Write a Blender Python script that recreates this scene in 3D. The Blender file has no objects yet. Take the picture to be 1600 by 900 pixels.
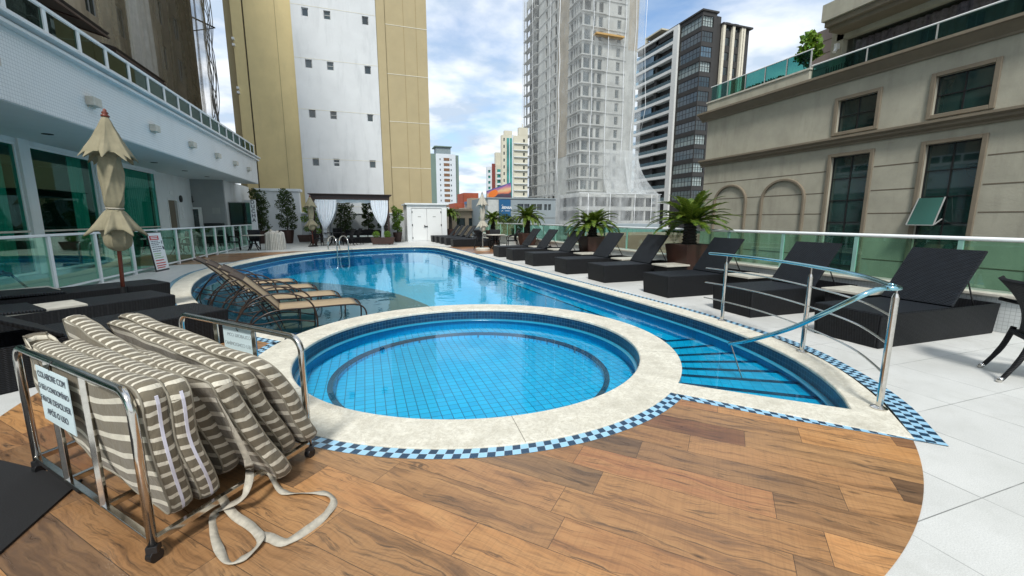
import bpy, bmesh, math, random
from mathutils import Vector, Matrix
from mathutils.geometry import tessellate_polygon
PI = math.pi
R = math.radians
rnd = random.Random(7)
scene = bpy.context.scene
col = scene.collection

# ------------------------------------------------------------------ camera
F, PW = 655.0, 1600.0
pitch = math.atan(108 / F)
yaw = math.atan(230 / math.hypot(F, 108))
fw = Vector((math.sin(yaw) * math.cos(pitch), math.cos(yaw) * math.cos(pitch), -math.sin(pitch)))
ri = Vector((math.cos(yaw), -math.sin(yaw), 0))
up = ri.cross(fw)
cam = bpy.data.cameras.new('camera')
cam.sensor_width = 36
cam.lens = F / PW * 36
cam.clip_start = 0.05
cam.clip_end = 5000
camo = bpy.data.objects.new('camera', cam)
col.objects.link(camo)
camo.matrix_world = Matrix.Translation((0, 0, 1.5)) @ Matrix((ri, up, -fw)).transposed().to_4x4()
scene.camera = camo

# ------------------------------------------------------------------ world, sun, exposure
SUN_EL, SUN_ROT = 50, 205
w = bpy.data.worlds.new('World')
scene.world = w
w.use_nodes = True
nt = w.node_tree
nt.nodes.clear()


def wn(t, **k):
    n = nt.nodes.new(t)
    for a, b in k.items():
        setattr(n, a, b)
    return n


out = wn('ShaderNodeOutputWorld')
bg = wn('ShaderNodeBackground')
bg.inputs['Strength'].default_value = 0.082
sky = wn('ShaderNodeTexSky', sky_type='NISHITA', sun_disc=False)
sky.sun_elevation = R(SUN_EL)
sky.sun_rotation = R(SUN_ROT)
sky.air_density = 1.0
sky.dust_density = 1.5
tc = wn('ShaderNodeTexCoord')
sep = wn('ShaderNodeSeparateXYZ')
nt.links.new(tc.outputs['Generated'], sep.inputs[0])
zc = wn('ShaderNodeMath', operation='MAXIMUM')
nt.links.new(sep.outputs['Z'], zc.inputs[0])
zc.inputs[1].default_value = 0.0
za = wn('ShaderNodeMath', operation='ADD')
nt.links.new(zc.outputs[0], za.inputs[0])
za.inputs[1].default_value = 0.16
dx = wn('ShaderNodeMath', operation='DIVIDE')
dy = wn('ShaderNodeMath', operation='DIVIDE')
for d, c in ((dx, 'X'), (dy, 'Y')):
    nt.links.new(sep.outputs[c], d.inputs[0])
    nt.links.new(za.outputs[0], d.inputs[1])
cmb = wn('ShaderNodeCombineXYZ')
nt.links.new(dx.outputs[0], cmb.inputs[0])
nt.links.new(dy.outputs[0], cmb.inputs[1])
n1 = wn('ShaderNodeTexNoise')
n1.inputs['Scale'].default_value = 1.15
n1.inputs['Detail'].default_value = 7
n1.inputs['Roughness'].default_value = 0.55
n1.inputs['Distortion'].default_value = 0.25
nt.links.new(cmb.outputs[0], n1.inputs['Vector'])
n2 = wn('ShaderNodeTexNoise')
n2.inputs['Scale'].default_value = 2.6
n2.inputs['Detail'].default_value = 6
nt.links.new(cmb.outputs[0], n2.inputs['Vector'])
r1 = wn('ShaderNodeValToRGB')            # cloud cover
r1.color_ramp.elements[0].position = 0.32
r1.color_ramp.elements[1].position = 0.52
nt.links.new(n1.outputs['Fac'], r1.inputs[0])
r2 = wn('ShaderNodeValToRGB')            # cloud brightness
r2.color_ramp.elements[0].position = 0.40
r2.color_ramp.elements[0].color = (3.3, 4.0, 4.9, 1)
r2.color_ramp.elements[1].position = 0.58
r2.color_ramp.elements[1].color = (6.2, 6.4, 6.6, 1)
nt.links.new(n2.outputs['Fac'], r2.inputs[0])
mx = wn('ShaderNodeMix', data_type='RGBA')
nt.links.new(r1.outputs['Color'], mx.inputs['Factor'])
skb = wn('ShaderNodeMix', data_type='RGBA', blend_type='MULTIPLY')
skb.inputs['Factor'].default_value = 1
nt.links.new(sky.outputs[0], skb.inputs['A'])
skb.inputs['B'].default_value = (0.95, 1.05, 1.1, 1)
nt.links.new(skb.outputs['Result'], mx.inputs['A'])
nt.links.new(r2.outputs['Color'], mx.inputs['B'])
nt.links.new(mx.outputs['Result'], bg.inputs['Color'])
nt.links.new(bg.outputs[0], out.inputs[0])

sl = bpy.data.lights.new('sun', 'SUN')
sl.energy = 1.5
sl.angle = R(10)
sl.color = (1, 0.96, 0.9)
so = bpy.data.objects.new('sun', sl)
col.objects.link(so)
# sun direction to match the sky: rotation measured from +Y clockwise
sd = Vector((math.sin(R(SUN_ROT)) * math.cos(R(SUN_EL)), math.cos(R(SUN_ROT)) * math.cos(R(SUN_EL)), math.sin(R(SUN_EL))))
so.rotation_euler = sd.to_track_quat('Z', 'Y').to_euler()
scene.view_settings.view_transform = 'Standard'
scene.view_settings.look = 'None'
scene.view_settings.exposure = 1.2
scene.view_settings.gamma = 1

# ------------------------------------------------------------------ materials
class NT:
    def __init__(s, name):
        s.m = bpy.data.materials.new(name)
        s.m.use_nodes = True
        s.t = s.m.node_tree
        s.t.nodes.clear()
        s.o = s.t.nodes.new('ShaderNodeOutputMaterial')

    def n(s, t, ins=None, **k):
        x = s.t.nodes.new('ShaderNode' + t)
        for a, b in k.items():
            setattr(x, a, b)
        if ins:
            for a, b in ins.items():
                s.set(x.inputs[a], b)
        return x

    def set(s, sock, v):
        if isinstance(v, bpy.types.NodeSocket):
            s.t.links.new(v, sock)
        elif isinstance(v, bpy.types.Node):
            s.t.links.new(v.outputs[0], sock)
        elif isinstance(v, tuple) and len(v) == 3 and sock.type == 'RGBA':
            sock.default_value = (*v, 1)
        else:
            sock.default_value = v

    def math(s, op, a, b=0.0, c=None):
        x = s.n('Math', operation=op)
        s.set(x.inputs[0], a)
        s.set(x.inputs[1], b)
        if c is not None:
            s.set(x.inputs[2], c)
        return x.outputs[0]

    def mix(s, f, a, b, blend='MIX'):
        x = s.n('Mix', data_type='RGBA', blend_type=blend)
        s.set(x.inputs['Factor'], f)
        s.set(x.inputs['A'], a)
        s.set(x.inputs['B'], b)
        return x.outputs['Result']

    def ramp(s, f, stops):
        x = s.n('ValToRGB')
        e = x.color_ramp.elements
        while len(e) < len(stops):
            e.new(0.5)
        for i, (p, c) in enumerate(stops):
            e[i].position = p
            e[i].color = (c, c, c, 1) if isinstance(c, (int, float)) else (*c, 1)
        s.set(x.inputs[0], f)
        return x.outputs[0]

    def pos(s):
        return s.n('NewGeometry').outputs['Position']

    def obj(s):
        return s.n('TexCoord').outputs['Object']

    def uv(s):
        return s.n('TexCoord').outputs['UV']

    def noise(s, v, sc, det=3, rough=0.5, dist=0.0):
        x = s.n('TexNoise', {'Scale': sc, 'Detail': det, 'Roughness': rough, 'Distortion': dist})
        s.set(x.inputs['Vector'], v)
        return x.outputs['Fac']

    def mapv(s, v, sc=(1, 1, 1), rot=(0, 0, 0), loc=(0, 0, 0)):
        x = s.n('Mapping')
        s.set(x.inputs['Vector'], v)
        x.inputs['Scale'].default_value = sc
        x.inputs['Rotation'].default_value = rot
        x.inputs['Location'].default_value = loc
        return x.outputs[0]

    def bump(s, h, st, dist=0.01):
        return s.n('Bump', {'Height': h, 'Strength': st, 'Distance': dist}).outputs[0]

    def bsdf(s, **k):
        x = s.n('BsdfPrincipled')
        for a, b in k.items():
            s.set(x.inputs[a.replace('_', ' ')], b)
        s.t.links.new(x.outputs[0], s.o.inputs[0])
        return x


def hexc(r, g, b):
    f = lambda c: (c / 255 / 12.92) if c < 10.3 else ((c / 255 + 0.055) / 1.055) ** 2.4
    return (f(r), f(g), f(b))


def pm(name, c, rough=0.55, metal=0.0, var=0.12, vs=2.0, bump=0.0, bs=60.0, spec=0.5, dirt=0.0, dirtc=(0.12, 0.11, 0.09), obj=False):
    m = NT(name)
    v = m.obj() if obj else m.pos()
    cc = c
    if var:
        f = m.noise(v, vs, 5, 0.6)
        lo = tuple(x * (1 - var) for x in c)
        hi = tuple(min(1, x * (1 + var)) for x in c)
        cc = m.ramp(f, [(0.3, lo), (0.7, hi)])
    if dirt:
        d = m.noise(m.mapv(v, (1, 1, 0.18)), vs * 2.3, 6, 0.65)
        cc = m.mix(m.ramp(d, [(0.52, 0), (0.75, dirt)]), cc, dirtc)
    kw = dict(Base_Color=cc, Roughness=rough, Metallic=metal, Specular_IOR_Level=spec)
    if bump:
        kw['Normal'] = m.bump(m.noise(v, bs, 4, 0.6), bump)
    m.bsdf(**kw)
    return m.m


M = {}


def grid_lines(m, v, sx, sy, wd):
    """1 on grout lines of a rectangular grid in the XY of vector v"""
    s = m.n('SeparateXYZ')
    m.set(s.inputs[0], v)
    fs = []
    for o, st in ((s.outputs[0], sx), (s.outputs[1], sy)):
        a = m.math('DIVIDE', o, st)
        a = m.math('FRACT', a)
        a = m.math('SUBTRACT', a, 0.5)
        a = m.math('ABSOLUTE', a)
        fs.append(m.math('GREATER_THAN', a, 0.5 - wd / st / 2))
    return m.math('MAXIMUM', fs[0], fs[1])


def mk_white_floor():
    m = NT('white_stone_floor')
    p = m.pos()
    pv = m.mapv(p, loc=(0.33, 0.415, 0))
    g = grid_lines(m, pv, 0.685, 0.765, 0.006)
    sx = m.n('SeparateXYZ')
    m.set(sx.inputs[0], pv)
    ci_ = m.n('CombineXYZ')
    m.set(ci_.inputs[0], m.math('FLOOR', m.math('DIVIDE', sx.outputs[0], 0.685)))
    m.set(ci_.inputs[1], m.math('FLOOR', m.math('DIVIDE', sx.outputs[1], 0.765)))
    tn = m.n('TexWhiteNoise', noise_dimensions='2D')
    m.set(tn.inputs['Vector'], ci_)
    sp = m.noise(p, 160, 2, 0.8)
    st = m.noise(p, 1.3, 6, 0.65)
    st2 = m.noise(p, 7, 4, 0.6)
    c = m.ramp(sp, [(0.3, (0.52, 0.53, 0.51)), (0.62, (0.70, 0.71, 0.685))])
    c = m.mix(1.0, c, m.ramp(tn.outputs['Value'], [(0.0, 0.91), (1.0, 1.0)]), 'MULTIPLY')
    sc_ = m.noise(m.mapv(p, (1, 1, 1)), 0.55, 8, 0.75, 1.2)
    c = m.mix(m.ramp(sc_, [(0.50, 0.0), (0.62, 0.30)]), c, (0.40, 0.40, 0.36))
    c = m.mix(m.ramp(st, [(0.35, 0.34), (0.65, 0)]), c, (0.44, 0.45, 0.42))
    c = m.mix(m.ramp(st2, [(0.5, 0), (0.8, 0.25)]), c, (0.40, 0.41, 0.38))
    fade = m.noise(p, 3.1, 2)
    c = m.mix(m.math('MULTIPLY', g, m.ramp(fade, [(0.35, 0.35), (0.6, 0.9)])), c, (0.17, 0.18, 0.17))
    m.bsdf(Base_Color=c, Roughness=m.ramp(st, [(0.3, 0.42), (0.7, 0.6)]), Specular_IOR_Level=0.35,
           Normal=m.bump(m.math('SUBTRACT', m.math('MULTIPLY', sp, 0.3), g), 0.25, 0.003))
    return m.m


def mk_wood(angle=R(-46), W=0.235, L=1.08, tint=(1, 1, 1), name='wood_look_tile'):
    m = NT(name)
    v = m.mapv(m.pos(), rot=(0, 0, -angle))
    s = m.n('SeparateXYZ')
    m.set(s.inputs[0], v)
    u, vv = s.outputs[0], m.math('ADD', s.outputs[1], 0.05)
    row = m.math('FLOOR', m.math('DIVIDE', vv, W))
    wn1 = m.n('TexWhiteNoise', noise_dimensions='1D')
    m.set(wn1.inputs['W'], row)
    us = m.math('ADD', m.math('DIVIDE', u, L), m.math('MULTIPLY', wn1.outputs['Value'], 1.0))
    cl = m.math('FLOOR', us)
    cc = m.n('CombineXYZ')
    m.set(cc.inputs[0], row)
    m.set(cc.inputs[1], cl)
    wn2 = m.n('TexWhiteNoise', noise_dimensions='2D')
    m.set(wn2.inputs['Vector'], cc)
    rv = wn2.outputs['Value']
    # grout
    fu = m.math('FRACT', us)
    fv = m.math('FRACT', m.math('DIVIDE', vv, W))
    eu = m.math('GREATER_THAN', m.math('ABSOLUTE', m.math('SUBTRACT', fu, 0.5)), 0.5 - 0.0013 / L)
    ev = m.math('GREATER_THAN', m.math('ABSOLUTE', m.math('SUBTRACT', fv, 0.5)), 0.5 - 0.0013 / W)
    g = m.math('MAXIMUM', eu, ev)
    # grain coordinates with a per-plank offset
    off = m.n('VectorMath', operation='SCALE')
    m.set(off.inputs[0], wn2.outputs['Color'])
    off.inputs['Scale'].default_value = 40
    gv = m.n('VectorMath', operation='ADD')
    m.set(gv.inputs[0], v)
    m.set(gv.inputs[1], off.outputs[0])
    warp = m.noise(m.mapv(gv.outputs[0], (2.2, 5, 1)), 1.2, 3, 0.5)
    gx = m.n('VectorMath', operation='ADD')
    m.set(gx.inputs[0], gv.outputs[0])
    wc = m.n('CombineXYZ')
    m.set(wc.inputs[1], m.math('MULTIPLY', warp, 0.13))
    m.set(gx.inputs[1], wc)
    fine = m.noise(m.mapv(gx.outputs[0], (3, 60, 1)), 1.6, 6, 0.65)
    broad = m.noise(m.mapv(gx.outputs[0], (1.1, 10, 1)), 1.4, 5, 0.6, 0.6)
    streak = m.noise(m.mapv(gx.outputs[0], (1.6, 22, 1)), 1.3, 7, 0.7, 1.2)
    saw = m.noise(m.mapv(gv.outputs[0], (95, 3, 1)), 1.0, 2, 0.5)
    wn3 = m.n('TexWhiteNoise', noise_dimensions='3D')
    m.set(wn3.inputs['Vector'], off.outputs[0])
    base = m.ramp(rv, [(0.0, (0.34, 0.175, 0.08)), (0.2, (0.155, 0.10, 0.066)), (0.42, (0.42, 0.225, 0.095)),
                       (0.62, (0.225, 0.145, 0.085)), (0.8, (0.46, 0.255, 0.115)), (1.0, (0.30, 0.135, 0.07))])
    c = m.mix(m.ramp(broad, [(0.36, 0.0), (0.68, 0.6)]), base, (0.46, 0.29, 0.15))
    c = m.mix(m.ramp(broad, [(0.28, 0.8), (0.46, 0.0)]), c, (0.11, 0.075, 0.052))
    c = m.mix(m.ramp(fine, [(0.30, 0.5), (0.52, 0.0)]), c, (0.11, 0.065, 0.036))
    c = m.mix(m.ramp(streak, [(0.55, 0.0), (0.66, 0.85)]), c, (0.06, 0.045, 0.035))
    c = m.mix(m.ramp(saw, [(0.45, 0.0), (0.7, 0.17)]), c, (0.12, 0.07, 0.04))
    big_ = m.noise(m.mapv(gx.outputs[0], (1.5, 6, 1)), 1.0, 6, 0.7, 2.0)
    c = m.mix(m.ramp(big_, [(0.58, 0.0), (0.74, 0.55)]), c, (0.09, 0.065, 0.05))
    kn = m.n('TexVoronoi', {'Scale': 1.0, 'Randomness': 1.0})
    m.set(kn.inputs['Vector'], m.mapv(gx.outputs[0], (2.3, 6.5, 1)))
    c = m.mix(m.ramp(kn.outputs['Distance'], [(0.02, 0.85), (0.10, 0.0)]), c, (0.045, 0.028, 0.018))
    c = m.mix(1.0, c, m.ramp(wn3.outputs['Value'], [(0.0, (0.62, 0.58, 0.55)), (0.35, (0.92, 0.86, 0.78)), (1.0, (1.28, 1.14, 0.92))]), 'MULTIPLY')
    if tint != (1, 1, 1):
        c = m.mix(1.0, c, tint, 'MULTIPLY')
    c = m.mix(m.math('MULTIPLY', g, 0.95), c, (0.035, 0.026, 0.02))
    h = m.math('SUBTRACT', m.math('MULTIPLY', fine, 0.5), g)
    m.bsdf(Base_Color=c, Roughness=m.ramp(broad, [(0.3, 0.26), (0.7, 0.42)]), Specular_IOR_Level=0.5,
           Normal=m.bump(h, 0.25, 0.003))
    return m.m


def mk_coping():
    m = NT('limestone_coping')
    p = m.pos()
    a = m.noise(p, 3.5, 7, 0.7)
    b = m.noise(p, 28, 5, 0.7, 0.5)
    c = m.ramp(b, [(0.3, (0.56, 0.53, 0.43)), (0.65, (0.78, 0.76, 0.66))])
    c = m.mix(m.ramp(a, [(0.45, 0.0), (0.72, 0.55)]), c, (0.36, 0.34, 0.27))
    v = m.noise(p, 6, 8, 0.75, 1.8)
    c = m.mix(m.ramp(v, [(0.47, 0), (0.5, 0.4), (0.53, 0)]), c, (0.32, 0.29, 0.22))
    m.bsdf(Base_Color=c, Roughness=0.6, Specular_IOR_Level=0.3, Normal=m.bump(b, 0.3, 0.003))
    return m.m


def mk_uvtile(name, su, sv, wd, ca, cb, grout, rough=0.25, check=False, var=0.3):
    """tiles laid in UV metres"""
    m = NT(name)
    uv = m.uv()
    g = grid_lines(m, uv, su, sv, wd)
    s = m.n('SeparateXYZ')
    m.set(s.inputs[0], uv)
    iu = m.math('FLOOR', m.math('DIVIDE', s.outputs[0], su))
    iv = m.math('FLOOR', m.math('DIVIDE', s.outputs[1], sv))
    cc = m.n('CombineXYZ')
    m.set(cc.inputs[0], iu)
    m.set(cc.inputs[1], iv)
    wnn = m.n('TexWhiteNoise', noise_dimensions='2D')
    m.set(wnn.inputs['Vector'], cc)
    r = wnn.outputs['Value']
    if check:
        par = m.math('ABSOLUTE', m.math('MODULO', m.math('ADD', iu, iv), 2.0))
        par = m.math('GREATER_THAN', par, 0.5)
        c = m.mix(par, ca, cb)
        c = m.mix(m.math('MULTIPLY', r, var), c, m.mix(par, tuple(x * 0.4 + 0.012 for x in ca), tuple(x * 0.7 for x in cb)))
    else:
        c = m.mix(m.math('MULTIPLY', r, 1.0), ca, cb)
    c = m.mix(g, c, grout)
    m.bsdf(Base_Color=c, Roughness=rough, Normal=m.bump(m.math('SUBTRACT', 1.0, g), 0.3, 0.002))
    return m.m


def schlick(m, f0, nrm=None):
    g = m.n('NewGeometry')
    d = m.n('VectorMath', operation='DOT_PRODUCT')
    m.set(d.inputs[0], g.outputs['Incoming'])
    m.set(d.inputs[1], nrm if nrm is not None else g.outputs['Normal'])
    c = m.math('MINIMUM', m.math('ABSOLUTE', d.outputs['Value']), 1.0)
    return m.math('MULTIPLY_ADD', m.math('POWER', m.math('SUBTRACT', 1.0, c), 5.0), 1 - f0, f0)


def mk_water(name, tint, bs, bst, refl=1.1):
    m = NT(name)
    p = m.pos()
    h = m.noise(m.mapv(p, (1, 0.8, 1)), bs, 3, 0.55, 0.4)
    nrm = m.bump(h, bst, 0.02)
    fr = schlick(m, 0.025, nrm)
    tr = m.n('BsdfTransparent', {'Color': tint})
    gl = m.n('BsdfGlossy', {'Roughness': 0.0, 'Color': (0.72, 0.92, 1.0)})
    m.set(gl.inputs['Normal'], nrm)
    mxs = m.n('MixShader')
    m.set(mxs.inputs[0], m.math('MINIMUM', m.math('MULTIPLY', fr, refl), 1.0))
    m.set(mxs.inputs[1], tr)
    m.set(mxs.inputs[2], gl)
    m.t.links.new(mxs.outputs[0], m.o.inputs[0])
    return m.m


def mk_glass(name, tint, refl=1.0, rough=0.0, base=0.02, gc=(0.85, 1, 0.95)):
    m = NT(name)
    fr = schlick(m, 0.04)
    tr = m.n('BsdfTransparent', {'Color': tint})
    gl = m.n('BsdfGlossy', {'Roughness': rough, 'Color': gc})
    mxs = m.n('MixShader')
    m.set(mxs.inputs[0], m.math('MINIMUM', m.math('MULTIPLY_ADD', fr, refl, base), 1.0))
    m.set(mxs.inputs[1], tr)
    m.set(mxs.inputs[2], gl)
    m.t.links.new(mxs.outputs[0], m.o.inputs[0])
    return m.m


def mk_net(name, colr, dens, wr=0.35):
    m = NT(name)
    p = m.pos()
    a = m.noise(m.mapv(p, (1.0, 1.0, 0.12)), wr, 7, 0.7, 0.8)
    b = m.noise(p, wr * 2.5, 5, 0.7)
    f = m.math('ADD', m.ramp(a, [(0.35, dens * 0.45), (0.68, min(1, dens * 1.6))]), m.ramp(b, [(0.45, 0.0), (0.8, 0.25)]))
    tr = m.n('BsdfTransparent', {'Color': (1, 1, 1)})
    df = m.n('BsdfDiffuse', {'Color': colr})
    tl = m.n('BsdfTranslucent', {'Color': colr})
    ds = m.n('MixShader', {0: 0.35})
    m.set(ds.inputs[1], df)
    m.set(ds.inputs[2], tl)
    mxs = m.n('MixShader')
    m.set(mxs.inputs[0], m.math('MINIMUM', f, 1.0))
    m.set(mxs.inputs[1], tr)
    m.set(mxs.inputs[2], ds)
    m.t.links.new(mxs.outputs[0], m.o.inputs[0])
    return m.m


def mk_wicker(name='charcoal_wicker', c=(0.0045, 0.0053, 0.007), flat=False):
    m = NT(name)
    v = m.obj()
    s = m.n('SeparateXYZ')
    m.set(s.inputs[0], v)
    xy = m.math('ADD', s.outputs[0], s.outputs[1])
    a = m.math('SINE', m.math('ADD', m.math('MULTIPLY', s.outputs[2], 2 * PI / 0.016), m.math('MULTIPLY', m.math('SINE', m.math('MULTIPLY', xy, 2 * PI / 0.05)), 0.8)))
    b = m.math('SINE', m.math('MULTIPLY', xy, 2 * PI / 0.03))
    if flat:
        a = m.math('SINE', m.math('MULTIPLY', s.outputs[1], 2 * PI / 0.06))
        b = m.math('SINE', m.math('ADD', m.math('MULTIPLY', s.outputs[0], 2 * PI / 0.028), m.math('MULTIPLY', a, 1.6)))
    h = m.math('MULTIPLY_ADD', m.math('MULTIPLY', a, b), 0.2 if not flat else 0.4, m.math('MULTIPLY', b if flat else a, 0.6))
    nz = m.noise(v, 9, 4, 0.6)
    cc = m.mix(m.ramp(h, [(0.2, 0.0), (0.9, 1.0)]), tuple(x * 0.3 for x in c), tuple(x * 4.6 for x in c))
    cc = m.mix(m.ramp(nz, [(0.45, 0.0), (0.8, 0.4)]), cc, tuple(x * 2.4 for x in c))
    m.bsdf(Base_Color=cc, Roughness=0.55, Specular_IOR_Level=0.28, Normal=m.bump(h, 0.8, 0.005))
    return m.m


def mk_stripe(name, ca, cb, per, frac, axis=1, coord='uv', rough=0.8):
    m = NT(name)
    v = m.uv() if coord == 'uv' else m.obj()
    s = m.n('SeparateXYZ')
    m.set(s.inputs[0], v)
    t = m.math('DIVIDE', s.outputs[axis], per)
    t = m.math('FRACT', t)
    f = m.math('LESS_THAN', t, frac)
    p = m.pos()
    fade = m.noise(p, 9, 5, 0.65)
    c = m.mix(f, ca, cb)
    c = m.mix(m.ramp(fade, [(0.4, 0.0), (0.75, 0.3)]), c, tuple(x * 0.55 for x in ca))
    wv = m.noise(p, 420, 2, 0.5)
    fold = m.noise(m.mapv(p, (1, 1, 0.5)), 11, 4, 0.6, 0.7)
    h = m.math('MULTIPLY_ADD', wv, 0.06, fold)
    m.bsdf(Base_Color=c, Roughness=rough, Specular_IOR_Level=0.15, Sheen_Weight=0.15, Normal=m.bump(h, 0.85, 0.016))
    return m.m


def mk_foliage(name, a, b, c=None):
    m = NT(name)
    gi = m.n('NewGeometry')
    rr = gi.outputs['Random Per Island']
    cc = m.ramp(rr, [(0.0, a), (0.6, b), (1.0, c or b)])
    p = m.bsdf(Base_Color=cc, Roughness=0.42, Specular_IOR_Level=0.4)
    tl = m.n('BsdfTranslucent', {'Color': (0.18, 0.25, 0.03)})
    mxs = m.n('MixShader', {0: 0.22})
    m.set(mxs.inputs[1], p)
    m.set(mxs.inputs[2], tl)
    m.t.links.new(mxs.outputs[0], m.o.inputs[0])
    return m.m


def mk_mosaic(name, s, wd, ca, cb, grout, plane='yz', stain=0.25):
    m = NT(name)
    p = m.pos()
    sp = m.n('SeparateXYZ')
    m.set(sp.inputs[0], p)
    cb_ = m.n('CombineXYZ')
    m.set(cb_.inputs[0], sp.outputs[1 if plane == 'yz' else 0])
    m.set(cb_.inputs[1], sp.outputs[2])
    g = grid_lines(m, cb_.outputs[0], s, s, wd)
    f = m.noise(p, 14, 3, 0.6)
    c = m.mix(f, ca, cb)
    st = m.noise(m.mapv(p, (1, 1, 0.25)), 1.6, 6, 0.7)
    c = m.mix(m.ramp(st, [(0.5, 0), (0.78, stain)]), c, (0.3, 0.31, 0.29))
    c = m.mix(m.math('MULTIPLY', g, 0.8), c, grout)
    m.bsdf(Base_Color=c, Roughness=0.35, Normal=m.bump(m.math('SUBTRACT', 1.0, g), 0.2, 0.002))
    return m.m


M['floor'] = mk_white_floor()
M['wood'] = mk_wood()
M['wood_far'] = mk_wood(R(0), name='wood_look_tile_far', tint=(0.95, 0.85, 0.8))
M['coping'] = mk_coping()
M['check'] = mk_uvtile('blue_check_tile', 0.055, 0.055, 0.0022, (0.010, 0.05, 0.105), (0.33, 0.60, 0.80), (0.42, 0.52, 0.56), check=True)
M['navy'] = mk_uvtile('navy_pool_tile', 0.05, 0.05, 0.003, (0.003, 0.022, 0.06), (0.005, 0.045, 0.11), (0.08, 0.18, 0.25), rough=0.3)
M['azure_wall'] = mk_uvtile('azure_wall_tile', 0.06, 0.24, 0.003, (0.002, 0.27, 0.52), (0.003, 0.32, 0.60), (0.002, 0.14, 0.30), rough=0.3)
M['trim'] = pm('teal_trim_tile', (0.012, 0.22, 0.36), 0.15, var=0.1)
M['water'] = mk_water('pool_water', (0.50, 0.92, 0.98), 2.3, 0.20, 1.0)
M['water2'] = mk_water('spa_water', (0.55, 0.94, 0.97), 3.0, 0.07, 0.85)
M['wicker'] = mk_wicker()
M['wicker_fine'] = mk_wicker('charcoal_wicker_panel', (0.0065, 0.009, 0.0125))
M['wicker_top'] = mk_wicker('charcoal_wicker_weave', (0.0075, 0.0095, 0.0125), flat=True)
M['steel'] = pm('polished_steel', (0.62, 0.60, 0.56), 0.14, 1.0, var=0.12, vs=30)
M['steel_teal'] = pm('tinted_steel_rail', (0.30, 0.55, 0.62), 0.12, 1.0, var=0.1)
M['white_metal'] = pm('white_painted_metal', (0.72, 0.76, 0.77), 0.35, var=0.05)
M['white_wall'] = pm('white_render', (0.70, 0.73, 0.73), 0.7, var=0.05, dirt=0.25, dirtc=(0.35, 0.37, 0.37), vs=0.9)
M['soffit'] = pm('white_soffit', (0.62, 0.66, 0.66), 0.7, var=0.03)
M['grey_wall'] = pm('grey_render', (0.30, 0.32, 0.32), 0.75, var=0.05)
M['mosaic'] = mk_mosaic('white_mosaic', 0.07, 0.009, (0.68, 0.72, 0.73), (0.78, 0.81, 0.81), (0.40, 0.44, 0.46))
M['mosaic_low'] = mk_mosaic('parapet_mosaic', 0.05, 0.005, (0.50, 0.53, 0.53), (0.60, 0.63, 0.62), (0.30, 0.32, 0.31))
M['stone_top'] = pm('cream_stone_top', (0.52, 0.50, 0.43), 0.4, var=0.15, vs=9, bump=0.1)
M['rail_glass'] = mk_glass('green_tinted_glass', (0.66, 0.90, 0.80), 1.0)
M['dark_glass'] = mk_glass('dark_green_glass', (0.12, 0.27, 0.24), 0.7, base=0.02)
M['roof_glass'] = mk_glass('roof_rail_glass', (0.05, 0.14, 0.115), 0.6, base=0.02, gc=(0.6, 0.8, 0.75))
M['hotel_glass'] = mk_glass('teal_door_glass', (0.10, 0.48, 0.40), 0.85, base=0.02, gc=(0.45, 0.8, 0.72))
M['curtain_w'] = pm('white_voile', (0.72, 0.76, 0.80), 0.8, var=0.05)
M['curtain_g'] = pm('pale_curtain', (0.80, 0.86, 0.80), 0.8, var=0.05)
M['dark_wood'] = pm('dark_stained_wood', (0.035, 0.016, 0.012), 0.5, var=0.3, vs=8)
M['pot'] = pm('brown_pot', (0.045, 0.020, 0.014), 0.45, var=0.2, vs=3)
M['soil'] = pm('soil', (0.03, 0.02, 0.012), 0.9, bump=0.5)
M['trunk'] = pm('cycad_trunk', (0.022, 0.018, 0.013), 0.9, bump=1.0, bs=35)
M['branch'] = pm('bark', (0.07, 0.05, 0.035), 0.9, bump=0.6, bs=40)
M['leaf_cycad'] = mk_foliage('cycad_leaf', (0.018, 0.05, 0.006), (0.06, 0.12, 0.012), (0.20, 0.26, 0.03))
M['leaf_shrub'] = mk_foliage('shrub_leaf', (0.006, 0.018, 0.006), (0.016, 0.045, 0.010), (0.05, 0.09, 0.018))
M['leaf_bright'] = mk_foliage('bright_leaf', (0.04, 0.11, 0.01), (0.11, 0.22, 0.02), (0.22, 0.34, 0.04))
M['rachis'] = pm('frond_stem', (0.14, 0.17, 0.03), 0.5)
M['cone'] = pm('orange_cone', (0.50, 0.24, 0.07), 0.8, var=0.4, vs=40, bump=1.0)
M['canvas'] = pm('beige_canvas', (0.27, 0.245, 0.165), 0.85, var=0.12, vs=6, bump=0.25, bs=25, spec=0.15)
M['canvas_white'] = pm('grey_umbrella_canvas', (0.42, 0.39, 0.32), 0.85, var=0.12, vs=6)
M['red_wood'] = pm('red_brown_wood', (0.16, 0.035, 0.018), 0.4, var=0.3, vs=20)
M['black_metal'] = pm('black_metal', (0.012, 0.012, 0.013), 0.4)
M['bronze'] = pm('bronze_tube', (0.035, 0.022, 0.016), 0.35, var=0.2)
M['sling'] = pm('tan_sling', (0.36, 0.275, 0.17), 0.75, var=0.08, vs=10)
M['sling_back'] = pm('brown_sling', (0.06, 0.042, 0.03), 0.7)
M['cushion'] = mk_stripe('striped_cushion', (0.175, 0.152, 0.108), (0.66, 0.62, 0.51), 0.058, 0.32)
M['piping'] = pm('taupe_piping', (0.24, 0.22, 0.17), 0.8)
M['zipper'] = pm('lilac_zipper', (0.62, 0.62, 0.72), 0.6)
M['strap'] = pm('beige_strap', (0.42, 0.39, 0.32), 0.8, var=0.2, vs=30, bump=0.3, bs=200)
M['rubber'] = pm('black_rubber', (0.010, 0.010, 0.011), 0.7, bump=0.2, bs=120)
M['plate'] = pm('sign_plate', (0.62, 0.75, 0.78), 0.35, var=0.04)
M['ink'] = pm('sign_ink', (0.05, 0.06, 0.08), 0.6)
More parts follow.
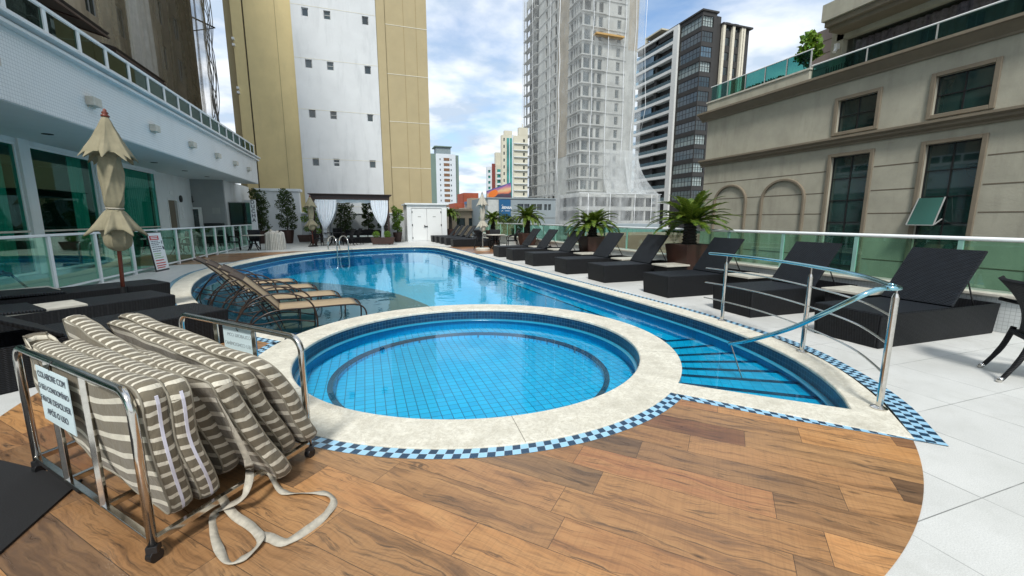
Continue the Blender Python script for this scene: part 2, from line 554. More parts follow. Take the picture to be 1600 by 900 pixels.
M['ink_grey'] = pm('show_through_ink', (0.36, 0.42, 0.44), 0.6)
M['red_paint'] = pm('red_paint', (0.55, 0.02, 0.03), 0.5)
M['paper'] = pm('paper_white', (0.75, 0.78, 0.78), 0.5, var=0.03)
M['green_ink'] = pm('green_ink', (0.2, 0.4, 0.12), 0.6)
M['black_in'] = pm('dark_interior', (0.02, 0.026, 0.026), 0.9)
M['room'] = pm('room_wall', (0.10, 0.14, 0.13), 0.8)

# ------------------------------------------------------------------ mesh + object helpers
OFF = {}


class MB:
    def __init__(s):
        s.v, s.f, s.uv, s.mi = [], [], [], []

    def face(s, pts, uv=None, mi=0):
        b = len(s.v)
        s.v += [tuple(p) for p in pts]
        s.f.append(tuple(range(b, b + len(pts))))
        s.uv.append(uv)
        s.mi.append(mi)

    def raw(s, vs, fs, mi=0, uvs=None):
        b = len(s.v)
        s.v += [tuple(p) for p in vs]
        for i, f in enumerate(fs):
            s.f.append(tuple(b + k for k in f))
            s.uv.append([uvs[k] for k in f] if uvs else None)
            s.mi.append(mi)
        return s

    def box(s, x0, x1, y0, y1, z0, z1, mi=0):
        v = [(x0, y0, z0), (x1, y0, z0), (x1, y1, z0), (x0, y1, z0), (x0, y0, z1), (x1, y0, z1), (x1, y1, z1), (x0, y1, z1)]
        return s.raw(v, [(0, 3, 2, 1), (4, 5, 6, 7), (0, 1, 5, 4), (1, 2, 6, 5), (2, 3, 7, 6), (3, 0, 4, 7)], mi)

    def hexa(s, bot, top, mi=0):
        """bot/top: 4 points each, counter-clockwise seen from above"""
        return s.raw(list(bot) + list(top), [(0, 3, 2, 1), (4, 5, 6, 7), (0, 1, 5, 4), (1, 2, 6, 5), (2, 3, 7, 6), (3, 0, 4, 7)], mi)

    def prism(s, poly, z0, z1, mi=0, holes=()):
        loops = [list(poly)] + [list(h) for h in holes]
        tri = tessellate_polygon([[Vector((p[0], p[1], 0)) for p in l] for l in loops])
        pts = [p for l in loops for p in l]
        n = len(pts)
        vs = [(p[0], p[1], z0) for p in pts] + [(p[0], p[1], z1) for p in pts]
        fs = []
        for t in tri:
            a, b, c = (Vector(pts[i][:2]) for i in t)
            if (b - a).cross(c - a) < 0:
                t = t[::-1]
            fs.append(tuple(n + i for i in t))
            if z1 != z0:
                fs.append(tuple(t[::-1]))
        if z1 != z0:
            o = 0
            for l in loops:
                k = len(l)
                for i in range(k):
                    a, b = o + i, o + (i + 1) % k
                    fs.append((a, b, n + b, n + a))
                o += k
        return s.raw(vs, fs, mi)

    def sheet(s, poly, z, holes=(), mi=0):
        return s.prism(poly, z, z, mi, holes)

    def wall(s, line, z0, z1, closed=False, flip=False, uv=True):
        """vertical strip under a polyline, uv in metres"""
        pts = list(line) + ([line[0]] if closed else [])
        d = 0
        for a, b in zip(pts, pts[1:]):
            l = math.hypot(b[0] - a[0], b[1] - a[1])
            q = [(a[0], a[1], z0), (b[0], b[1], z0), (b[0], b[1], z1), (a[0], a[1], z1)]
            u = [(d, z0), (d + l, z0), (d + l, z1), (d, z1)]
            if flip:
                q, u = q[::-1], u[::-1]
            s.face(q, u)
            d += l

    def strip(s, A, B, z, closed=False, vscale=None, rows=2, tile=0.055):
        """flat band between polylines A and B; uv: metres along, rows across"""
        A, B = list(A), list(B)
        if closed:
            A.append(A[0])
            B.append(B[0])
        d = 0
        for i in range(len(A) - 1):
            l = (math.dist(A[i][:2], A[i + 1][:2]) + math.dist(B[i][:2], B[i + 1][:2])) / 2
            s.face([(*A[i][:2], z), (*B[i][:2], z), (*B[i + 1][:2], z), (*A[i + 1][:2], z)],
                   [(d, 0.0001), (d, rows * tile - 0.0001), (d + l, rows * tile - 0.0001), (d + l, 0.0001)])
            d += l

    def tube(s, path, r, seg=8, closed=False, mi=0, cap=True):
        P = [Vector(p) for p in path]
        n = len(P)
        rr = r if isinstance(r, (list, tuple)) else [r] * n
        vs, fs = [], []
        prev = None
        for i in range(n):
            if closed:
                t = (P[(i + 1) % n] - P[i - 1])
            else:
                t = P[min(i + 1, n - 1)] - P[max(i - 1, 0)]
            t.normalize()
            if prev is None:
                a = Vector((0, 0, 1)) if abs(t.z) < 0.9 else Vector((1, 0, 0))
                u = t.cross(a).normalized()
            else:
                u = (prev - t * prev.dot(t)).normalized()
            prev = u
            w_ = t.cross(u)
            for k in range(seg):
                an = 2 * PI * k / seg
                vs.append(P[i] + (u * math.cos(an) + w_ * math.sin(an)) * rr[i])
        m_ = n if closed else n - 1
        for i in range(m_):
            for k in range(seg):
                a, b = i * seg + k, i * seg + (k + 1) % seg
                c, d = ((i + 1) % n) * seg + (k + 1) % seg, ((i + 1) % n) * seg + k
                fs.append((a, b, c, d))
        if cap and not closed:
            fs.append(tuple(range(seg))[::-1])
            fs.append(tuple((n - 1) * seg + k for k in range(seg)))
        return s.raw(vs, fs, mi)

    def bar(s, path, wx, wy, mi=0, upv=(0, 0, 1)):
        """rectangular-section bar along a path"""
        P = [Vector(p) for p in path]
        vs, fs = [], []
        n = len(P)
        for i in range(n):
            t = (P[min(i + 1, n - 1)] - P[max(i - 1, 0)]).normalized()
            a = Vector(upv)
            if abs(t.dot(a)) > 0.95:
                a = Vector((1, 0, 0))
            u = t.cross(a).normalized()
            w_ = u.cross(t)
            for sx, sy in ((-1, -1), (1, -1), (1, 1), (-1, 1)):
                vs.append(P[i] + u * sx * wx / 2 + w_ * sy * wy / 2)
        for i in range(n - 1):
            for k in range(4):
                fs.append((i * 4 + k, i * 4 + (k + 1) % 4, (i + 1) * 4 + (k + 1) % 4, (i + 1) * 4 + k))
        fs.append((3, 2, 1, 0))
        fs.append(tuple((n - 1) * 4 + k for k in range(4)))
        return s.raw(vs, fs, mi)

    def lathe(s, prof, c=(0, 0, 0), seg=16, mi=0):
        vs, fs = [], []
        for r, z in prof:
            for k in range(seg):
                a = 2 * PI * k / seg
                vs.append((c[0] + r * math.cos(a), c[1] + r * math.sin(a), c[2] + z))
        for i in range(len(prof) - 1):
            for k in range(seg):
                fs.append((i * seg + k, i * seg + (k + 1) % seg, (i + 1) * seg + (k + 1) % seg, (i + 1) * seg + k))
        fs.append(tuple(range(seg))[::-1])
        fs.append(tuple((len(prof) - 1) * seg + k for k in range(seg)))
        return s.raw(vs, fs, mi)

    def build(s, name, mats, parent=None, world=False, smooth=False, bevel=0.0, merge=False, recalc=False):
        me = bpy.data.meshes.new(name)
        vs = s.v
        off = Vector((0, 0, 0))
        if parent is not None:
            off = OFF.get(parent.name, Vector((0, 0, 0)))
        if world:
            vs = [(p[0] - off.x, p[1] - off.y, p[2] - off.z) for p in vs]
        me.from_pydata(vs, [], s.f)
        if any(u is not None for u in s.uv):
            ul = me.uv_layers.new(name='UVMap')
            i = 0
            for u, f in zip(s.uv, s.f):
                for k in range(len(f)):
                    ul.data[i].uv = u[k] if u else (0, 0)
                    i += 1
        if not isinstance(mats, (list, tuple)):
            mats = [mats]
        for m_ in mats:
            me.materials.append(M[m_] if isinstance(m_, str) else m_)
        if len(mats) > 1:
            me.polygons.foreach_set('material_index', s.mi)
        if merge or recalc:
            b = bmesh.new()
            b.from_mesh(me)
            if merge:
                bmesh.ops.remove_doubles(b, verts=b.verts, dist=1e-4)
            if recalc:
                bmesh.ops.recalc_face_normals(b, faces=b.faces)
            b.to_mesh(me)
            b.free()
        if smooth:
            me.polygons.foreach_set('use_smooth', [True] * len(me.polygons))
        me.update()
        o = bpy.data.objects.new(name, me)
        col.objects.link(o)
        if parent is not None:
            o.parent = parent
            OFF[o.name] = off
        else:
            OFF[o.name] = Vector((0, 0, 0))
        if bevel:
            bm_ = o.modifiers.new('bevel', 'BEVEL')
            bm_.width = bevel
            bm_.segments = 2
            bm_.limit_method = 'ANGLE'
        return o


def tag(o, label, cat, group=None, kind=None):
    o['label'] = label
    o['category'] = cat
    if group:
        o['group'] = group
    if kind:
        o['kind'] = kind
    return o


def thing(name, label, cat, loc=(0, 0, 0), rot=0.0, group=None):
    o = bpy.data.objects.new(name, None)
    o.empty_display_size = 0.2
    col.objects.link(o)
    o.location = loc
    o.rotation_euler = (0, 0, rot)
    OFF[o.name] = Vector(loc)
    return tag(o, label, cat, group)


def struct(o):
    o['kind'] = 'structure'
    return o


def dup(o, loc, rot=0.0, label=None, scale=None):
    def cp(a, par):
        c = a.copy()
        col.objects.link(c)
        if par is not None:
            c.parent = par
        for ch in a.children:
            cp(ch, c)
        return c
    c = cp(o, None)
    c.location = loc
    c.rotation_euler = (0, 0, rot)
    if scale:
        c.scale = (scale,) * 3 if isinstance(scale, (int, float)) else scale
    if label:
        c['label'] = label
    return c


def text_mesh(s, size, mat, parent, origin, xdir, updir, name='lettering', extrude=0.002, align='CENTER', mirror=False, bold=0.0, spacing=1.0, lines=1.0):
    cu = bpy.data.curves.new('t', 'FONT')
    cu.body = s
    cu.size = size
    cu.extrude = extrude
    cu.align_x = align
    cu.align_y = 'CENTER'
    cu.offset = bold
    cu.space_character = spacing
    cu.space_line = lines
    o = bpy.data.objects.new('t', cu)
    col.objects.link(o)
    dg = bpy.context.evaluated_depsgraph_get()
    me = bpy.data.meshes.new_from_object(o.evaluated_get(dg))
    bpy.data.objects.remove(o)
    x = Vector(xdir).normalized()
    u = Vector(updir).normalized()
    if mirror:
        x = -x
    n = x.cross(u)
    off = OFF[parent.name]
    for v in me.vertices:
        c = v.co
        v.co = Vector(origin) + x * c.x + u * c.y + n * c.z - off
    me.materials.clear()
    me.materials.append(M[mat])
    ob = bpy.data.objects.new(name, me)
    col.objects.link(ob)
    ob.parent = parent
    OFF[ob.name] = off
    return ob


def offset(line, d, closed=False):
    """offset a polyline to its right by d"""
    n = len(line)
    o = []
    for i in range(n):
        if closed:
            a, b, c = line[i - 1], line[i], line[(i + 1) % n]
        else:
            a, b, c = line[max(i - 1, 0)], line[i], line[min(i + 1, n - 1)]
        def nr(p, q):
            dx_, dy_ = q[0] - p[0], q[1] - p[1]
            l = math.hypot(dx_, dy_) or 1
            return (dy_ / l, -dx_ / l)
        ns = []
        if a != b:
            ns.append(nr(a, b))
        if b != c:
            ns.append(nr(b, c))
        mx_ = sum(k[0] for k in ns) / len(ns)
        my_ = sum(k[1] for k in ns) / len(ns)
        l2 = mx_ * mx_ + my_ * my_
        k = d / max(l2, 0.3)
        o.append((b[0] + mx_ * k, b[1] + my_ * k))
    return o


def crom(pts, n=6, closed=False):
    """Catmull-Rom through 2-D or 3-D points"""
    P = [Vector((*p, 0)) if len(p) == 2 else Vector(p) for p in pts]
    dim = len(pts[0])
    res = []
    N = len(P)
    segs = N if closed else N - 1
    for i in range(segs):
        if closed:
            a, b, c, d = P[i - 1], P[i], P[(i + 1) % N], P[(i + 2) % N]
        else:
            a, b, c, d = P[max(i - 1, 0)], P[i], P[i + 1], P[min(i + 2, N - 1)]
        for k in range(n):
            t = k / n
            q = 0.5 * ((2 * b) + (c - a) * t + (2 * a - 5 * b + 4 * c - d) * t * t + (3 * b - a - 3 * c + d) * t ** 3)
            res.append(tuple(q[:dim]))
    if not closed:
        res.append(tuple(P[-1][:dim]))
    return res


def arc(cx, cy, r, a0, a1, n):
    return [(cx + r * math.cos(a0 + (a1 - a0) * i / n), cy + r * math.sin(a0 + (a1 - a0) * i / n)) for i in range(n + 1)]


# ------------------------------------------------------------------ setting: pool, floor
SX, SY = 1.15, 4.79            # centre of the round spa pool
WZ = -0.17                     # water level
P_IN_L = crom([(-1.07, 6.12), (-1.45, 6.42), (-1.93, 6.93), (-2.45, 7.75), (-2.91, 8.84), (-3.3, 9.75), (-3.65, 10.8), (-3.95, 12.0),
               (-4.17, 13.5), (-4.17, 14.9), (-4.0, 16.2), (-3.7, 17.6), (-3.2, 19.3), (-2.1, 21.25), (-0.5, 22.6),
               (1.2, 23.2), (2.5, 23.25), (3.2, 22.7), (3.6, 21.4), (3.85, 19.0), (4.12, 15.26), (4.38, 10.6), (4.55, 8.14),
               (4.65, 6.37), (4.68, 5.05), (4.62, 4.27), (4.52, 3.72), (4.33, 3.14), (4.08, 2.67), (3.84, 2.34), (3.57, 2.08)], 5)
P_OUT_L = crom([(-1.02, 5.63), (-1.36, 5.97), (-1.8, 6.42), (-2.3, 7.05), (-2.85, 8.05), (-3.3, 8.98), (-3.75, 10.0), (-4.15, 11.2),
                (-4.45, 12.5), (-4.65, 14.0), (-4.6, 15.5), (-4.38, 16.9), (-4.05, 18.6), (-3.4, 20.3), (-2.5, 21.7), (-0.9, 23.1),
                (1.0, 23.8), (2.8, 23.85), (3.75, 23.3), (4.12, 21.6), (4.3, 19.0), (4.48, 15.3), (4.68, 11.0), (4.8, 8.5), (4.92, 6.87),
                (4.975, 5.38), (4.94, 4.6), (4.86, 3.82), (4.73, 3.3), (4.53, 2.88), (4.28, 2.46), (3.95, 2.05), (3.49, 1.62)], 5)


def resample(line, n):
    d = [0]
    for a, b in zip(line, line[1:]):
        d.append(d[-1] + math.dist(a, b))
    o = []
    j = 0
    for i in range(n):
        t = d[-1] * i / (n - 1)
        while j < len(d) - 2 and d[j + 1] < t:
            j += 1
        f = (t - d[j]) / ((d[j + 1] - d[j]) or 1)
        o.append(tuple(line[j][k] + (line[j + 1][k] - line[j][k]) * f for k in range(len(line[0]))))
    return o


NOTCH_OUT = (2.47, 2.78)       # where the straight coping meets the spa coping, outer side
a_notch = math.atan2(NOTCH_OUT[1] - SY, NOTCH_OUT[0] - SX)
a_tip = math.atan2(5.63 - SY, -1.02 - SX)
arc_out = arc(SX, SY, 2.36, a_notch, a_tip - 2 * PI, 90)      # clockwise round the near side
# closed outline of everything paved in stone (coping outer), clockwise
OUTL = P_OUT_L + [(3.0, 2.18)] + arc_out[:-1]
# tile band outer edges
T_MAIN = offset(P_OUT_L, -0.115)
k0 = int(len(P_OUT_L) * 0.62)
T_MAIN = []
oA = offset(P_OUT_L, -0.11)
oB = offset(P_OUT_L, -0.165)
for i, (a, b) in enumerate(zip(oA, oB)):
    f = max(0, min(1, (i - 130) / 25))
    T_MAIN.append((a[0] + (b[0] - a[0]) * f, a[1] + (b[1] - a[1]) * f))
T_MAIN[-1] = (3.60, 1.49)
T_MAIN[0] = (-1.12, 5.57)
T_STR = [(3.60, 1.49), (2.46, 2.64)]
arc_t = [p for p in arc(SX, SY, 2.47, a_notch - 0.012, a_tip - 2 * PI + 0.0, 90)]
arc_t[-1] = (-1.12, 5.57)
TOUT = T_MAIN + arc_t[:-1]

# deck floor with the pool hole
DX0, DX1, DY0, DY1 = -16.0, 7.96, -5.0, 31.0
mb = MB()
mb.sheet([(DX0, DY0), (DX1, DY0), (DX1, DY1), (DX0, DY1)], 0.0, holes=[TOUT])
struct(mb.build('deck_floor', 'floor'))
mb = MB()
mb.box(DX0, 8.3, DY0, DY1, -6.5, -1.4)
mb.box(7.97, 8.3, DY0, DY1, -1.4, -0.005)
struct(mb.build('terrace_podium', 'white_wall'))

# wood-look circle round the spa: clipped between the big circle and the tile band
RW = 3.93
def inside(p):
    return math.hypot(p[0] - SX, p[1] - SY) < RW
tl = [p for p in T_MAIN[:60] if inside(p)]
band = [(3.46, 1.63)] + [T_STR[1]] + arc_t[1:] + tl[1:]
a_s = math.atan2(1.56 - SY, 3.5 - SX)
a_e = math.atan2(tl[-1][1] - SY, tl[-1][0] - SX) - 2 * PI
big = arc(SX, SY, RW, a_s, a_e, 120)
mb = MB()
mb.sheet(big + band[::-1], 0.004)
struct(mb.build('wood_tile_floor', 'wood'))
# wood-look band at the far end of the pool
def xcut(line, lo, hi):
    return [p for p in line if lo <= p[1] <= hi]
lf = [p for p in T_MAIN[:90] if 17.2 <= p[1] <= 22.2]
mb = MB()
mb.sheet([(-8.5, 16.4), (-6.0, 16.6), (-5.3, 16.7), (lf[0][0] - 0.02, 17.15)] + [(p[0] - 0.02, p[1]) for p in lf] + [(-6.0, 21.3), (-8.5, 21.2)], 0.004)
rt = [p for p in T_MAIN[90:] if 16.9 <= p[1] <= 22.9]
mb.sheet([(p[0] + 0.02, p[1]) for p in rt] + [(7.9, 16.9), (7.9, 22.6)], 0.004)
struct(mb.build('wood_tile_floor', 'wood_far'))

# blue check tile border
mb = MB()
mb.strip(P_OUT_L[:135], T_MAIN[:135], 0.006, rows=2)
mb.strip(P_OUT_L[134:], T_MAIN[134:], 0.006, rows=3)
mb.strip([(3.49, 1.62), (2.99, 2.19), (2.47, 2.78)], [(3.60, 1.49), (2.94, 2.115), (2.44, 2.665)], 0.006, rows=2)
mb.strip(arc_out, arc_t, 0.006, rows=2)
struct(mb.build('blue_tile_border', 'check'))

# coping stones: flat top with a rounded, slightly raised lip
def coping(inner, outer, closed=False, z=0.011):
    m_ = MB()
    n = len(inner)
    rows_ = [(0.0, -0.02), (0.0, z - 0.010), (0.03, z), (0.98, z), (1.0, z - 0.003), (1.0, -0.01)]
    vs, fs = [], []
    for i in range(n):
        for t, zz in rows_:
            vs.append((inner[i][0] + (outer[i][0] - inner[i][0]) * t, inner[i][1] + (outer[i][1] - inner[i][1]) * t, zz))
    k = len(rows_)
    for i in range(n if closed else n - 1):
        j = (i + 1) % n
        for r_ in range(k - 1):
            fs.append((i * k + r_, j * k + r_, j * k + r_ + 1, i * k + r_ + 1))
    m_.raw(vs, fs)
    return m_

NI = 170
ci, co = resample(P_IN_L, NI), resample(P_OUT_L, NI)
# match samples by the nearest outer point so the joints run across the band
co = []
for i, p in enumerate(ci):
    j0 = min(range(len(P_OUT_L)), key=lambda j: math.dist(P_OUT_L[j], p))
    co.append(P_OUT_L[j0])
co = [co[0]] + [tuple(sum(co[max(0, min(NI - 1, i + d))][k] for d in (-2, -1, 0, 1, 2)) / 5 for k in (0, 1)) for i in range(1, NI - 1)] + [co[-1]]
co[0] = (-1.02, 5.63)
co[-1] = (3.49, 1.62)
obj_c = coping(ci, co)
c2 = coping([(3.57, 2.08), (3.12, 2.50), (2.56, 3.05)], [(3.49, 1.62), (2.99, 2.19), (2.36, 2.91)])
c3 = coping(arc(SX, SY, 1.945, 0, 2 * PI, 120)[:-1], arc(SX, SY, 2.36, 0, 2 * PI, 120)[:-1], True, 0.014)
for a, nm in ((obj_c, 'pool_coping'), (c2, 'pool_coping'), (c3, 'spa_coping')):
    struct(a.build(nm, 'coping', recalc=True, smooth=False))
# joints in the coping
mb = MB()
for an in (-95, -150, -28, 40, 95, 150, 205):
    a = R(an)
    p, q = (SX + 1.96 * math.cos(a), SY + 1.96 * math.sin(a)), (SX + 2.355 * math.cos(a), SY + 2.355 * math.sin(a))
    n_ = (-math.sin(a) * 0.002, math.cos(a) * 0.002)
    mb.face([(p[0] - n_[0], p[1] - n_[1], .0160), (q[0] - n_[0], q[1] - n_[1], .0160), (q[0] + n_[0], q[1] + n_[1], .0160), (p[0] + n_[0], p[1] + n_[1], .0160)])
for i in range(6, NI - 4, 7):
    p, q = ci[i], co[i]
    d_ = Vector((q[0] - p[0], q[1] - p[1], 0)).normalized()
    n_ = Vector((-d_.y, d_.x, 0)) * 0.002
    P_, Q_ = Vector((*p, .0130)) + d_ * 0.015, Vector((*q, .0130)) - d_ * 0.012
    mb.face([P_ - n_, Q_ - n_, Q_ + n_, P_ + n_])
M['joint'] = pm('joint_mortar', (0.16, 0.15, 0.12), 0.8)
struct(mb.build('coping_joints', 'joint'))

# pool shells
def shell(line, closed, zb, inward_flip, nm):
    w1 = offset(line, -0.004 if not inward_flip else 0.004, closed)
    a = MB()
    a.wall(w1, -0.155, -0.012, closed)
    struct(a.build(nm + '_waterline_tiles', 'navy'))
    b = MB()
    b.wall(w1, zb, -0.19, closed)
    struct(b.build(nm + '_wall', 'azure_wall'))
    c = MB()
    for r0, z0_, r1, z1_ in ((-0.004, -0.155, 0.035, -0.163), (0.035, -0.163, 0.042, -0.176), (0.042, -0.176, 0.03, -0.19), (0.03, -0.19, -0.004, -0.195)):
        sg = 1 if not inward_flip else -1
        A, B = offset(line, r0 * sg, closed), offset(line, r1 * sg, closed)
        k = len(A)
        for i in range(k if closed else k - 1):
            j = (i + 1) % k
            c.face([(*A[i], z0_), (*A[j], z0_), (*B[j], z1_), (*B[i], z1_)])
    struct(c.build(nm + '_trim', 'trim', smooth=True, merge=True))

spa_in = arc(SX, SY, 1.945, 0, 2 * PI, 120)[:-1]
shell(spa_in[::-1], True, -0.42, False, 'spa')
main_line = P_IN_L + [(3.12, 2.50), (2.58, 3.02)]
spa_back = arc(SX, SY, 2.33, math.atan2(3.02 - SY, 2.58 - SX), math.atan2(6.12 - SY, -1.07 - SX), 60)
main_closed = P_IN_L + [(3.12, 2.50)] + spa_back[:-1]
shell(main_closed, True, -0.9, False, 'pool')

# water sheets
mb = MB()
ww = P_IN_L + [(3.12, 2.50)] + arc(SX, SY, 2.2, math.atan2(3.02 - SY, 2.58 - SX), math.atan2(6.12 - SY, -1.07 - SX), 60)
mb.sheet(offset(ww, -0.003, True), WZ)
struct(mb.build('pool_water', 'water', recalc=False))
mb = MB()
mb.sheet(arc(SX, SY, 1.948, 0, 2 * PI, 120)[:-1], WZ)
struct(mb.build('spa_water', 'water2'))

def mk_flat_tile(name, s, wd, ca, cb, grout, ang, rough=0.3):
    m = NT(name)
    v = m.mapv(m.pos(), rot=(0, 0, ang))
    g = grid_lines(m, v, s, s, wd)
    f = m.n('SeparateXYZ')
    m.set(f.inputs[0], v)
    cc = m.n('CombineXYZ')
    m.set(cc.inputs[0], m.math('FLOOR', m.math('DIVIDE', f.outputs[0], s)))
    m.set(cc.inputs[1], m.math('FLOOR', m.math('DIVIDE', f.outputs[1], s)))
    wnn = m.n('TexWhiteNoise', noise_dimensions='2D')
    m.set(wnn.inputs['Vector'], cc)
    c = m.mix(wnn.outputs['Value'], ca, cb)
    c = m.mix(g, c, grout)
    m.bsdf(Base_Color=c, Roughness=rough)
    return m.m

AZ = ((0.002, 0.385, 0.67), (0.006, 0.46, 0.75))
M['spa_floor'] = mk_flat_tile('azure_floor_tile', 0.10, 0.008, *AZ, (0.002, 0.11, 0.22), 0)
M['pool_floor'] = mk_flat_tile('azure_pool_floor', 0.115, 0.005, (0.001, 0.45, 0.69), (0.003, 0.51, 0.75), (0.001, 0.30, 0.48), 0)
M['shelf_tile'] = mk_flat_tile('slate_blue_shelf_tile', 0.115, 0.006, (0.014, 0.045, 0.075), (0.02, 0.06, 0.095), (0.008, 0.022, 0.04), 0)
M['step_tile'] = mk_flat_tile('azure_step_tile', 0.10, 0.005, (0.004, 0.38, 0.60), (0.008, 0.45, 0.68), (0.006, 0.2, 0.34), R(36))
M['nosing'] = pm('navy_nosing_tile', (0.006, 0.035, 0.085), 0.2, var=0.2, vs=20)
# spa: bench ring and floor
mb = MB()
mb.sheet(arc(SX, SY, 1.96, 0, 2 * PI, 100)[:-1], -0.30, holes=[arc(SX, SY, 1.58, 0, 2 * PI, 100)[:-1]])
mb.wall(arc(SX, SY, 1.58, 0, 2 * PI, 100)[:-1], -0.38, -0.30, True)
mb.sheet(arc(SX, SY, 1.60, 0, 2 * PI, 100)[:-1], -0.37)
struct(mb.build('spa_floor', 'spa_floor'))
mb = MB()
mb.strip(arc(SX, SY, 1.578, 0, 2 * PI, 100), arc(SX, SY, 1.635, 0, 2 * PI, 100), -0.296)
mb.wall(arc(SX, SY, 1.576, 0, 2 * PI, 100), -0.33, -0.295)
struct(mb.build('spa_bench_edge', 'nosing'))
# main pool floor, shallow lounging shelf
mb = MB()
mb.sheet(offset(main_closed, -0.02, True), -0.85)
struct(mb.build('pool_floor', 'pool_floor'))
shelf_edge = crom([(-4.3, 15.9), (-3.3, 15.1), (-2.5, 14.1), (-1.32, 13.2), (-0.26, 12.1), (0.6, 10.7), (1.08, 9.3), (1.3, 8.2), (1.35, 6.9)], 5)
pl = [p for p in P_IN_L if p[1] < 15.85 and p[0] < 0]
shelf = [(p[0] - 0.02, p[1]) for p in pl] + shelf_edge[1:] + arc(SX, SY, 2.25, R(85), math.atan2(6.12 - SY, -1.07 - SX), 20)
mb = MB()
mb.sheet(shelf, -0.33)
struct(mb.build('shallow_shelf', 'shelf_tile'))
mb = MB()
mb.wall(shelf_edge, -0.85, -0.33)
struct(mb.build('shelf_wall', 'azure_wall'))
# underwater ledge along the long right wall
la = [p for p in P_IN_L if p[0] > 2.5 and 4.0 < p[1] < 23]
mb = MB()
lb = offset(la, 0.32)
for i in range(len(la) - 1):
    mb.face([(*la[i], -0.40), (*la[i + 1], -0.40), (*lb[i + 1], -0.40), (*lb[i], -0.40)])
    mb.face([(*lb[i], -0.40), (*lb[i + 1], -0.40), (*lb[i + 1], -0.86), (*lb[i], -0.86)])
struct(mb.build('pool_ledge', 'pool_floor', recalc=True))
mb = MB()
lc = offset(la, 0.26)
for i in range(len(la) - 1):
    mb.face([(*lc[i], -0.396), (*lc[i + 1], -0.396), (*lb[i + 1], -0.396), (*lb[i], -0.396)])
struct(mb.build('pool_ledge_edge', 'nosing'))
# corner steps, parallel to the straight coping
sd_ = Vector((3.57 - 2.58, 2.08 - 3.02)).normalized()          # along the coping
sn_ = Vector((-sd_.y, sd_.x))                                   # into the pool
O_ = Vector((2.58, 3.02))
wl = P_IN_L[100:]
def in_pool(p):
    if math.hypot(p[0] - SX, p[1] - SY) < 2.24:
        return False
    # inside the closed outline
    c_ = False
    n = len(main_closed)
    for i in range(n):
        x1, y1 = main_closed[i]
        x2, y2 = main_closed[(i + 1) % n]
        if (y1 > p[1]) != (y2 > p[1]) and p[0] < (x2 - x1) * (p[1] - y1) / (y2 - y1) + x1:
            c_ = not c_
    return c_
def span(dn):
    ts = [t * 0.02 for t in range(-60, 160) if in_pool(O_ + sn_ * dn + sd_ * (t * 0.02))]
    ts = [t for t in ts]
    return (min(ts) - 0.06, max(ts) + 0.06) if ts else None
STEPS = [((2.45, 3.1), (3.75, 2.0), -0.195), ((3.10, 3.39), (4.13, 2.64), -0.205), ((3.31, 3.61), (4.34, 3.0), -0.225), ((3.49, 3.84), (4.48, 3.37), -0.245),
         ((3.68, 4.08), (4.62, 3.76), -0.265), ((3.85, 4.35), (4.66, 4.18), -0.285), ((3.98, 4.68), (4.72, 4.60), -0.305), ((3.9, 5.1), (4.72, 5.0), -0.325)]
for (a0, a1, za_), (b0, b1, zb_) in zip(STEPS, STEPS[1:]):
    A_, B_, C_, D_ = Vector(a0), Vector(a1), Vector(b1), Vector(b0)
    if A_ != Vector(STEPS[0][0]):
        A_ = A_ + (A_ - B_).normalized() * 0.35
    D_ = D_ + (D_ - C_).normalized() * 0.35
    z = za_ - 0.02
    mb = MB()
    mb.raw([(*A_, z), (*B_, z), (*C_, z), (*D_, z), (*D_, z - 0.1), (*C_, z - 0.1)], [(0, 1, 2, 3), (3, 2, 5, 4)])
    struct(mb.build('pool_step', 'step_tile'))
    w1, w2 = (A_ - D_).normalized() * 0.075, (B_ - C_).normalized() * 0.075
    mb = MB()
    mb.raw([(*(D_ + w1), z + .003), (*(C_ + w2), z + .003), (*C_, z + .003), (*D_, z + .003)], [(0, 1, 2, 3)])
    struct(mb.build('pool_step_edge', 'nosing'))

# ------------------------------------------------------------------ the street and the ground of the town
M['asphalt'] = pm('asphalt', (0.05, 0.05, 0.052), 0.9, var=0.2, vs=0.5)
M['pavement'] = pm('pavement', (0.22, 0.21, 0.20), 0.9, var=0.15, vs=0.7)
M['kerb'] = pm('kerb', (0.35, 0.35, 0.33), 0.9)
mb = MB()
mb.sheet([(-900, -300), (1200, -300), (1200, 2500), (-900, 2500)], -6.6)
struct(mb.build('ground', 'pavement'))
mb = MB()
mb.sheet([(9.6, -60), (14.2, -60), (14.2, 400), (9.6, 400)], -6.59)
mb.sheet([(-200, 41), (9.6, 41), (9.6, 47), (-200, 47)], -6.59)
mb.sheet([(14.2, 41), (200, 41), (200, 47), (14.2, 47)], -6.59)
struct(mb.build('road', 'asphalt'))
mb = MB()
for x0 in (9.45, 14.2):
    mb.box(x0, x0 + 0.15, -60, 40.8, -6.6, -6.47)
    mb.box(x0, x0 + 0.15, 47.2, 400, -6.6, -6.47)
struct(mb.build('kerb', 'kerb'))

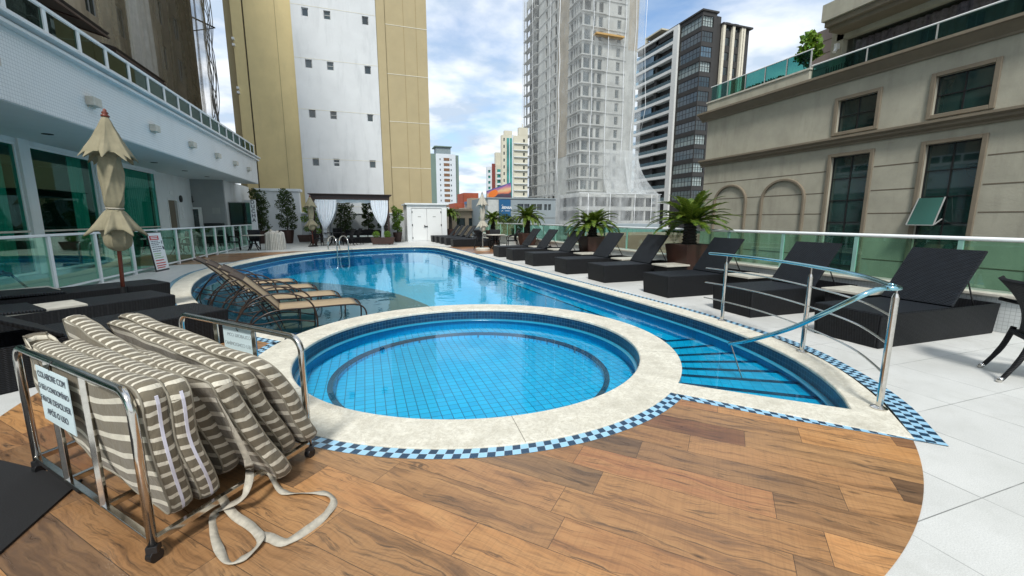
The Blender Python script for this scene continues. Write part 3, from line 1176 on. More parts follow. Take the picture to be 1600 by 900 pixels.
# ------------------------------------------------------------------ facade helper
def facade(mbw, O, U, W, H, ops, depth=0.12, z0=None):
    """wall with real openings. O origin (x,y,z) lower-left, U unit horizontal direction, normal = U x Z pointing outwards.
    ops: (u0,u1,v0,v1). Adds the wall cells and the reveals to mbw."""
    O = Vector(O)
    U = Vector((*U, 0)).normalized()
    Z = Vector((0, 0, 1))
    N = U.cross(Z)
    us = sorted({0, W, *[o[0] for o in ops], *[o[1] for o in ops]})
    us = [u for u in us if 0 <= u <= W]
    vs = sorted({0, H, *[o[2] for o in ops], *[o[3] for o in ops]})
    vs = [v for v in vs if 0 <= v <= H]
    P = lambda u, v, d=0: O + U * u + Z * v - N * d
    for j in range(len(vs) - 1):
        v0, v1 = vs[j], vs[j + 1]
        if v1 - v0 < 1e-4:
            continue
        vm = (v0 + v1) / 2
        row = [o for o in ops if o[2] < vm < o[3]]
        start = None
        for i in range(len(us) - 1):
            um = (us[i] + us[i + 1]) / 2
            hole = any(o[0] < um < o[1] for o in row)
            if not hole and start is None:
                start = us[i]
            if hole and start is not None:
                mbw.face([P(start, v0), P(us[i], v0), P(us[i], v1), P(start, v1)])
                start = None
        if start is not None:
            mbw.face([P(start, v0), P(W, v0), P(W, v1), P(start, v1)])
    for a, b, c, d in ops:
        mbw.face([P(a, c), P(b, c), P(b, c, depth), P(a, c, depth)])
        mbw.face([P(a, d), P(a, d, depth), P(b, d, depth), P(b, d)])
        mbw.face([P(a, c), P(a, c, depth), P(a, d, depth), P(a, d)])
        mbw.face([P(b, c), P(b, d), P(b, d, depth), P(b, c, depth)])
    return P


def window(P, op, parent, glass='dark_glass', frame='black_metal', depth=0.08, fw=0.05, nx=1, ny=1, name='window', world=True, back=None, sill=None):
    """frame and pane in an opening; returns the window part"""
    a, b, c, d = op
    f = MB()
    def bx(u0, u1, v0, v1, d0, d1):
        q = [P(u0, v0, d1), P(u1, v0, d1), P(u1, v0, d0), P(u0, v0, d0)]
        t = [P(u0, v1, d1), P(u1, v1, d1), P(u1, v1, d0), P(u0, v1, d0)]
        f.hexa(q, t)
    d0, d1 = depth - 0.03, depth + 0.03
    bx(a, a + fw, c, d, d0, d1)
    bx(b - fw, b, c, d, d0, d1)
    bx(a + fw, b - fw, c, c + fw, d0, d1)
    bx(a + fw, b - fw, d - fw, d, d0, d1)
    for i in range(1, nx):
        u = a + (b - a) * i / nx
        bx(u - fw / 2, u + fw / 2, c + fw, d - fw, d0, d1)
    for j in range(1, ny):
        v = c + (d - c) * j / ny
        bx(a + fw, b - fw, v - fw / 2, v + fw / 2, d0 + 0.003, d1 + 0.003)
    wo = f.build(name, frame, parent, world=world, recalc=True)
    g = MB()
    g.face([P(a + fw, c + fw, depth), P(b - fw, c + fw, depth), P(b - fw, d - fw, depth), P(a + fw, d - fw, depth)])
    g.build('pane', glass, wo, world=world)
    if back:
        g = MB()
        g.face([P(a, c, depth + back[0]), P(b, c, depth + back[0]), P(b, d, depth + back[0]), P(a, d, depth + back[0])])
        g.build('blind', back[1], wo, world=world)
    return wo


def mk_solid_glass(name, c, rough=0.08, spec=0.8, var=0.5):
    m = NT(name)
    n_ = m.noise(m.pos(), 0.35, 2)
    cc = m.ramp(n_, [(0.3, tuple(x * (1 - var) for x in c)), (0.7, tuple(x * (1 + var) for x in c))])
    m.bsdf(Base_Color=cc, Roughness=rough, Specular_IOR_Level=spec)
    return m.m


M['pane_dark'] = mk_solid_glass('dark_window_glass', (0.015, 0.03, 0.032), 0.05, 1.0)
M['pane_green'] = mk_solid_glass('green_window_glass', (0.020, 0.048, 0.043), 0.03, 1.0)
M['pane_blue'] = mk_solid_glass('blue_window_glass', (0.05, 0.11, 0.16), 0.05, 1.0)
M['frame_grey'] = pm('grey_window_frame', (0.35, 0.36, 0.35), 0.5)
M['frame_white'] = pm('white_window_frame', (0.74, 0.76, 0.75), 0.5, var=0.02)

# ================================================================== the hotel on the left
hotel = thing('hotel_building', 'low white mosaic hotel wing over green glass doors, left of the pool', 'building', (-9, 16, 0))
HX = -6.02
FY0, FY1 = -4.0, 29.9
mb = MB()
mb.box(-15.5, HX, FY0, FY1, 3.62, 4.88)
mb.build('fascia', 'mosaic', hotel, world=True)
mb = MB()
mb.box(-15.5, HX + 0.0, FY0, FY1, 4.88, 4.96)
mb.box(-15.5, HX + 0.15, FY0, FY1 + .1, 4.96, 5.03)
mb.box(-15.5, HX + 0.04, FY0, FY1, 5.03, 5.11)
mb.box(-15.5, HX + 0.22, FY0, FY1 + .13, 5.11, 5.17)
mb.build('cornice', 'white_wall', hotel, world=True, bevel=0.01)
mb = MB()
mb.box(-15.5, HX - 0.02, FY0, FY1, 5.17, 5.34)
mb.build('roof_edge', 'mosaic', hotel, world=True)
mb = MB()
mb.box(-9.4, HX - 0.02, FY0, FY1, 3.600, 3.617)
so_ = mb.build('soffit', 'soffit', hotel, world=True)
for y in (11.5, 14.2, 17.0, 19.9, 22.8, 25.6):
    mb = MB()
    mb.lathe([(0.0, 0), (0.11, 0), (0.11, -0.012), (0.0, -0.012)], (-7.4, y, 3.6), 16)
    mb.build('downlight', 'black_in', hotel, world=True)
# wall lamps under the cornice
for y in (10.2, 13.23, 16.35, 19.39, 22.3, 25.0, 27.6):
    mb = MB()
    mb.box(HX, HX + 0.16, y - 0.17, y + 0.17, 4.14, 4.34)
    mb.box(HX, HX + 0.05, y - 0.12, y + 0.12, 4.10, 4.14)
    mb.build('wall_lamp', 'stone_top', hotel, world=True, bevel=0.01)
# glazed front
GX = -8.6
doors = [(-3.5, -0.2), (0.1, 3.4), (3.7, 7.1), (7.4, 11.2), (11.5, 15.1), (15.5, 18.45), (18.75, 22.95)]
def PG(u, v, d=0):
    return Vector((GX - d, u, v))
mb = MB()
for y0, y1 in zip([d[1] for d in doors[:-1]], [d[0] for d in doors[1:]]):
    mb.box(GX - 0.12, GX + 0.10, y0, y1, 0, 3.6)
mb.box(GX - 0.05, GX + 0.05, -4, 22.95, 3.48, 3.6)
mb.build('door_pillar', 'white_wall', hotel, world=True, bevel=0.008)
for i, (y0, y1) in enumerate(doors):
    window(lambda u, v, d=0: PG(u, v, d), (y0, y1, 0.02, 3.48), hotel, 'hotel_glass', 'white_metal', 0.0, 0.06, 1, 1, 'glass_door')
mb = MB()
mb.box(GX - 0.01, GX + 0.035, -4, 22.9, 1.14, 1.19)
mb.build('transom', 'stone_top', hotel, world=True)
# room behind
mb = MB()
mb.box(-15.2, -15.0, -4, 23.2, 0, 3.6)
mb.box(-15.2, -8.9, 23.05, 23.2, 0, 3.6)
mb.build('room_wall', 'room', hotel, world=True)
def curtain_strip(y0, y1, x, z0, z1, amp=0.05, per=0.16, ns=8):
    m_ = MB()
    n = int((y1 - y0) / per * ns)
    rng = random.Random(int(y0 * 10))
    ph = 0
    vs = []
    for i in range(n + 1):
        y = y0 + (y1 - y0) * i / n
        ph += 2 * PI / ns * rng.uniform(0.7, 1.3)
        vs += [(x + amp * math.sin(ph), y, z0), (x + amp * 0.7 * math.sin(ph + 0.4), y, z1)]
    m_.raw(vs, [(2 * i, 2 * i + 2, 2 * i + 3, 2 * i + 1) for i in range(n)])
    return m_
curtain_strip(18.9, 22.9, -8.85, 0.03, 3.45).build('curtain', 'curtain_g', hotel, world=True, smooth=True)
curtain_strip(13.6, 15.0, -8.85, 0.03, 3.45).build('curtain', 'curtain_g', hotel, world=True, smooth=True)
curtain_strip(17.6, 18.4, -8.85, 0.03, 3.45).build('curtain', 'curtain_g', hotel, world=True, smooth=True)
# walls beyond the glass
mb = MB()
PP = facade(mb, (-8.75, 23.0, 0), (0, 1), 4.45, 3.6, [(1.40, 2.35, 0, 2.38)], 0.12)
mb.build('wall', 'white_wall', hotel, world=True)
mb = MB()
mb.box(-8.86, -8.82, 24.4, 25.35, 0, 2.38)
dr = mb.build('door', pm('brown_door', (0.16, 0.13, 0.09), 0.5), hotel, world=True)
mb = MB()
mb.box(-8.82, -8.78, 24.48, 24.52, 0.95, 1.1)
mb.build('handle', 'steel', dr, world=True)
mb = MB()
for y0, y1, z0, z1 in ((24.33, 24.4, 0, 2.45), (25.35, 25.42, 0, 2.45), (24.4, 25.35, 2.38, 2.45)):
    mb.box(-8.76, -8.72, y0, y1, z0, z1)
mb.build('door_frame', 'frame_white', dr, world=True)
mb = MB()
mb.box(-9.2, -7.25, 27.42, 27.6, 0, 3.6)
mb.build('wall', 'grey_wall', hotel, world=True)
mb = MB()
mb.box(-7.4, -7.25, 27.62, 33, 0, 3.6)
mb.build('wall', 'white_wall', hotel, world=True)
mb = MB()
for x0, x1, z0, z1 in ((-9.05, -8.9, 0, 2.02), (-8.5, -8.35, 0, 2.02), (-9.05, -8.35, 2.02, 2.12)):
    mb.box(x0, x1, 27.36, 27.42, z0, z1)
fr = mb.build('door_frame', 'frame_white', hotel, world=True)
mb = MB()
mb.box(-8.9, -8.5, 27.39, 27.41, 0.0, 2.02)
mb.build('pane', 'pane_dark', fr, world=True)
mb = MB()
mb.box(-8.2, -7.35, 27.0, 27.41, 0.0, 1.27)
mb.build('counter', 'black_in', hotel, world=True, bevel=0.01)
mb = MB()
mb.box(-7.85, -7.5, 27.39, 27.42, 1.78, 2.1)
mb.build('vent_grille', 'frame_grey', hotel, world=True)
mb = MB()
mb.tube([(-8.74, 25.9, 2.5), (-8.70, 25.9, 2.5)], 0.17, 20)
mb.build('wall_clock', 'black_metal', hotel, world=True)
for y0, y1, z0, z1 in ((25.55, 25.75, 1.5, 2.3), (25.95, 26.15, 1.55, 1.8), (25.95, 26.15, 1.85, 2.1), (24.7, 25.05, 2.66, 2.82)):
    mb = MB()
    mb.box(-8.75, -8.73, y0, y1, z0, z1)
    mb.build('wall_notice', 'paper', hotel, world=True)
# small anchor-like ornament on the grey wall
mb = MB()
mb.tube([(-8.72, 27.40, 2.38), (-8.72, 27.40, 2.72)], 0.02, 6)
mb.tube([(-8.80, 27.40, 2.46), (-8.72, 27.40, 2.38), (-8.64, 27.40, 2.46)], 0.018, 6)
mb.build('wall_ornament', 'black_metal', hotel, world=True)

# glass balustrade on the hotel roof
bal = thing('balustrade', 'glass balustrade with white posts on the roof edge of the white hotel wing', 'railing', (-6.1, 16, 5.34))
mb = MB()
mb.box(-6.13, -6.06, -4, 29.9, 5.80, 5.87)
mb.build('handrail', 'white_metal', bal, world=True)
ys = [-3.5 + 1.12 * i for i in range(30)]
ys = [y for y in ys if y < 29.8] + [29.8]
for i, y in enumerate(ys):
    mb = MB()
    mb.box(-6.13, -6.07, y - 0.055, y + 0.055, 5.34, 5.80)
    mb.build('post', 'white_metal', bal, world=True)
for a, b in zip(ys, ys[1:]):
    mb = MB()
    mb.box(-6.105, -6.095, a + 0.06, b - 0.06, 5.37, 5.79)
    mb.build('glass_panel', 'roof_glass', bal, world=True)

# ================================================================== pool-side railings
lr = thing('railing', 'white railing with glass panels between the loungers and the hotel doors, left of the pool', 'railing', (-6, 16, 0))
mb = MB()
mb.box(-6.05, -5.95, -4, 27.2, 1.15, 1.20)
mb.build('handrail', 'white_metal', lr, world=True, bevel=0.01)
mb = MB()
mb.box(-6.02, -5.98, -4, 27.2, 0.07, 0.11)
mb.build('bottom_rail', 'white_metal', lr, world=True)
ys = [-3.0, -1.4, .2, 1.8, 3.35, 4.9, 6.45, 8.0, 9.5, 10.95, 12.5, 14.1, 15.6, 17.0, 18.3, 19.6, 20.9, 22.2, 23.5, 24.8, 26.0, 27.15]
for y in ys:
    mb = MB()
    mb.box(-6.04, -5.96, y - 0.04, y + 0.04, 0, 1.15)
    mb.build('post', 'white_metal', lr, world=True)
for a, b in zip(ys, ys[1:]):
    mb = MB()
    mb.box(-6.006, -5.994, a + 0.05, b - 0.05, 0.12, 1.14)
    mb.build('glass_panel', 'rail_glass', lr, world=True)

par = thing('parapet_wall', 'low white mosaic parapet wall with a stone cap behind the right row of loungers', 'wall', (8.1, 13, 0))
mb = MB()
mb.box(7.97, 8.28, -5, 31, 0, 0.46)
mb.build('wall', 'mosaic_low', par, world=True)
mb = MB()
mb.box(7.92, 8.33, -5, 31, 0.463, 0.51)
mb.build('cap', 'stone_top', par, world=True, bevel=0.01)
rr_ = thing('railing', 'long green glass railing with a silver handrail on the low parapet, right of the pool', 'railing', (8.1, 13, 0.51))
mb = MB()
mb.tube([(8.1, -5, 1.225), (8.1, 31, 1.225)], 0.028, 12)
mb.build('handrail', 'white_metal', rr_, world=True, smooth=True)
ys = [3.61 + 1.375 * i for i in range(-6, 20)]
M['green_post'] = pm('pale_green_post', (0.35, 0.62, 0.55), 0.3, 0.3)
for y in ys:
    mb = MB()
    mb.box(8.085, 8.115, y - 0.03, y + 0.03, 0.51, 1.2)
    mb.build('post', 'green_post', rr_, world=True)
for a, b in zip(ys, ys[1:]):
    mb = MB()
    mb.box(8.095, 8.105, a + 0.035, b - 0.035, 0.54, 1.19)
    mb.build('glass_panel', 'rail_glass', rr_, world=True)

# ================================================================== walls at the far end
def simple(name, label, cat, build, mat, group=None, **kw):
    m_ = MB()
    build(m_)
    return tag(m_.build(name, mat, **kw), label, cat, group)

wb = thing('wall_block', 'tall white wall block with an overhanging cap, behind the two left potted shrubs', 'wall', (-5.2, 31, 0))
mb = MB(); mb.box(-6.45, -3.98, 31.0, 31.7, 0, 3.25); mb.build('wall', 'white_wall', wb, world=True)
mb = MB(); mb.box(-6.55, -3.86, 30.9, 31.8, 3.25, 3.42); mb.build('cap', 'white_metal', wb, world=True, bevel=0.01)
wl_ = thing('garden_wall', 'grey-white garden wall with a cap behind the gazebo', 'wall', (-0.7, 31.3, 0))
mb = MB(); mb.box(-3.97, 3.0, 31.2, 31.4, 0, 1.84); mb.build('wall', pm('pale_grey_render', (0.42, 0.45, 0.46), 0.8, dirt=0.3), wl_, world=True)
mb = MB(); mb.box(-3.97, 3.0, 31.13, 31.47, 1.84, 1.93); mb.build('cap', 'white_metal', wl_, world=True, bevel=0.01)

shed = thing('shed', 'white shed with double doors and a flat cap beyond the far end of the pool', 'shed', (3.9, 29.5, 0))
mb = MB()
PS = facade(mb, (2.62, 28.6, 0), (1, 0), 2.62, 2.42, [(0.30, 2.28, 0.04, 2.2)], 0.08)
mb.box(2.62, 5.24, 28.69, 31.2, 0, 2.42)
mb.box(2.62, 2.9, 28.602, 28.7, 0, 2.42)
mb.build('wall', 'white_wall', shed, world=True)
mb = MB(); mb.box(2.5, 5.36, 28.48, 31.3, 2.42, 2.52); mb.build('roof_cap', 'white_metal', shed, world=True, bevel=0.01)
for x0, x1, hx in ((2.94, 3.90, 3.84), (3.92, 4.88, None)):
    mb = MB(); mb.box(x0, x1, 28.63, 28.66, 0.06, 2.18)
    d_ = mb.build('door', 'frame_white', shed, world=True)
    mb = MB()
    hxx = x0 + 0.02 if hx else x1 - 0.02
    for z in (0.25, 1.1, 1.95):
        mb.box(hxx - 0.03, hxx + 0.02, 28.6, 28.63, z - 0.06, z + 0.06)
    mb.build('hinge', 'black_metal', d_, world=True)
    mb = MB(); mb.box((x0 + x1) / 2 - 0.1, (x0 + x1) / 2 + 0.1, 28.62, 28.63, 1.62, 1.67); mb.build('vent', 'frame_grey', d_, world=True)
    if hx:
        mb = MB(); mb.box(3.72, 3.95, 28.58, 28.625, 0.98, 1.03); mb.box(3.72, 3.78, 28.58, 28.625, 0.94, 1.08); mb.build('handle', 'black_metal', d_, world=True)

# white DUCHA (shower) pillar with a dark glass screen
pil = thing('shower_pillar', 'narrow white pillar lettered DUCHA beside the dark glass shower screen', 'pillar', (-5.9, 27.4, 0))
mb = MB(); mb.box(-6.02, -5.74, 27.3, 27.42, 0, 2.55); mb.build('pillar', 'white_wall', pil, world=True, bevel=0.01)
for i, ch in enumerate('DUCHA'):
    text_mesh(ch, 0.27, 'ink', pil, (-5.88, 27.295, 2.42 - i * 0.25), (1, 0, 0), (0, 0, 1), 'letter', bold=0.006)
scr = thing('shower_screen', 'dark glass shower screen left of the white DUCHA pillar', 'screen', (-6.9, 28.2, 0))
mb = MB(); mb.box(-7.2, -6.05, 27.9, 27.92, 0.5, 2.4); mb.build('glass_panel', mk_glass('smoked_glass', (0.14, 0.16, 0.16), 0.9, base=0.03, gc=(0.7, 0.75, 0.75)), scr, world=True)
mb = MB(); mb.box(-7.22, -6.03, 27.88, 27.94, 2.4, 2.45); mb.box(-7.22, -7.2, 27.88, 27.94, 0, 2.4); mb.build('frame', 'frame_grey', scr, world=True)
lowp = thing('wall_stub', 'low white wall stub with a cap, right behind the DUCHA pillar', 'wall', (-6.2, 30, 0))
mb = MB(); mb.box(-6.75, -6.2, 29.6, 30.9, 0, 2.5); mb.build('wall', 'white_wall', lowp, world=True)
mb = MB(); mb.box(-6.82, -6.13, 29.52, 30.98, 2.5, 2.6); mb.build('cap', 'white_metal', lowp, world=True, bevel=0.01)

# ================================================================== yellow and white tower
M['yellow'] = pm('yellow_render', (0.68, 0.56, 0.29), 0.85, var=0.06, vs=0.8, dirt=0.25, dirtc=(0.4, 0.34, 0.2), bump=0.2, bs=20)
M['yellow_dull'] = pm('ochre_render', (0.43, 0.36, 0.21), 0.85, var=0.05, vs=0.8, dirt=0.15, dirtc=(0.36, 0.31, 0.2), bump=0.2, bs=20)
M['tower_white'] = pm('tower_white_render', (0.66, 0.69, 0.70), 0.85, var=0.05, vs=0.7, dirt=0.35, dirtc=(0.34, 0.37, 0.38), bump=0.2, bs=20)
M['groove'] = pm('dark_groove', (0.09, 0.07, 0.04), 0.9)
M['groove_soft'] = pm('soft_groove', (0.34, 0.27, 0.14), 0.9)
M['pale_line'] = pm('pale_joint_line', (0.70, 0.68, 0.56), 0.8)
tw = thing('apartment_tower', 'tall yellow tower with a white centre strip of small square windows, behind the gazebo', 'building', (-1.4, 42, -6.6))
TZ = 46
mb = MB(); mb.box(-7.17, -4.2, 36.0, 50, -6.6, TZ); mb.box(-7.95, -7.27, 36.0, 50, -6.6, TZ); mb.build('yellow_wall', 'yellow', tw, world=True)
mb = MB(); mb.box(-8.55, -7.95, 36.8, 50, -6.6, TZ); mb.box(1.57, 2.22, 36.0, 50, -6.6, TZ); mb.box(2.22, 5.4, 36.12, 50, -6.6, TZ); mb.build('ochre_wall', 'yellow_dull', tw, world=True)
mb = MB(); mb.box(-7.27, -7.17, 36.1, 50, -6.6, TZ); mb.build('dark_joint', 'groove', tw, world=True)
mb = MB()
for x in (3.62, 4.57):
    mb.box(x - 0.02, x + 0.02, 36.11, 36.12, -6.6, TZ)
mb.box(2.22, 2.26, 36.1, 36.12, -6.6, TZ)
mb.box(-5.24, -5.21, 35.99, 36.0, -6.6, TZ)
mb.build('groove_line', 'groove_soft', tw, world=True)
ops, wz = [], []
for zc_ in [5.76 + 3.46 * k for k in range(-3, 11)]:
    for xc in (-3.27, -1.81, 0.82):
        ops.append((xc - 0.23 + 4.2, xc + 0.23 + 4.2, zc_ - 0.29 + 6.6, zc_ + 0.29 + 6.6))
mb = MB()
PT = facade(mb, (-4.2, 35.9, -6.6), (1, 0), 5.77, TZ + 6.6, ops, 0.14)
mb.box(-4.2, 1.57, 36.2, 50, -6.6, TZ)
mb.face([(-4.2, 35.9, -6.6), (-4.2, 36.2, -6.6), (-4.2, 36.2, TZ), (-4.2, 35.9, TZ)][::-1])
mb.face([(1.57, 35.9, -6.6), (1.57, 36.2, -6.6), (1.57, 36.2, TZ), (1.57, 35.9, TZ)])
mb.build('white_wall', 'tower_white', tw, world=True)
for i, o_ in enumerate(ops):
    wo = window(PT, o_, tw, 'pane_dark', 'frame_white' if i % 4 == 2 else 'frame_grey', 0.11, 0.045, 1, 2 if i % 3 == 1 else 1)
for k in range(-2, 11):
    mb = MB(); mb.box(-4.2, 1.57, 35.89, 35.9, 5.965 + 3.53 * k, 5.995 + 3.53 * k); mb.build('floor_line', 'pale_line', tw, world=True)
    mb = MB(); mb.box(2.26, 5.4, 36.105, 36.12, 5.58 + 3.53 * k, 5.62 + 3.53 * k); mb.build('floor_line', 'pale_line', tw, world=True)
# small air conditioners on the left edge
for z in (10.2, 10.5, 13.3, 13.7):
    mb = MB()
    mb.box(-8.0, -7.85, 35.8, 36.0, z, z + 0.15)
    mb.build('bracket', 'frame_white', tw, world=True)

# ================================================================== brown netted building, far left
M['brown_wall'] = pm('weathered_brown_render', (0.36, 0.31, 0.23), 0.9, var=0.3, vs=0.5, dirt=0.6, dirtc=(0.12, 0.105, 0.08))
br = thing('old_building', 'dark weathered building in dusty netting behind the white hotel wing', 'building', (-16, 35, -6.6))
ops = []
for k in range(14):
    for j in range(8):
        ops.append((3.0 + k * 3.0, 4.1 + k * 3.0, 9.6 + j * 3.1, 11.3 + j * 3.1))
mb = MB()
PB = facade(mb, (-13.2, 0, -6.6), (0, 1), 46.5, 45, ops, 0.2)
mb.box(-26, -13.6, 0, 46.5, -6.6, 38.4)
mb.face([(-13.2, 46.5, -6.6), (-13.6, 46.5, -6.6), (-13.6, 46.5, 38.4), (-13.2, 46.5, 38.4)])
mb.build('wall', 'brown_wall', br, world=True)
vis = [o for o in ops if 20 < o[0] < 46 and 9 < o[2] < 30]
for o_ in vis:
    window(PB, o_, br, 'pane_dark', 'frame_grey', 0.12, 0.07, 2, 1)
mb = MB()
for o_ in ops:
    if o_ not in vis:
        mb.face([PB(o_[0], o_[2], .15), PB(o_[1], o_[2], .15), PB(o_[1], o_[3], .15), PB(o_[0], o_[3], .15)])
mb.build('window', 'pane_dark', br, world=True)
# vertical pilasters and balcony grilles
mb = MB()
for y in (27.2, 36.4, 44.8):
    mb.box(-13.2, -12.95, y, y + 0.8, -6.6, 38)
mb.build('pilaster', pm('dusty_render', (0.32, 0.28, 0.20), 0.9, var=0.3), br, world=True)
mb = MB()
for y0, z in ((38.5, 9.4), (21.0, 11.5)):
    for k in range(9):
        mb.box(-12.75, -12.70, y0 + k * 0.5, y0 + k * 0.5 + 0.08, z, z + 1.0)
    mb.box(-12.76, -12.69, y0, y0 + 4.1, z + 1.0, z + 1.08)
    mb.box(-13.2, -12.69, y0, y0 + 4.1, z - 0.08, z)
mb.build('balcony_grille', 'black_metal', br, world=True)
# awning canopies
for y0, y1, z in ((19.5, 27.2, 10.75), (27.6, 33.2, 10.3), (33.3, 36.0, 9.9), (12.0, 18.0, 11.2)):
    mb = MB()
    mb.hexa([(-13.2, y0, z), (-11.4, y0, z - 0.55), (-11.4, y1, z - 0.55), (-13.2, y1, z)],
            [(-13.2, y0, z + 0.1), (-11.2, y0, z - 0.40), (-11.2, y1, z - 0.40), (-13.2, y1, z + 0.1)])
    a_ = mb.build('awning', pm('dark_awning', (0.035, 0.028, 0.024), 0.7), br, world=True, recalc=True)
    mb = MB()
    for k in range(5):
        yy = y0 + (y1 - y0) * k / 4
        mb.bar([(-13.2, yy, z - 0.05), (-11.25, yy, z - 0.6)], 0.06, 0.06)
    mb.bar([(-11.25, y0, z - 0.6), (-11.25, y1, z - 0.6)], 0.08, 0.1)
    mb.build('awning_frame', 'dark_wood', a_, world=True)
M['dusty_net'] = mk_net('dusty_brown_net', (0.44, 0.40, 0.30), 0.40, 0.5)
M['grey_net'] = mk_net('grey_tarpaulin', (0.58, 0.58, 0.54), 0.95, 0.5)
def drape(y0, y1, x, z0, z1, amp, per, seed, ny=70, nz=26):
    rng = random.Random(seed)
    ph = [rng.uniform(0, 6) for _ in range(6)]
    vs, fs = [], []
    for j in range(nz + 1):
        t = j / nz
        for i in range(ny + 1):
            s_ = i / ny
            y = y0 + (y1 - y0) * s_
            d = amp * (math.sin(2 * PI * y / per + ph[0] + 1.2 * math.sin(3 * t + ph[1])) + 0.6 * math.sin(2 * PI * y / (per * 0.43) + ph[2] + 2 * t) + 0.4 * math.sin(7 * t + ph[3] + y))
            vs.append((x + d, y, z0 + (z1 - z0) * t))
    for j in range(nz):
        for i in range(ny):
            a = j * (ny + 1) + i
            fs.append((a, a + 1, a + ny + 2, a + ny + 1))
    return MB().raw(vs, fs)
drape(29.0, 46.9, -12.4, 9.0, 38, 0.18, 1.9, 3).build('netting', 'dusty_net', br, world=True, smooth=True)
drape(31.2, 34.6, -12.1, 8.0, 38, 0.12, 1.5, 5, 30).build('tarpaulin', 'grey_net', br, world=True, smooth=True)
mb = MB()
rng = random.Random(5)
for k in range(9):
    y = 46.6 + rng.uniform(0, 1.6)
    z_ = 30
    path = []
    for i in range(14):
        path.append((-12.6 + rng.uniform(-0.15, 0.4) + i * 0.01, y + 0.35 * math.sin(i * 0.5 + k), 38 - i * 2.15))
    mb.tube(crom(path, 3), 0.035, 5)
mb.build('loose_strap', pm('grey_rope', (0.35, 0.36, 0.36), 0.8), br, world=True, smooth=True)
mb = MB()
mb.bar([(-13.2, 46.4, 18.7), (-12.0, 48.2, 18.7)], 0.1, 0.1)
mb.bar([(-13.2, 46.4, 17.6), (-12.0, 48.2, 18.7)], 0.08, 0.08)
mb.build('bracket_arm', 'black_metal', br, world=True)

# ================================================================== beige building on the right
M['beige'] = pm('beige_render', (0.375, 0.362, 0.29), 0.9, var=0.13, vs=1.2, dirt=0.5, dirtc=(0.24, 0.225, 0.18), bump=0.5, bs=18)
M['beige_trim'] = pm('brown_trim_render', (0.19, 0.16, 0.115), 0.8, var=0.1, vs=2)
M['beige_groove'] = pm('groove_shadow_paint', (0.13, 0.11, 0.08), 0.9)
bg_ = thing('hotel_building', 'beige building on the right with brown window surrounds and two blind arches', 'building', (20, 9, -6.6))
BX = 16.0
BY1 = 17.1
def PBG(u, v, d=0):          # u runs along -Y (left to right in the photo)
    return Vector((BX + d, BY1 - u, v - 6.6))
ops = []
def yz(y0, y1, z0, z1):
    return (BY1 - y0, BY1 - y1, z0 + 6.6, z1 + 6.6)
W1 = [yz(10.99, 9.77, 4.52, 5.58), yz(8.28, 7.04, 4.52, 5.58), yz(5.57, 4.33, 4.52, 5.58), yz(2.86, 1.62, 4.52, 5.58)]
W2 = [yz(11.0, 9.76, -0.9, 3.67), yz(8.28, 7.05, -0.9, 3.67), yz(5.57, 4.33, -0.9, 3.67), yz(2.86, 1.62, -0.9, 3.67)]
W3 = [yz(11.0, 9.76, -5.4, -2.2), yz(8.28, 7.05, -5.4, -2.2), yz(5.57, 4.33, -5.4, -2.2), yz(15.9, 14.9, -5.6, -2.6), yz(13.4, 12.2, -5.6, -2.6)]
mb = MB()
PR = facade(mb, (BX, BY1, -6.6), (0, -1), 30, 13.1, W1 + W2 + W3, 0.16)
mb.box(BX + 0.5, BX + 14, BY1 - 30, BY1 - 0.01, -6.6, 6.45)
mb.face([(BX, BY1, -6.6), (BX, BY1, 6.5), (BX + 14, BY1, 6.5), (BX + 14, BY1, -6.6)])
mb.build('wall', 'beige', bg_, world=True)
for o_ in W1:
    window(PR, o_, bg_, 'pane_green', 'black_metal', 0.12, 0.03, 2, 2)
for i, o_ in enumerate(W2):
    wo = window(PR, o_, bg_, 'pane_green', 'black_metal', 0.12, 0.03, 2, 6)
for o_ in W3:
    window(PR, o_, bg_, 'pane_dark', 'black_metal', 0.12, 0.035, 2, 3)
# the awning sash that stands open
sa = MB()
sa.hexa([(15.66, 8.30, 1.33), (15.66, 7.68, 1.33), (15.69, 7.68, 1.33), (15.69, 8.30, 1.33)],
        [(15.96, 8.24, 2.12), (15.96, 7.66, 2.12), (15.99, 7.66, 2.12), (15.99, 8.24, 2.12)])
M['sash_glass'] = mk_solid_glass('green_sash_glass', (0.04, 0.14, 0.12), 0.08, 0.8)
sash = sa.build('open_sash', 'sash_glass', bg_, world=True, recalc=True)
mb = MB()
mb.bar([(15.66, 8.32, 1.32), (15.97, 8.26, 2.13)], 0.025, 0.025)
mb.bar([(15.66, 7.66, 1.32), (15.97, 7.64, 2.13)], 0.025, 0.025)
mb.bar([(15.66, 8.32, 1.32), (15.66, 7.66, 1.32)], 0.025, 0.025)
mb.bar([(15.7, 7.66, 1.34), (16.1, 7.7, 1.5)], 0.025, 0.025)
mb.build('sash_frame', 'frame_grey', sash, world=True)
# window surrounds
for o_ in W1 + W2:
    a, b, c, d = o_
    t = 0.115
    mb = MB()
    for u0, u1, v0, v1 in ((a - t, a, c - t, d + t), (b, b + t, c - t, d + t), (a, b, d, d + t), (a, b, c - t, c)):
        q = [PR(u0, v0, 0.0), PR(u1, v0, 0.0), PR(u1, v0, -0.07), PR(u0, v0, -0.07)]
        q2 = [PR(u0, v1, 0.0), PR(u1, v1, 0.0), PR(u1, v1, -0.07), PR(u0, v1, -0.07)]
        mb.hexa(q, q2)
    mb.build('window_surround', 'beige_trim', bg_, world=True, recalc=True, bevel=0.012)
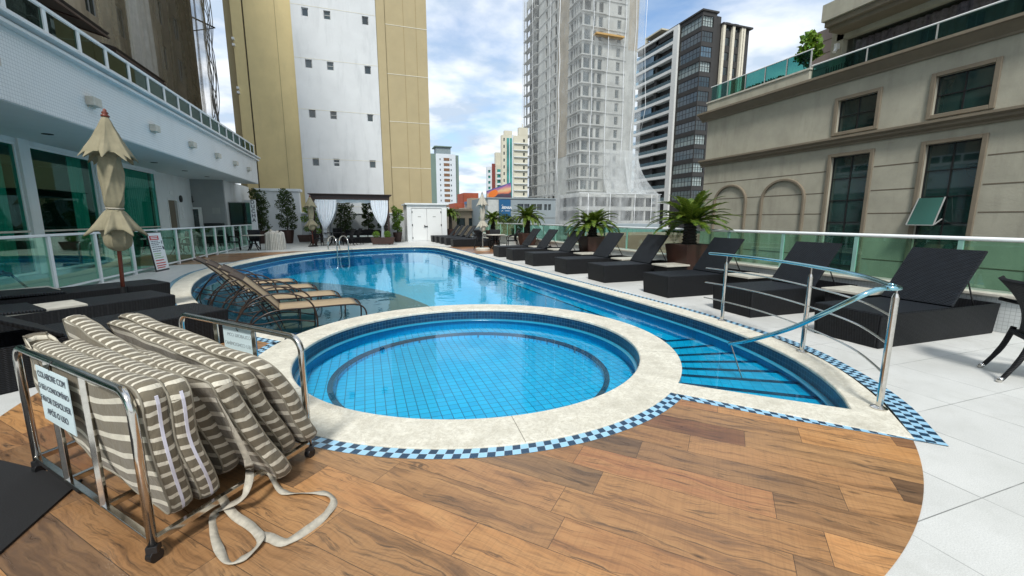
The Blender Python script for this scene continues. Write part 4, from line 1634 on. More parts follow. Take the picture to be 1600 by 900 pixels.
# blind arches
for y0, y1 in ((16.33, 14.45), (13.76, 11.80)):
    yc, rad = (y0 + y1) / 2, (y0 - y1) / 2 - 0.06
    path = [(BX - 0.02, yc + rad, -6.5), (BX - 0.02, yc + rad, 2.25)]
    for k in range(1, 24):
        a = PI * k / 24
        path.append((BX - 0.02, yc + rad * math.cos(a), 2.25 + rad * 0.86 * math.sin(a)))
    path += [(BX - 0.02, yc - rad, 2.25), (BX - 0.02, yc - rad, -6.5)]
    mb = MB()
    mb.bar(path, 0.10, 0.14, upv=(1, 0, 0))
    mb.build('arch_moulding', 'beige_trim', bg_, world=True, bevel=0.02)
# grooves in the plaster, between the windows
mb = MB()
segs = [(17.1, 11.16), (9.62, 8.42), (6.9, 5.7), (4.2, 3.0), (1.5, -13)]
for z in (3.2, 2.43, 1.68, 0.92, 0.16, -0.6, -1.36, -2.1):
    for a, b in segs:
        mb.box(BX - 0.004, BX, b, a, z - 0.018, z + 0.018)
mb.build('plaster_groove', 'beige_groove', bg_, world=True)
# cornices
def moulding(name, prof, y0, y1, mat='beige_trim', ret=0.0):
    m_ = MB()
    vs = []
    for y in (y1, y0):
        for dx_, z in prof:
            vs.append((BX - dx_, y, z))
    k = len(prof)
    fs = [(i, i + 1, k + i + 1, k + i) for i in range(k - 1)]
    fs += [tuple(range(k)), tuple(range(2 * k - 1, k - 1, -1))]
    m_.raw(vs, fs)
    return m_.build(name, mat, bg_, world=True, recalc=True)
moulding('cornice', [(0.0, 4.02), (0.05, 4.02), (0.05, 4.08), (0.16, 4.14), (0.16, 4.20), (0.26, 4.26), (0.26, 4.33), (0.0, 4.36)], -13, 17.3)
moulding('cornice', [(0.0, 6.16), (0.06, 6.16), (0.06, 6.22), (0.12, 6.28), (0.30, 6.44), (0.38, 6.46), (0.38, 6.54), (0.0, 6.56)], -13, 17.45)
# roof terrace: parapet on the left part, glass on top
mb = MB(); mb.box(BX - 0.1, BX + 0.1, 12.14, 17.1, 6.56, 6.97); mb.build('terrace_parapet', 'beige', bg_, world=True)
mb = MB(); mb.box(BX - 0.14, BX + 0.14, 12.1, 17.15, 6.97, 7.03); mb.build('parapet_cap', 'stone_top', bg_, world=True)
M['teal_glass'] = mk_glass('teal_balcony_glass', (0.26, 0.52, 0.50), 1.0, base=0.02, gc=(0.5, 0.75, 0.75))
def glass_run(y0, y1, z0, z1, n):
    for k in range(n):
        a, b = y0 + (y1 - y0) * k / n, y0 + (y1 - y0) * (k + 1) / n
        m_ = MB(); m_.box(BX - 0.01, BX + 0.01, a + 0.02, b - 0.02, z0, z1); m_.build('balcony_glass', 'teal_glass', bg_, world=True)
        m_ = MB(); m_.box(BX - 0.02, BX + 0.02, a - 0.02, a + 0.02, z0, z1); m_.build('balcony_post', 'frame_grey', bg_, world=True)
glass_run(12.2, 17.0, 7.03, 7.68, 5)
mb = MB(); mb.tube([(BX, 12.14, 7.7), (BX, 17.05, 7.7)], 0.025, 8); mb.build('balcony_rail', 'frame_white', bg_, world=True)
glass_run(-8.0, 12.1, 6.57, 7.08, 11)
mb = MB(); mb.tube([(BX, -8, 7.1), (BX, 12.13, 7.1)], 0.03, 8); mb.build('balcony_rail', 'frame_white', bg_, world=True)
# set-back upper storeys
mb = MB()
mb.box(18.0, 30, 12.75, 12.95, 6.45, 8.9)
mb.box(18.0, 18.3, 12.5, 12.75, 6.45, 8.9)
mb.box(18.0, 18.3, -13, 12.75, 8.42, 8.9)
mb.box(18.3, 18.4, -13, 12.5, 6.45, 6.6)
mb.build('upper_wall', 'beige', bg_, world=True)
mb = MB(); mb.box(18.25, 18.27, -13, 12.5, 6.45, 8.42)
mb.build('upper_glass', mk_glass('grey_glass', (0.8, 0.8, 0.82), 0.8), bg_, world=True)
rng = random.Random(11)
cs = curtain_strip(-12.5, 12.4, 18.6, 6.5, 8.4, 0.07, 0.22, 6)
cs.build('curtain', pm('mauve_curtain', (0.26, 0.22, 0.26), 0.8, var=0.5, vs=6), bg_, world=True, smooth=True)
mb = MB(); mb.box(18.9, 19, -13, 12.7, 6.5, 8.9); mb.build('back_wall', 'black_in', bg_, world=True)
mb = MB(); mb.box(17.0, 30, -13, 12.72, 8.95, 9.55); mb.build('slab_edge', 'beige', bg_, world=True)
mb = MB(); mb.box(17.12, 30, -13, 12.66, 8.75, 8.95); mb.box(17.3, 30, -13, 12.6, 8.6, 8.75); mb.build('slab_moulding', 'beige_trim', bg_, world=True)
mb = MB(); mb.box(17.2, 17.22, -13, 12.4, 9.55, 11.2); mb.build('balcony_glass', 'teal_glass', bg_, world=True)
mb = MB(); mb.box(17.19, 17.23, 12.38, 12.42, 9.55, 11.2); mb.box(17.19, 17.23, 11.98, 12.02, 9.55, 11.2); mb.build('balcony_post', 'frame_grey', bg_, world=True)
mb = MB(); mb.box(19.2, 30, -13, 12.3, 9.5, 24); mb.build('upper_storey', 'beige', bg_, world=True)
mb = MB(); mb.box(17.2, 30, -13, 12.5, 12.6, 13.2); mb.build('slab_edge', 'beige', bg_, world=True)
M['pink_wall'] = pm('pinkish_clad_wall', (0.36, 0.29, 0.27), 0.8)
mb = MB(); mb.box(19.0, 26, 12.96, 14.6, 6.5, 9.48); mb.build('clad_wall', 'pink_wall', bg_, world=True)
mb = MB()
for z in (7.3, 7.9, 8.5, 9.0):
    mb.box(18.985, 19.0, 13.0, 14.6, z, z + 0.02)
mb.build('cladding_joint', 'beige_groove', bg_, world=True)
mb = MB(); mb.box(17.85, 18.0, 12.6, 12.72, 8.1, 8.3); mb.tube([(17.9, 12.66, 8.1), (17.8, 12.66, 7.98)], 0.06, 10); mb.build('camera_housing', 'frame_white', bg_, world=True)
# ornamental screen behind the terrace glass
mb = MB()
for k in range(10):
    mb.box(16.6, 16.62, 11.2 + k * 0.09, 11.23 + k * 0.09, 6.6, 7.05)
mb.build('iron_screen', 'black_metal', bg_, world=True)

# ================================================================== tower under construction, wrapped in net
KN = 1.42
def nz(z):
    return (z - 1.5) * KN + 1.5
M['raw_white'] = pm('unfinished_pale_render', (0.40, 0.41, 0.385), 0.9, var=0.3, vs=0.25, dirt=0.5, dirtc=(0.20, 0.20, 0.18))
M['raw_tan'] = pm('bare_block_wall', (0.32, 0.28, 0.21), 0.9, var=0.25, vs=0.4, dirt=0.4)
nt_ = thing('unfinished_tower', 'tall pale tower under construction wrapped in translucent white netting', 'building', (53, 96, -6.6))
CX_, CY_ = 46.65, 88.0
FHT = 2.90
TOPZ = 62.0
zs = [nz(5.98) + FHT * k for k in range(-5, 18)]
# front face (towards camera): bay, windows, wall, window column, end wall
ops = []
FW = 14.0
for z in zs:
    b = z + 6.6
    if b < 0.5 or b + 2.6 > TOPZ + 6.6:
        continue
    ops += [(0.35, 2.0, b + 0.35, b + 2.45), (2.5, 3.3, b + 0.3, b + 2.4), (3.9, 5.0, b + 0.3, b + 2.4), (8.6, 9.6, b + 0.5, b + 2.3)]
mb = MB()
PF = facade(mb, (CX_, CY_, -6.6), (1, 0), FW, TOPZ + 6.6, ops, 0.35)
opsL = []
LW_ = 34.0
for z in zs:
    b = z + 6.6
    if b < 0.5 or b + 2.6 > TOPZ + 6.6:
        continue
    for y0, y1 in ((0.35, 1.7), (2.2, 2.8), (3.3, 3.9), (4.6, 5.6), (13.2, 14.6), (16.2, 17.2), (19.0, 20.2)):
        opsL.append((LW_ - y1, LW_ - y0, b + 0.35, b + 2.4))
    opsL.append((0.3, 9.2, b + 0.25, b + 2.65))
PLn = facade(mb, (CX_, CY_ + LW_, -6.6), (0, -1), LW_, TOPZ + 6.6, opsL, 0.35)
mb.build('wall', 'raw_white', nt_, world=True)
mb = MB()
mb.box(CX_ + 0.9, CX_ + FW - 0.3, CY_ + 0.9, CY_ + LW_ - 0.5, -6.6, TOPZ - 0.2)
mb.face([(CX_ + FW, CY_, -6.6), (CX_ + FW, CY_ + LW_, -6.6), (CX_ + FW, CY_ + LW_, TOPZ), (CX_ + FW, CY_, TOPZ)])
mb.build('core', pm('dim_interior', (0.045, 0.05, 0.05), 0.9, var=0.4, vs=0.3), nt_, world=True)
# bare tan strip between the two blocks
mb = MB()
mb.box(CX_ - 0.06, CX_ + 0.2, CY_ + 6.6, CY_ + 12.2, nz(12), TOPZ)
mb.build('bare_wall', 'raw_tan', nt_, world=True)
# the upper right of the front face is still bare
mb = MB(); mb.box(CX_ + 11.6, CX_ + FW + 0.02, CY_ - 0.06, CY_ + 0.2, nz(28), TOPZ); mb.build('bare_wall', 'raw_tan', nt_, world=True)
mb = MB()
for z in zs:
    if z < -5 or z > TOPZ:
        continue
    mb.box(CX_ - 0.45, CX_ + 5.6, CY_ - 0.45, CY_ - 0.01, z - 0.08, z + 0.09)
    mb.box(CX_ - 0.45, CX_ - 0.01, CY_, CY_ + 6.2, z - 0.08, z + 0.09)
    mb.box(CX_ - 0.9, CX_ + 0.0, CY_ + 24.6, CY_ + 34, z - 0.08, z + 0.09)
    mb.box(CX_ + 5.6, CX_ + 11, CY_ - 0.2, CY_ - 0.01, z - 0.1, z + 0.1)
    mb.box(CX_ - 0.15, CX_, CY_ + 12.2, CY_ + 24.6, z - 0.08, z + 0.08)
mb.build('floor_slab', pm('slab_edge_white', (0.42, 0.43, 0.41), 0.9), nt_, world=True)
mb = MB()
mb.box(CX_ - 0.45, CX_ - 0.3, CY_ + 27, CY_ + 27.3, -6.6, TOPZ)
mb.box(CX_ - 0.75, CX_ - 0.6, CY_ + 33.5, CY_ + 33.8, -6.6, TOPZ)
mb.build('column', 'raw_white', nt_, world=True)
# podium: stacked decks showing through the net
mb = MB()
for z in (-3.4, 0.2, 3.4, 6.4):
    mb.box(CX_ - 1.2, CX_ + 19.5, CY_ - 3.0, CY_ + 8, z, z + 0.9)
for k in range(7):
    mb.box(CX_ - 1.1 + k * 3.4, CX_ - 0.7 + k * 3.4, CY_ - 2.9, CY_ - 2.5, -6.6, 7.3)
mb.build('podium_deck', 'raw_white', nt_, world=True)
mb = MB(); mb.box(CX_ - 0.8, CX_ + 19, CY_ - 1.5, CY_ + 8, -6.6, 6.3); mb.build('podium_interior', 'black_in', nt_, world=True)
# window frames where they are in; the hundred that show largest
cnt = 0
for z in zs[4:18]:
    b = z + 6.6
    for o_ in [o for o in ops if abs(o[2] - (b + 0.3)) < 0.25]:
        if cnt < 56:
            window(PF, o_, nt_, 'pane_dark', 'frame_grey', 0.25, 0.08, 1, 1)
            cnt += 1
# tiny platform at the top
mb = MB(); mb.box(CX_ + 2.5, CX_ + 9.5, CY_ - 1.6, CY_ - 0.1, nz(29.2), nz(29.45))
mb.build('work_platform', pm('orange_plank', (0.45, 0.28, 0.10), 0.8), nt_, world=True)
# the net
M['white_net'] = mk_net('white_safety_net', (0.70, 0.73, 0.72), 0.24, 0.16)
M['white_net2'] = mk_net('white_safety_net_dense', (0.72, 0.75, 0.75), 0.34, 0.2)
def net_sheet(path, z0, z1, amp, seed, nxs=60, nzs=40, flare=None):
    rng = random.Random(seed)
    ph = [rng.uniform(0, 6) for _ in range(6)]
    P_ = resample(path, nxs + 1)
    D = [0]
    for a, b in zip(P_, P_[1:]):
        D.append(D[-1] + math.dist(a, b))
    vs, fs = [], []
    for j in range(nzs + 1):
        t = j / nzs
        z = z0 + (z1 - z0) * t
        for i in range(nxs + 1):
            d = D[i]
            a = P_[max(i - 1, 0)]
            b = P_[min(i + 1, nxs)]
            tx, ty = b[0] - a[0], b[1] - a[1]
            l = math.hypot(tx, ty)
            nx_, ny_ = ty / l, -tx / l
            o_ = amp * (math.sin(d * 1.6 + ph[0] + 1.5 * math.sin(z * 0.12 + ph[1])) + 0.5 * math.sin(d * 3.7 + ph[2] + z * 0.1) + 0.5 * math.sin(z * 0.45 + d * 0.2 + ph[3]))
            if flare:
                o_ += flare(i / nxs, z)
            vs.append((P_[i][0] + nx_ * o_, P_[i][1] + ny_ * o_, z))
    for j in range(nzs):
        for i in range(nxs):
            a = j * (nxs + 1) + i
            fs.append((a, a + 1, a + nxs + 2, a + nxs + 1))
    return MB().raw(vs, fs)
path = [(CX_ - 1.1, CY_ + 34.3), (CX_ - 1.1, CY_ + 20), (CX_ - 1.1, CY_ - 0.9), (CX_ + 7, CY_ - 1.1), (CX_ + FW + 1.0, CY_ - 1.0)]
net_sheet(path, 7.2, TOPZ + 1, 0.14, 1, 90, 60).build('netting', 'white_net', nt_, world=True, smooth=True)
path2 = [(CX_ + 5.2, CY_ - 1.5), (CX_ + FW + 0.8, CY_ - 1.5), (CX_ + FW + 1.4, CY_ - 0.5), (CX_ + FW + 1.5, CY_ + 6)]
net_sheet(path2, 7.3, nz(12.5), 0.2, 2, 60, 30, lambda s_, z: 2.6 * max(0, 1 - (z - 7.3) / 6.0) ** 2.2 * 0.8).build('netting', 'white_net2', nt_, world=True, smooth=True)
path3 = [(CX_ - 1.7, CY_ + 9), (CX_ - 1.7, CY_ - 3.4), (CX_ + 19.9, CY_ - 3.5), (CX_ + 20, CY_ + 7)]
net_sheet(path3, -6.6, 7.2, 0.12, 4, 80, 20).build('netting', 'white_net2', nt_, world=True, smooth=True)
# flared skirt at the right, from the wall out to the podium edge
vs, fs = [], []
for j in range(13):
    t = j / 12
    r_ = 6.0 * (1 - t) ** 2.4
    for i in range(15):
        s_ = i / 14
        vs.append((CX_ + FW + 0.9 + r_ * 0.72 + 0.1 * math.sin(i * 2.1), CY_ - 2.6 * (1 - t) - 1.0 + s_ * 8, 7.2 + 9 * t + 0.1 * math.sin(i * 1.7)))
for j in range(12):
    for i in range(14):
        a = j * 15 + i
        fs.append((a, a + 1, a + 16, a + 15))
vs2, fs2 = [], []
for j in range(13):
    t = j / 12
    r_ = 6.0 * (1 - t) ** 2.4
    for i in range(17):
        s_ = i / 16
        vs2.append((CX_ + 11 + s_ * (FW - 10.1 + r_ * 0.72), CY_ - 2.6 * (1 - t) - 1.05 + 0.15 * math.sin(i * 1.9 + j * 0.3), 7.2 + 9 * t))
for j in range(12):
    for i in range(16):
        a = j * 17 + i
        fs2.append((a, a + 1, a + 18, a + 17))
MB().raw(vs, fs).raw(vs2, fs2).build('net_skirt', 'white_net2', nt_, world=True, smooth=True)
mb = MB()
rng = random.Random(9)
M['strap_white'] = pm('white_strap', (0.72, 0.75, 0.76), 0.7)
for x in (CX_ + 1.8, CX_ + 5.6, CX_ + 9.9, CX_ + 12.5):
    mb.tube([(x + rng.uniform(-.4, .4), CY_ - 1.35, TOPZ)] + [(x + rng.uniform(-0.25, 0.25), CY_ - 1.35, TOPZ - 6 * k) for k in range(1, 10)], 0.07, 4)
for y in (CY_ + 8.8, CY_ + 14.5, CY_ + 26):
    mb.tube([(CX_ - 1.3, y, TOPZ)] + [(CX_ - 1.3, y + rng.uniform(-0.5, 0.5), TOPZ - 6 * k) for k in range(1, 10)], 0.11 if y < CY_ + 9 else 0.06, 4)
for x in [CX_ + 0.5, CX_ + 6.1, CX_ + 12.7, CX_ + 17.3]:
    mb.tube([(x, CY_ - 3.7, 7.2), (x, CY_ - 3.7, -6)], 0.06, 4)
for z in (7.2,):
    mb.tube([(CX_ - 1.8, CY_ - 3.75, z), (CX_ + 20, CY_ - 3.75, z)], 0.06, 4)
mb.tube([(CX_ + FW + 1.6, CY_ - 1, TOPZ), (CX_ + FW + 1.3, CY_ - 1, 40), (CX_ + FW + 2.0, CY_ - 1.4, 27), (CX_ + FW + 1.4, CY_ - 1, 22)], 0.06, 4)
mb.build('net_strap', 'strap_white', nt_, world=True, smooth=True)

# ================================================================== dark and white tower
KB = 95 / 72
bz = lambda z: (z - 1.5) * KB + 1.5
M['clear_glass'] = mk_glass('clear_glass', (0.75, 0.8, 0.8), 0.8)
M['dark_render'] = pm('dark_taupe_render', (0.032, 0.031, 0.029), 0.7, var=0.1)
M['band_white'] = pm('white_balcony_render', (0.66, 0.68, 0.66), 0.7, var=0.05)
M['fin_cream'] = pm('cream_fin', (0.62, 0.58, 0.46), 0.7)
dk = thing('apartment_tower', 'dark glass corner tower with white framed balconies, right of the netted tower', 'building', (90, 105, -6.6))
BXX, BYY = 84.8, 95.0
zt = bz(39.9)
floors = [bz(38.6) - 3.66 * k for k in range(0, 13)]
# corner bay: side face and front face, spandrels plus glazing
ops1, ops2 = [], []
for z in floors:
    b = z + 6.6
    if b - 2.2 < 0:
        continue
    ops1.append((0.25, 8.1, b + 0.35 - 0.2, b + 2.75))
    ops2.append((0.1, 3.6, b + 0.35 - 0.2, b + 2.75))
mb = MB()
PA = facade(mb, (BXX, BYY + 8.4, -6.6), (0, -1), 8.4, zt + 6.6 + 2.0, ops1, 0.2)
PC = facade(mb, (BXX, BYY, -6.6), (1, 0), 4.6, zt + 6.6 + 2.0, ops2, 0.2)
mb.box(BXX + 4.6, BXX + 6.4, BYY + 0.4, BYY + 20, -6.6, zt + 1.6)
mb.box(BXX + 1, BXX + 16, BYY + 1.5, BYY + 28, -6.6, zt)
mb.build('dark_wall', 'dark_render', dk, world=True)
for i, (o1, o2) in enumerate(zip(ops1, ops2)):
    bl = (0.35, 'band_white') if i in (0, 3, 8, 10, 11) else None
    window(PA, o1, dk, 'clear_glass' if bl else 'pane_dark', 'black_metal', 0.14, 0.12, 6, 2, back=bl)
    window(PC, o2, dk, 'clear_glass' if bl else ('pane_blue' if i in (2,) else 'pane_dark'), 'black_metal', 0.14, 0.12, 4, 2, back=bl)
# white balconies
wy0, wy1 = BYY + 8.4, BYY + 27.5
mb = MB()
for k, z in enumerate(floors):
    if z < -3:
        continue
    mb.box(BXX - 0.6, BXX + 2.5, wy0 + 1.9, wy1, z - 0.55, z + 0.25)
mb.box(BXX - 0.6, BXX + 2.5, wy0, wy0 + 1.9, -6.6, floors[0] + 0.25 + 3.66 - 0.2)
mb.box(BXX - 0.6, BXX + 2.5, wy0 + 1.9, wy1, floors[0] + 3.1, floors[0] + 3.72)
mb.build('balcony_band', 'band_white', dk, world=True)
mb = MB()
mb.box(BXX + 2.6, BXX + 3, wy0, wy1, -6.6, zt)
for z in floors:
    if z > -3:
        mb.box(BXX + 0.0, BXX + 2.6, wy0 + 9.0, wy0 + 10.2, z + 0.25, z + 3.1)
mb.build('recess_wall', 'dark_render', dk, world=True)
for k, z in enumerate(floors):
    if z < -3:
        continue
    m_ = MB(); m_.box(BXX - 0.4, BXX - 0.35, wy0 + 1.95, wy1 - 0.1, z + 0.25, z + 1.25)
    m_.build('balcony_glass', mk_glass('blue_glass', (0.35, 0.52, 0.62), 1.2) if k == 0 else bpy.data.materials['blue_glass'], dk, world=True)
    if k in (1, 2, 5):
        m_ = MB(); m_.box(BXX - 0.38, BXX - 0.33, wy0 + 10.4, wy1 - 0.1, z + 1.25, z + 3.05)
        m_.build('balcony_glazing', 'pane_blue', dk, world=True)
    m_ = MB()
    for q in range(7):
        m_.box(BXX + 2.5, BXX + 2.62, wy0 + 2.2 + q * 2.4, wy0 + 4.0 + q * 2.4, z + 0.3, z + 2.5)
    m_.build('balcony_door', 'pane_dark', dk, world=True)
# crown, pergola
mb = MB()
mb.box(BXX - 0.3, BXX + 5.0, BYY - 0.3, BYY + 28, zt + 2.0, zt + 2.4)
mb.box(BXX, BXX + 4, BYY + 8.5, BYY + 27.6, floors[0] + 3.8, zt + 0.2)
mb.build('roof_edge', 'dark_render', dk, world=True)
mb = MB()
mb.box(BXX + 0.5, BXX + 7, BYY + 17, BYY + 25, zt + 4.2, zt + 4.6)
mb.box(BXX + 0.6, BXX + 1.3, BYY + 24, BYY + 24.8, zt, zt + 4.2)
mb.box(BXX + 2.6, BXX + 7, BYY + 17, BYY + 24, zt, zt + 4.2)
mb.build('roof_room', pm('cream_render', (0.50, 0.47, 0.36), 0.8), dk, world=True)
# finned wing
fx0, fx1 = BXX + 6.4, BXX + 16.0
ops3 = []
for z in floors:
    b = z + 6.6
    if b > 1:
        for u in (1.5, 4.4):
            ops3.append((u, u + 1.5, b + 0.2, b + 2.2))
mb = MB()
PD = facade(mb, (fx0, BYY + 0.2, -6.6), (1, 0), fx1 - fx0, bz(40.3) + 6.6 - 1.0, ops3, 0.2)
mb.box(fx0, fx1, BYY + 0.7, BYY + 20, -6.6, bz(40.3) - 1.1)
mb.build('wing_wall', 'dark_render', dk, world=True)
for o_ in ops3:
    window(PD, o_, dk, 'pane_dark', 'black_metal', 0.14, 0.08, 2, 1)
mb = MB()
for x in (0.1, 3.3, 6.3, 6.9):
    mb.box(fx0 + x, fx0 + x + 0.75, BYY - 0.5, BYY + 0.19, -6.6, bz(40.2) - 0.9)
mb.build('fin', 'fin_cream', dk, world=True)
mb = MB(); mb.box(fx0 - 0.2, fx1 + 0.4, BYY - 0.7, BYY + 20, bz(40.3) - 1.0, bz(40.3) - 0.6); mb.build('wing_roof_edge', 'dark_render', dk, world=True)

# ================================================================== small far towers
def grid_tower(name, label, x0, x1, y0, dep, ztop, wall, rows, cols, parent=None, pane='pane_dark', wall2=None):
    t = thing(name, label, 'building', ((x0 + x1) / 2, y0 + dep / 2, -6.6))
    m_ = MB()
    o_ = []
    for z0, z1 in rows:
        for a, b in cols:
            o_.append((a, b, z0 + 6.6, z1 + 6.6))
    P_ = facade(m_, (x0, y0, -6.6), (1, 0), x1 - x0, ztop + 6.6, o_, 0.25)
    m_.box(x0, x1, y0 + 0.5, y0 + dep, -6.6, ztop)
    m_.build('wall', wall, t, world=True)
    for q in o_:
        g = MB(); g.face([P_(q[0], q[2], .2), P_(q[1], q[2], .2), P_(q[1], q[3], .2), P_(q[0], q[3], .2)])
        g.build('window', pane, t, world=True)
    return t, P_
M['far_white'] = pm('far_white_render', (0.62, 0.68, 0.72), 0.8, var=0.05, vs=0.2)
M['far_green'] = pm('sage_green_render', (0.16, 0.23, 0.20), 0.8, var=0.05, vs=0.2)
M['far_brown'] = pm('brown_panel', (0.20, 0.11, 0.06), 0.8, var=0.05, vs=0.2)
rows = [(22.0 - 1.75 * k - 0.5, 22.0 - 1.75 * k + 0.15) for k in range(0, 14)]
t1, _ = grid_tower('apartment_tower', 'distant white block with sage green sides and a brown checked stripe', 24.3, 31.1, 150, 4, 23.7, 'far_white', rows,
                   [(1.2, 1.55), (5.0, 5.35)])
mb = MB(); mb.box(22.4, 24.3, 150.6, 153, -6.6, 23.7); mb.box(31.1, 32.3, 150.6, 153, -6.6, 23.5); mb.build('side_wall', 'far_green', t1, world=True)
mb = MB()
for k in range(14):
    mb.box(26.9, 28.9, 149.9, 150, 22.0 - 1.75 * k - 0.55, 22.0 - 1.75 * k + 0.35)
mb.build('stripe_panel', 'far_brown', t1, world=True)
mb = MB(); mb.prism([(24.6, 150.5), (29.5, 150.5), (29.5, 156), (24.6, 156)], 23.7, 26.0); mb.build('roof_room', pm('slate_roof_room', (0.22, 0.28, 0.30), 0.7), t1, world=True)
mb = MB(); mb.box(23.9, 29.9, 150, 156.5, 26.0, 26.3); mb.build('roof', 'far_green', t1, world=True)

M['brick_red'] = pm('brick_red_render', (0.30, 0.07, 0.035), 0.9, var=0.2, vs=0.5)
M['low_beige'] = pm('low_beige_render', (0.42, 0.34, 0.25), 0.9, var=0.15, vs=0.4)
def Y_(x, y, Y0):
    d = fw * F + ri * (x - 800) - up * (y - 450)
    return (d.x * Y0 / d.y, 1.5 + d.z * Y0 / d.y)
t2, _ = grid_tower('brick_building', 'stepped brick-red building below the distant white block', 24.3, 28.2, 108, 8, 8.1, 'brick_red', [(5.0, 6.0), (2.4, 3.4)], [(0.8, 1.5), (2.3, 3.0)])
mb = MB(); mb.box(22.0, 24.3, 108.5, 116, -6.6, 5.5); mb.box(28.2, 31.0, 108.3, 116, -6.6, 6.2); mb.build('side_block', 'brick_red', t2, world=True)
t3, _ = grid_tower('house', 'low beige house with a flat slab roof beyond the shed and the far railing', 18.3, 25.0, 75, 9, 3.3, 'low_beige', [(0.0, 1.2), (-3.5, -2)], [(0.6, 1.4), (2.6, 3.6), (4.6, 5.6)])
mb = MB(); mb.box(18.0, 25.4, 74.6, 84.5, 3.3, 3.6); mb.box(18.6, 20.4, 77, 80, 3.6, 5.3); mb.build('roof', 'low_beige', t3, world=True)
t3b, _ = grid_tower('house', 'long flat-roofed beige house with dark openings, in front of the brick-red building', 11.5, 17.8, 58, 9, 2.6, 'low_beige', [(0.5, 1.6), (-2.5, -1.2)], [(0.5, 1.7), (2.2, 3.8), (4.3, 5.7)])
mb = MB(); mb.box(11.2, 18.2, 57.5, 67.5, 2.6, 2.85); mb.build('roof', 'low_beige', t3b, world=True)
t3c, _ = grid_tower('house', 'narrow grey house with a blue roof edge left of the billboard building', 22.9, 26.0, 92, 9, 4.9, pm('far_grey', (0.30, 0.31, 0.32), 0.8), [(1.6, 3.4), (-2.0, 0.5)], [(0.5, 1.4), (1.8, 2.7)])
mb = MB(); mb.box(22.6, 26.3, 91.6, 100, 4.9, 5.5); mb.build('roof', pm('blue_roof_edge', (0.06, 0.13, 0.25), 0.7), t3c, world=True)

# cream block with curved balconies, and the taller block with a teal strip
M['cream'] = pm('cream_block_render', (0.60, 0.58, 0.47), 0.8, var=0.05, vs=0.3)
M['teal_pane'] = mk_solid_glass('teal_window_glass', (0.03, 0.22, 0.20), 0.15, 0.8)
rows = [(15.2 - 1.55 * k - 0.55, 15.2 - 1.55 * k + 0.2) for k in range(10)]
t4, _ = grid_tower('apartment_tower', 'distant white block with a dark red stripe and green glass balconies, behind the billboard', 34.1, 39.2, 120, 1.5, 16.3, 'far_white', rows, [(0.2, 0.9)], pane='teal_pane')
mb = MB(); mb.box(35.4, 36.4, 119.8, 120, -6.6, 17.2); mb.build('stripe', pm('dark_red_render', (0.20, 0.05, 0.04), 0.8), t4, world=True)
for k in range(10):
    z = 15.3 - 1.55 * k
    mb = MB()
    pts = [(36.8, 119.9)] + [(36.8 + 3.0 * s_, 119.9 - 0.9 * math.sin(PI * s_)) for s_ in (0.15, 0.3, 0.5, 0.7, 0.85)] + [(39.8, 119.9)]
    mb.prism(pts[::-1], z - 0.95, z - 0.45)
    b_ = mb.build('balcony', 'far_white', t4, world=True, recalc=True)
    mb = MB(); mb.box(37.0, 39.6, 119.85, 119.95, z - 0.4, z + 0.4); mb.build('glazing', 'teal_pane', b_, world=True)
mb = MB(); mb.box(36.6, 39.9, 119.97, 122, -6.6, 17.0); mb.box(36.8, 39.5, 120.5, 122, 17, 20.5); mb.build('main_wall', 'cream', t4, world=True)
rows = [(22.4 - 1.75 * k - 0.6, 22.4 - 1.75 * k + 0.2) for k in range(12)]
t5, P5 = grid_tower('apartment_tower', 'distant cream block with a teal glass strip, left of the netted tower', 35.4, 42.6, 110, 1.6, 23.4, 'cream', rows, [(0.3, 0.7), (5.9, 6.4)])
mb = MB(); mb.box(36.6, 38.0, 109.7, 110, 1, 22.6); mb.build('glass_strip', 'teal_pane', t5, world=True)
mb = MB(); mb.box(37.2, 37.35, 109.6, 109.7, 1, 22.6); mb.box(38.0, 38.25, 109.5, 110, -2, 23.4); mb.build('white_fin', 'far_white', t5, world=True)
mb = MB()
for k in range(12):
    mb.box(38.6, 42.7, 109.6, 110, 22.4 - 1.75 * k - 1.1, 22.4 - 1.75 * k - 0.95)
mb.build('floor_line', 'far_white', t5, world=True)
mb = MB(); mb.box(40.2, 42.7, 110.2, 111.5, 23.4, 25.6); mb.box(36.2, 38.3, 110.4, 111.5, 23.4, 24.6); mb.box(41.2, 41.4, 110.6, 110.8, 25.6, 26.6); mb.build('roof_room', 'cream', t5, world=True)

# grey commercial building with the blue sign and the billboard on its roof
M['far_grey_blue'] = pm('blue_grey_render', (0.26, 0.31, 0.33), 0.8, var=0.06, vs=0.5)
rows = [(2.6, 3.35)]
t6, P6 = grid_tower('shop_building', 'long low blue-grey commercial building under the billboard, in front of the netted tower', 14.15, 23.25, 50, 8, 3.95, 'far_grey_blue', rows,
                    [(3.9, 4.7), (4.8, 5.5), (5.7, 6.4), (6.5, 7.2), (7.5, 7.9), (8.05, 8.45)])
mb = MB(); mb.box(14.15, 23.3, 49.9, 58, 3.95, 4.08); mb.build('roof_edge', 'far_grey_blue', t6, world=True)
mb = MB(); mb.box(14.2, 15.55, 49.93, 50, 1.0, 3.8); mb.build('white_panel', pm('pale_panel', (0.48, 0.51, 0.50), 0.7), t6, world=True)
mb = MB()
for z in (1.6, 0.7):
    mb.box(17.4, 23.2, 49.97, 50, z, z + 0.04)
mb.build('wall_line', 'groove', t6, world=True)
M['sign_blue'] = pm('sign_blue', (0.01, 0.10, 0.24), 0.5, var=0.04)
sg = thing('shop_sign', 'tall blue sign with small white lettering on the grey commercial building', 'sign', (16.3, 49.85, 2))
mb = MB(); mb.box(15.6, 17.08, 49.8, 49.9, 1.2, 3.85); mb.build('panel', 'sign_blue', sg, world=True)
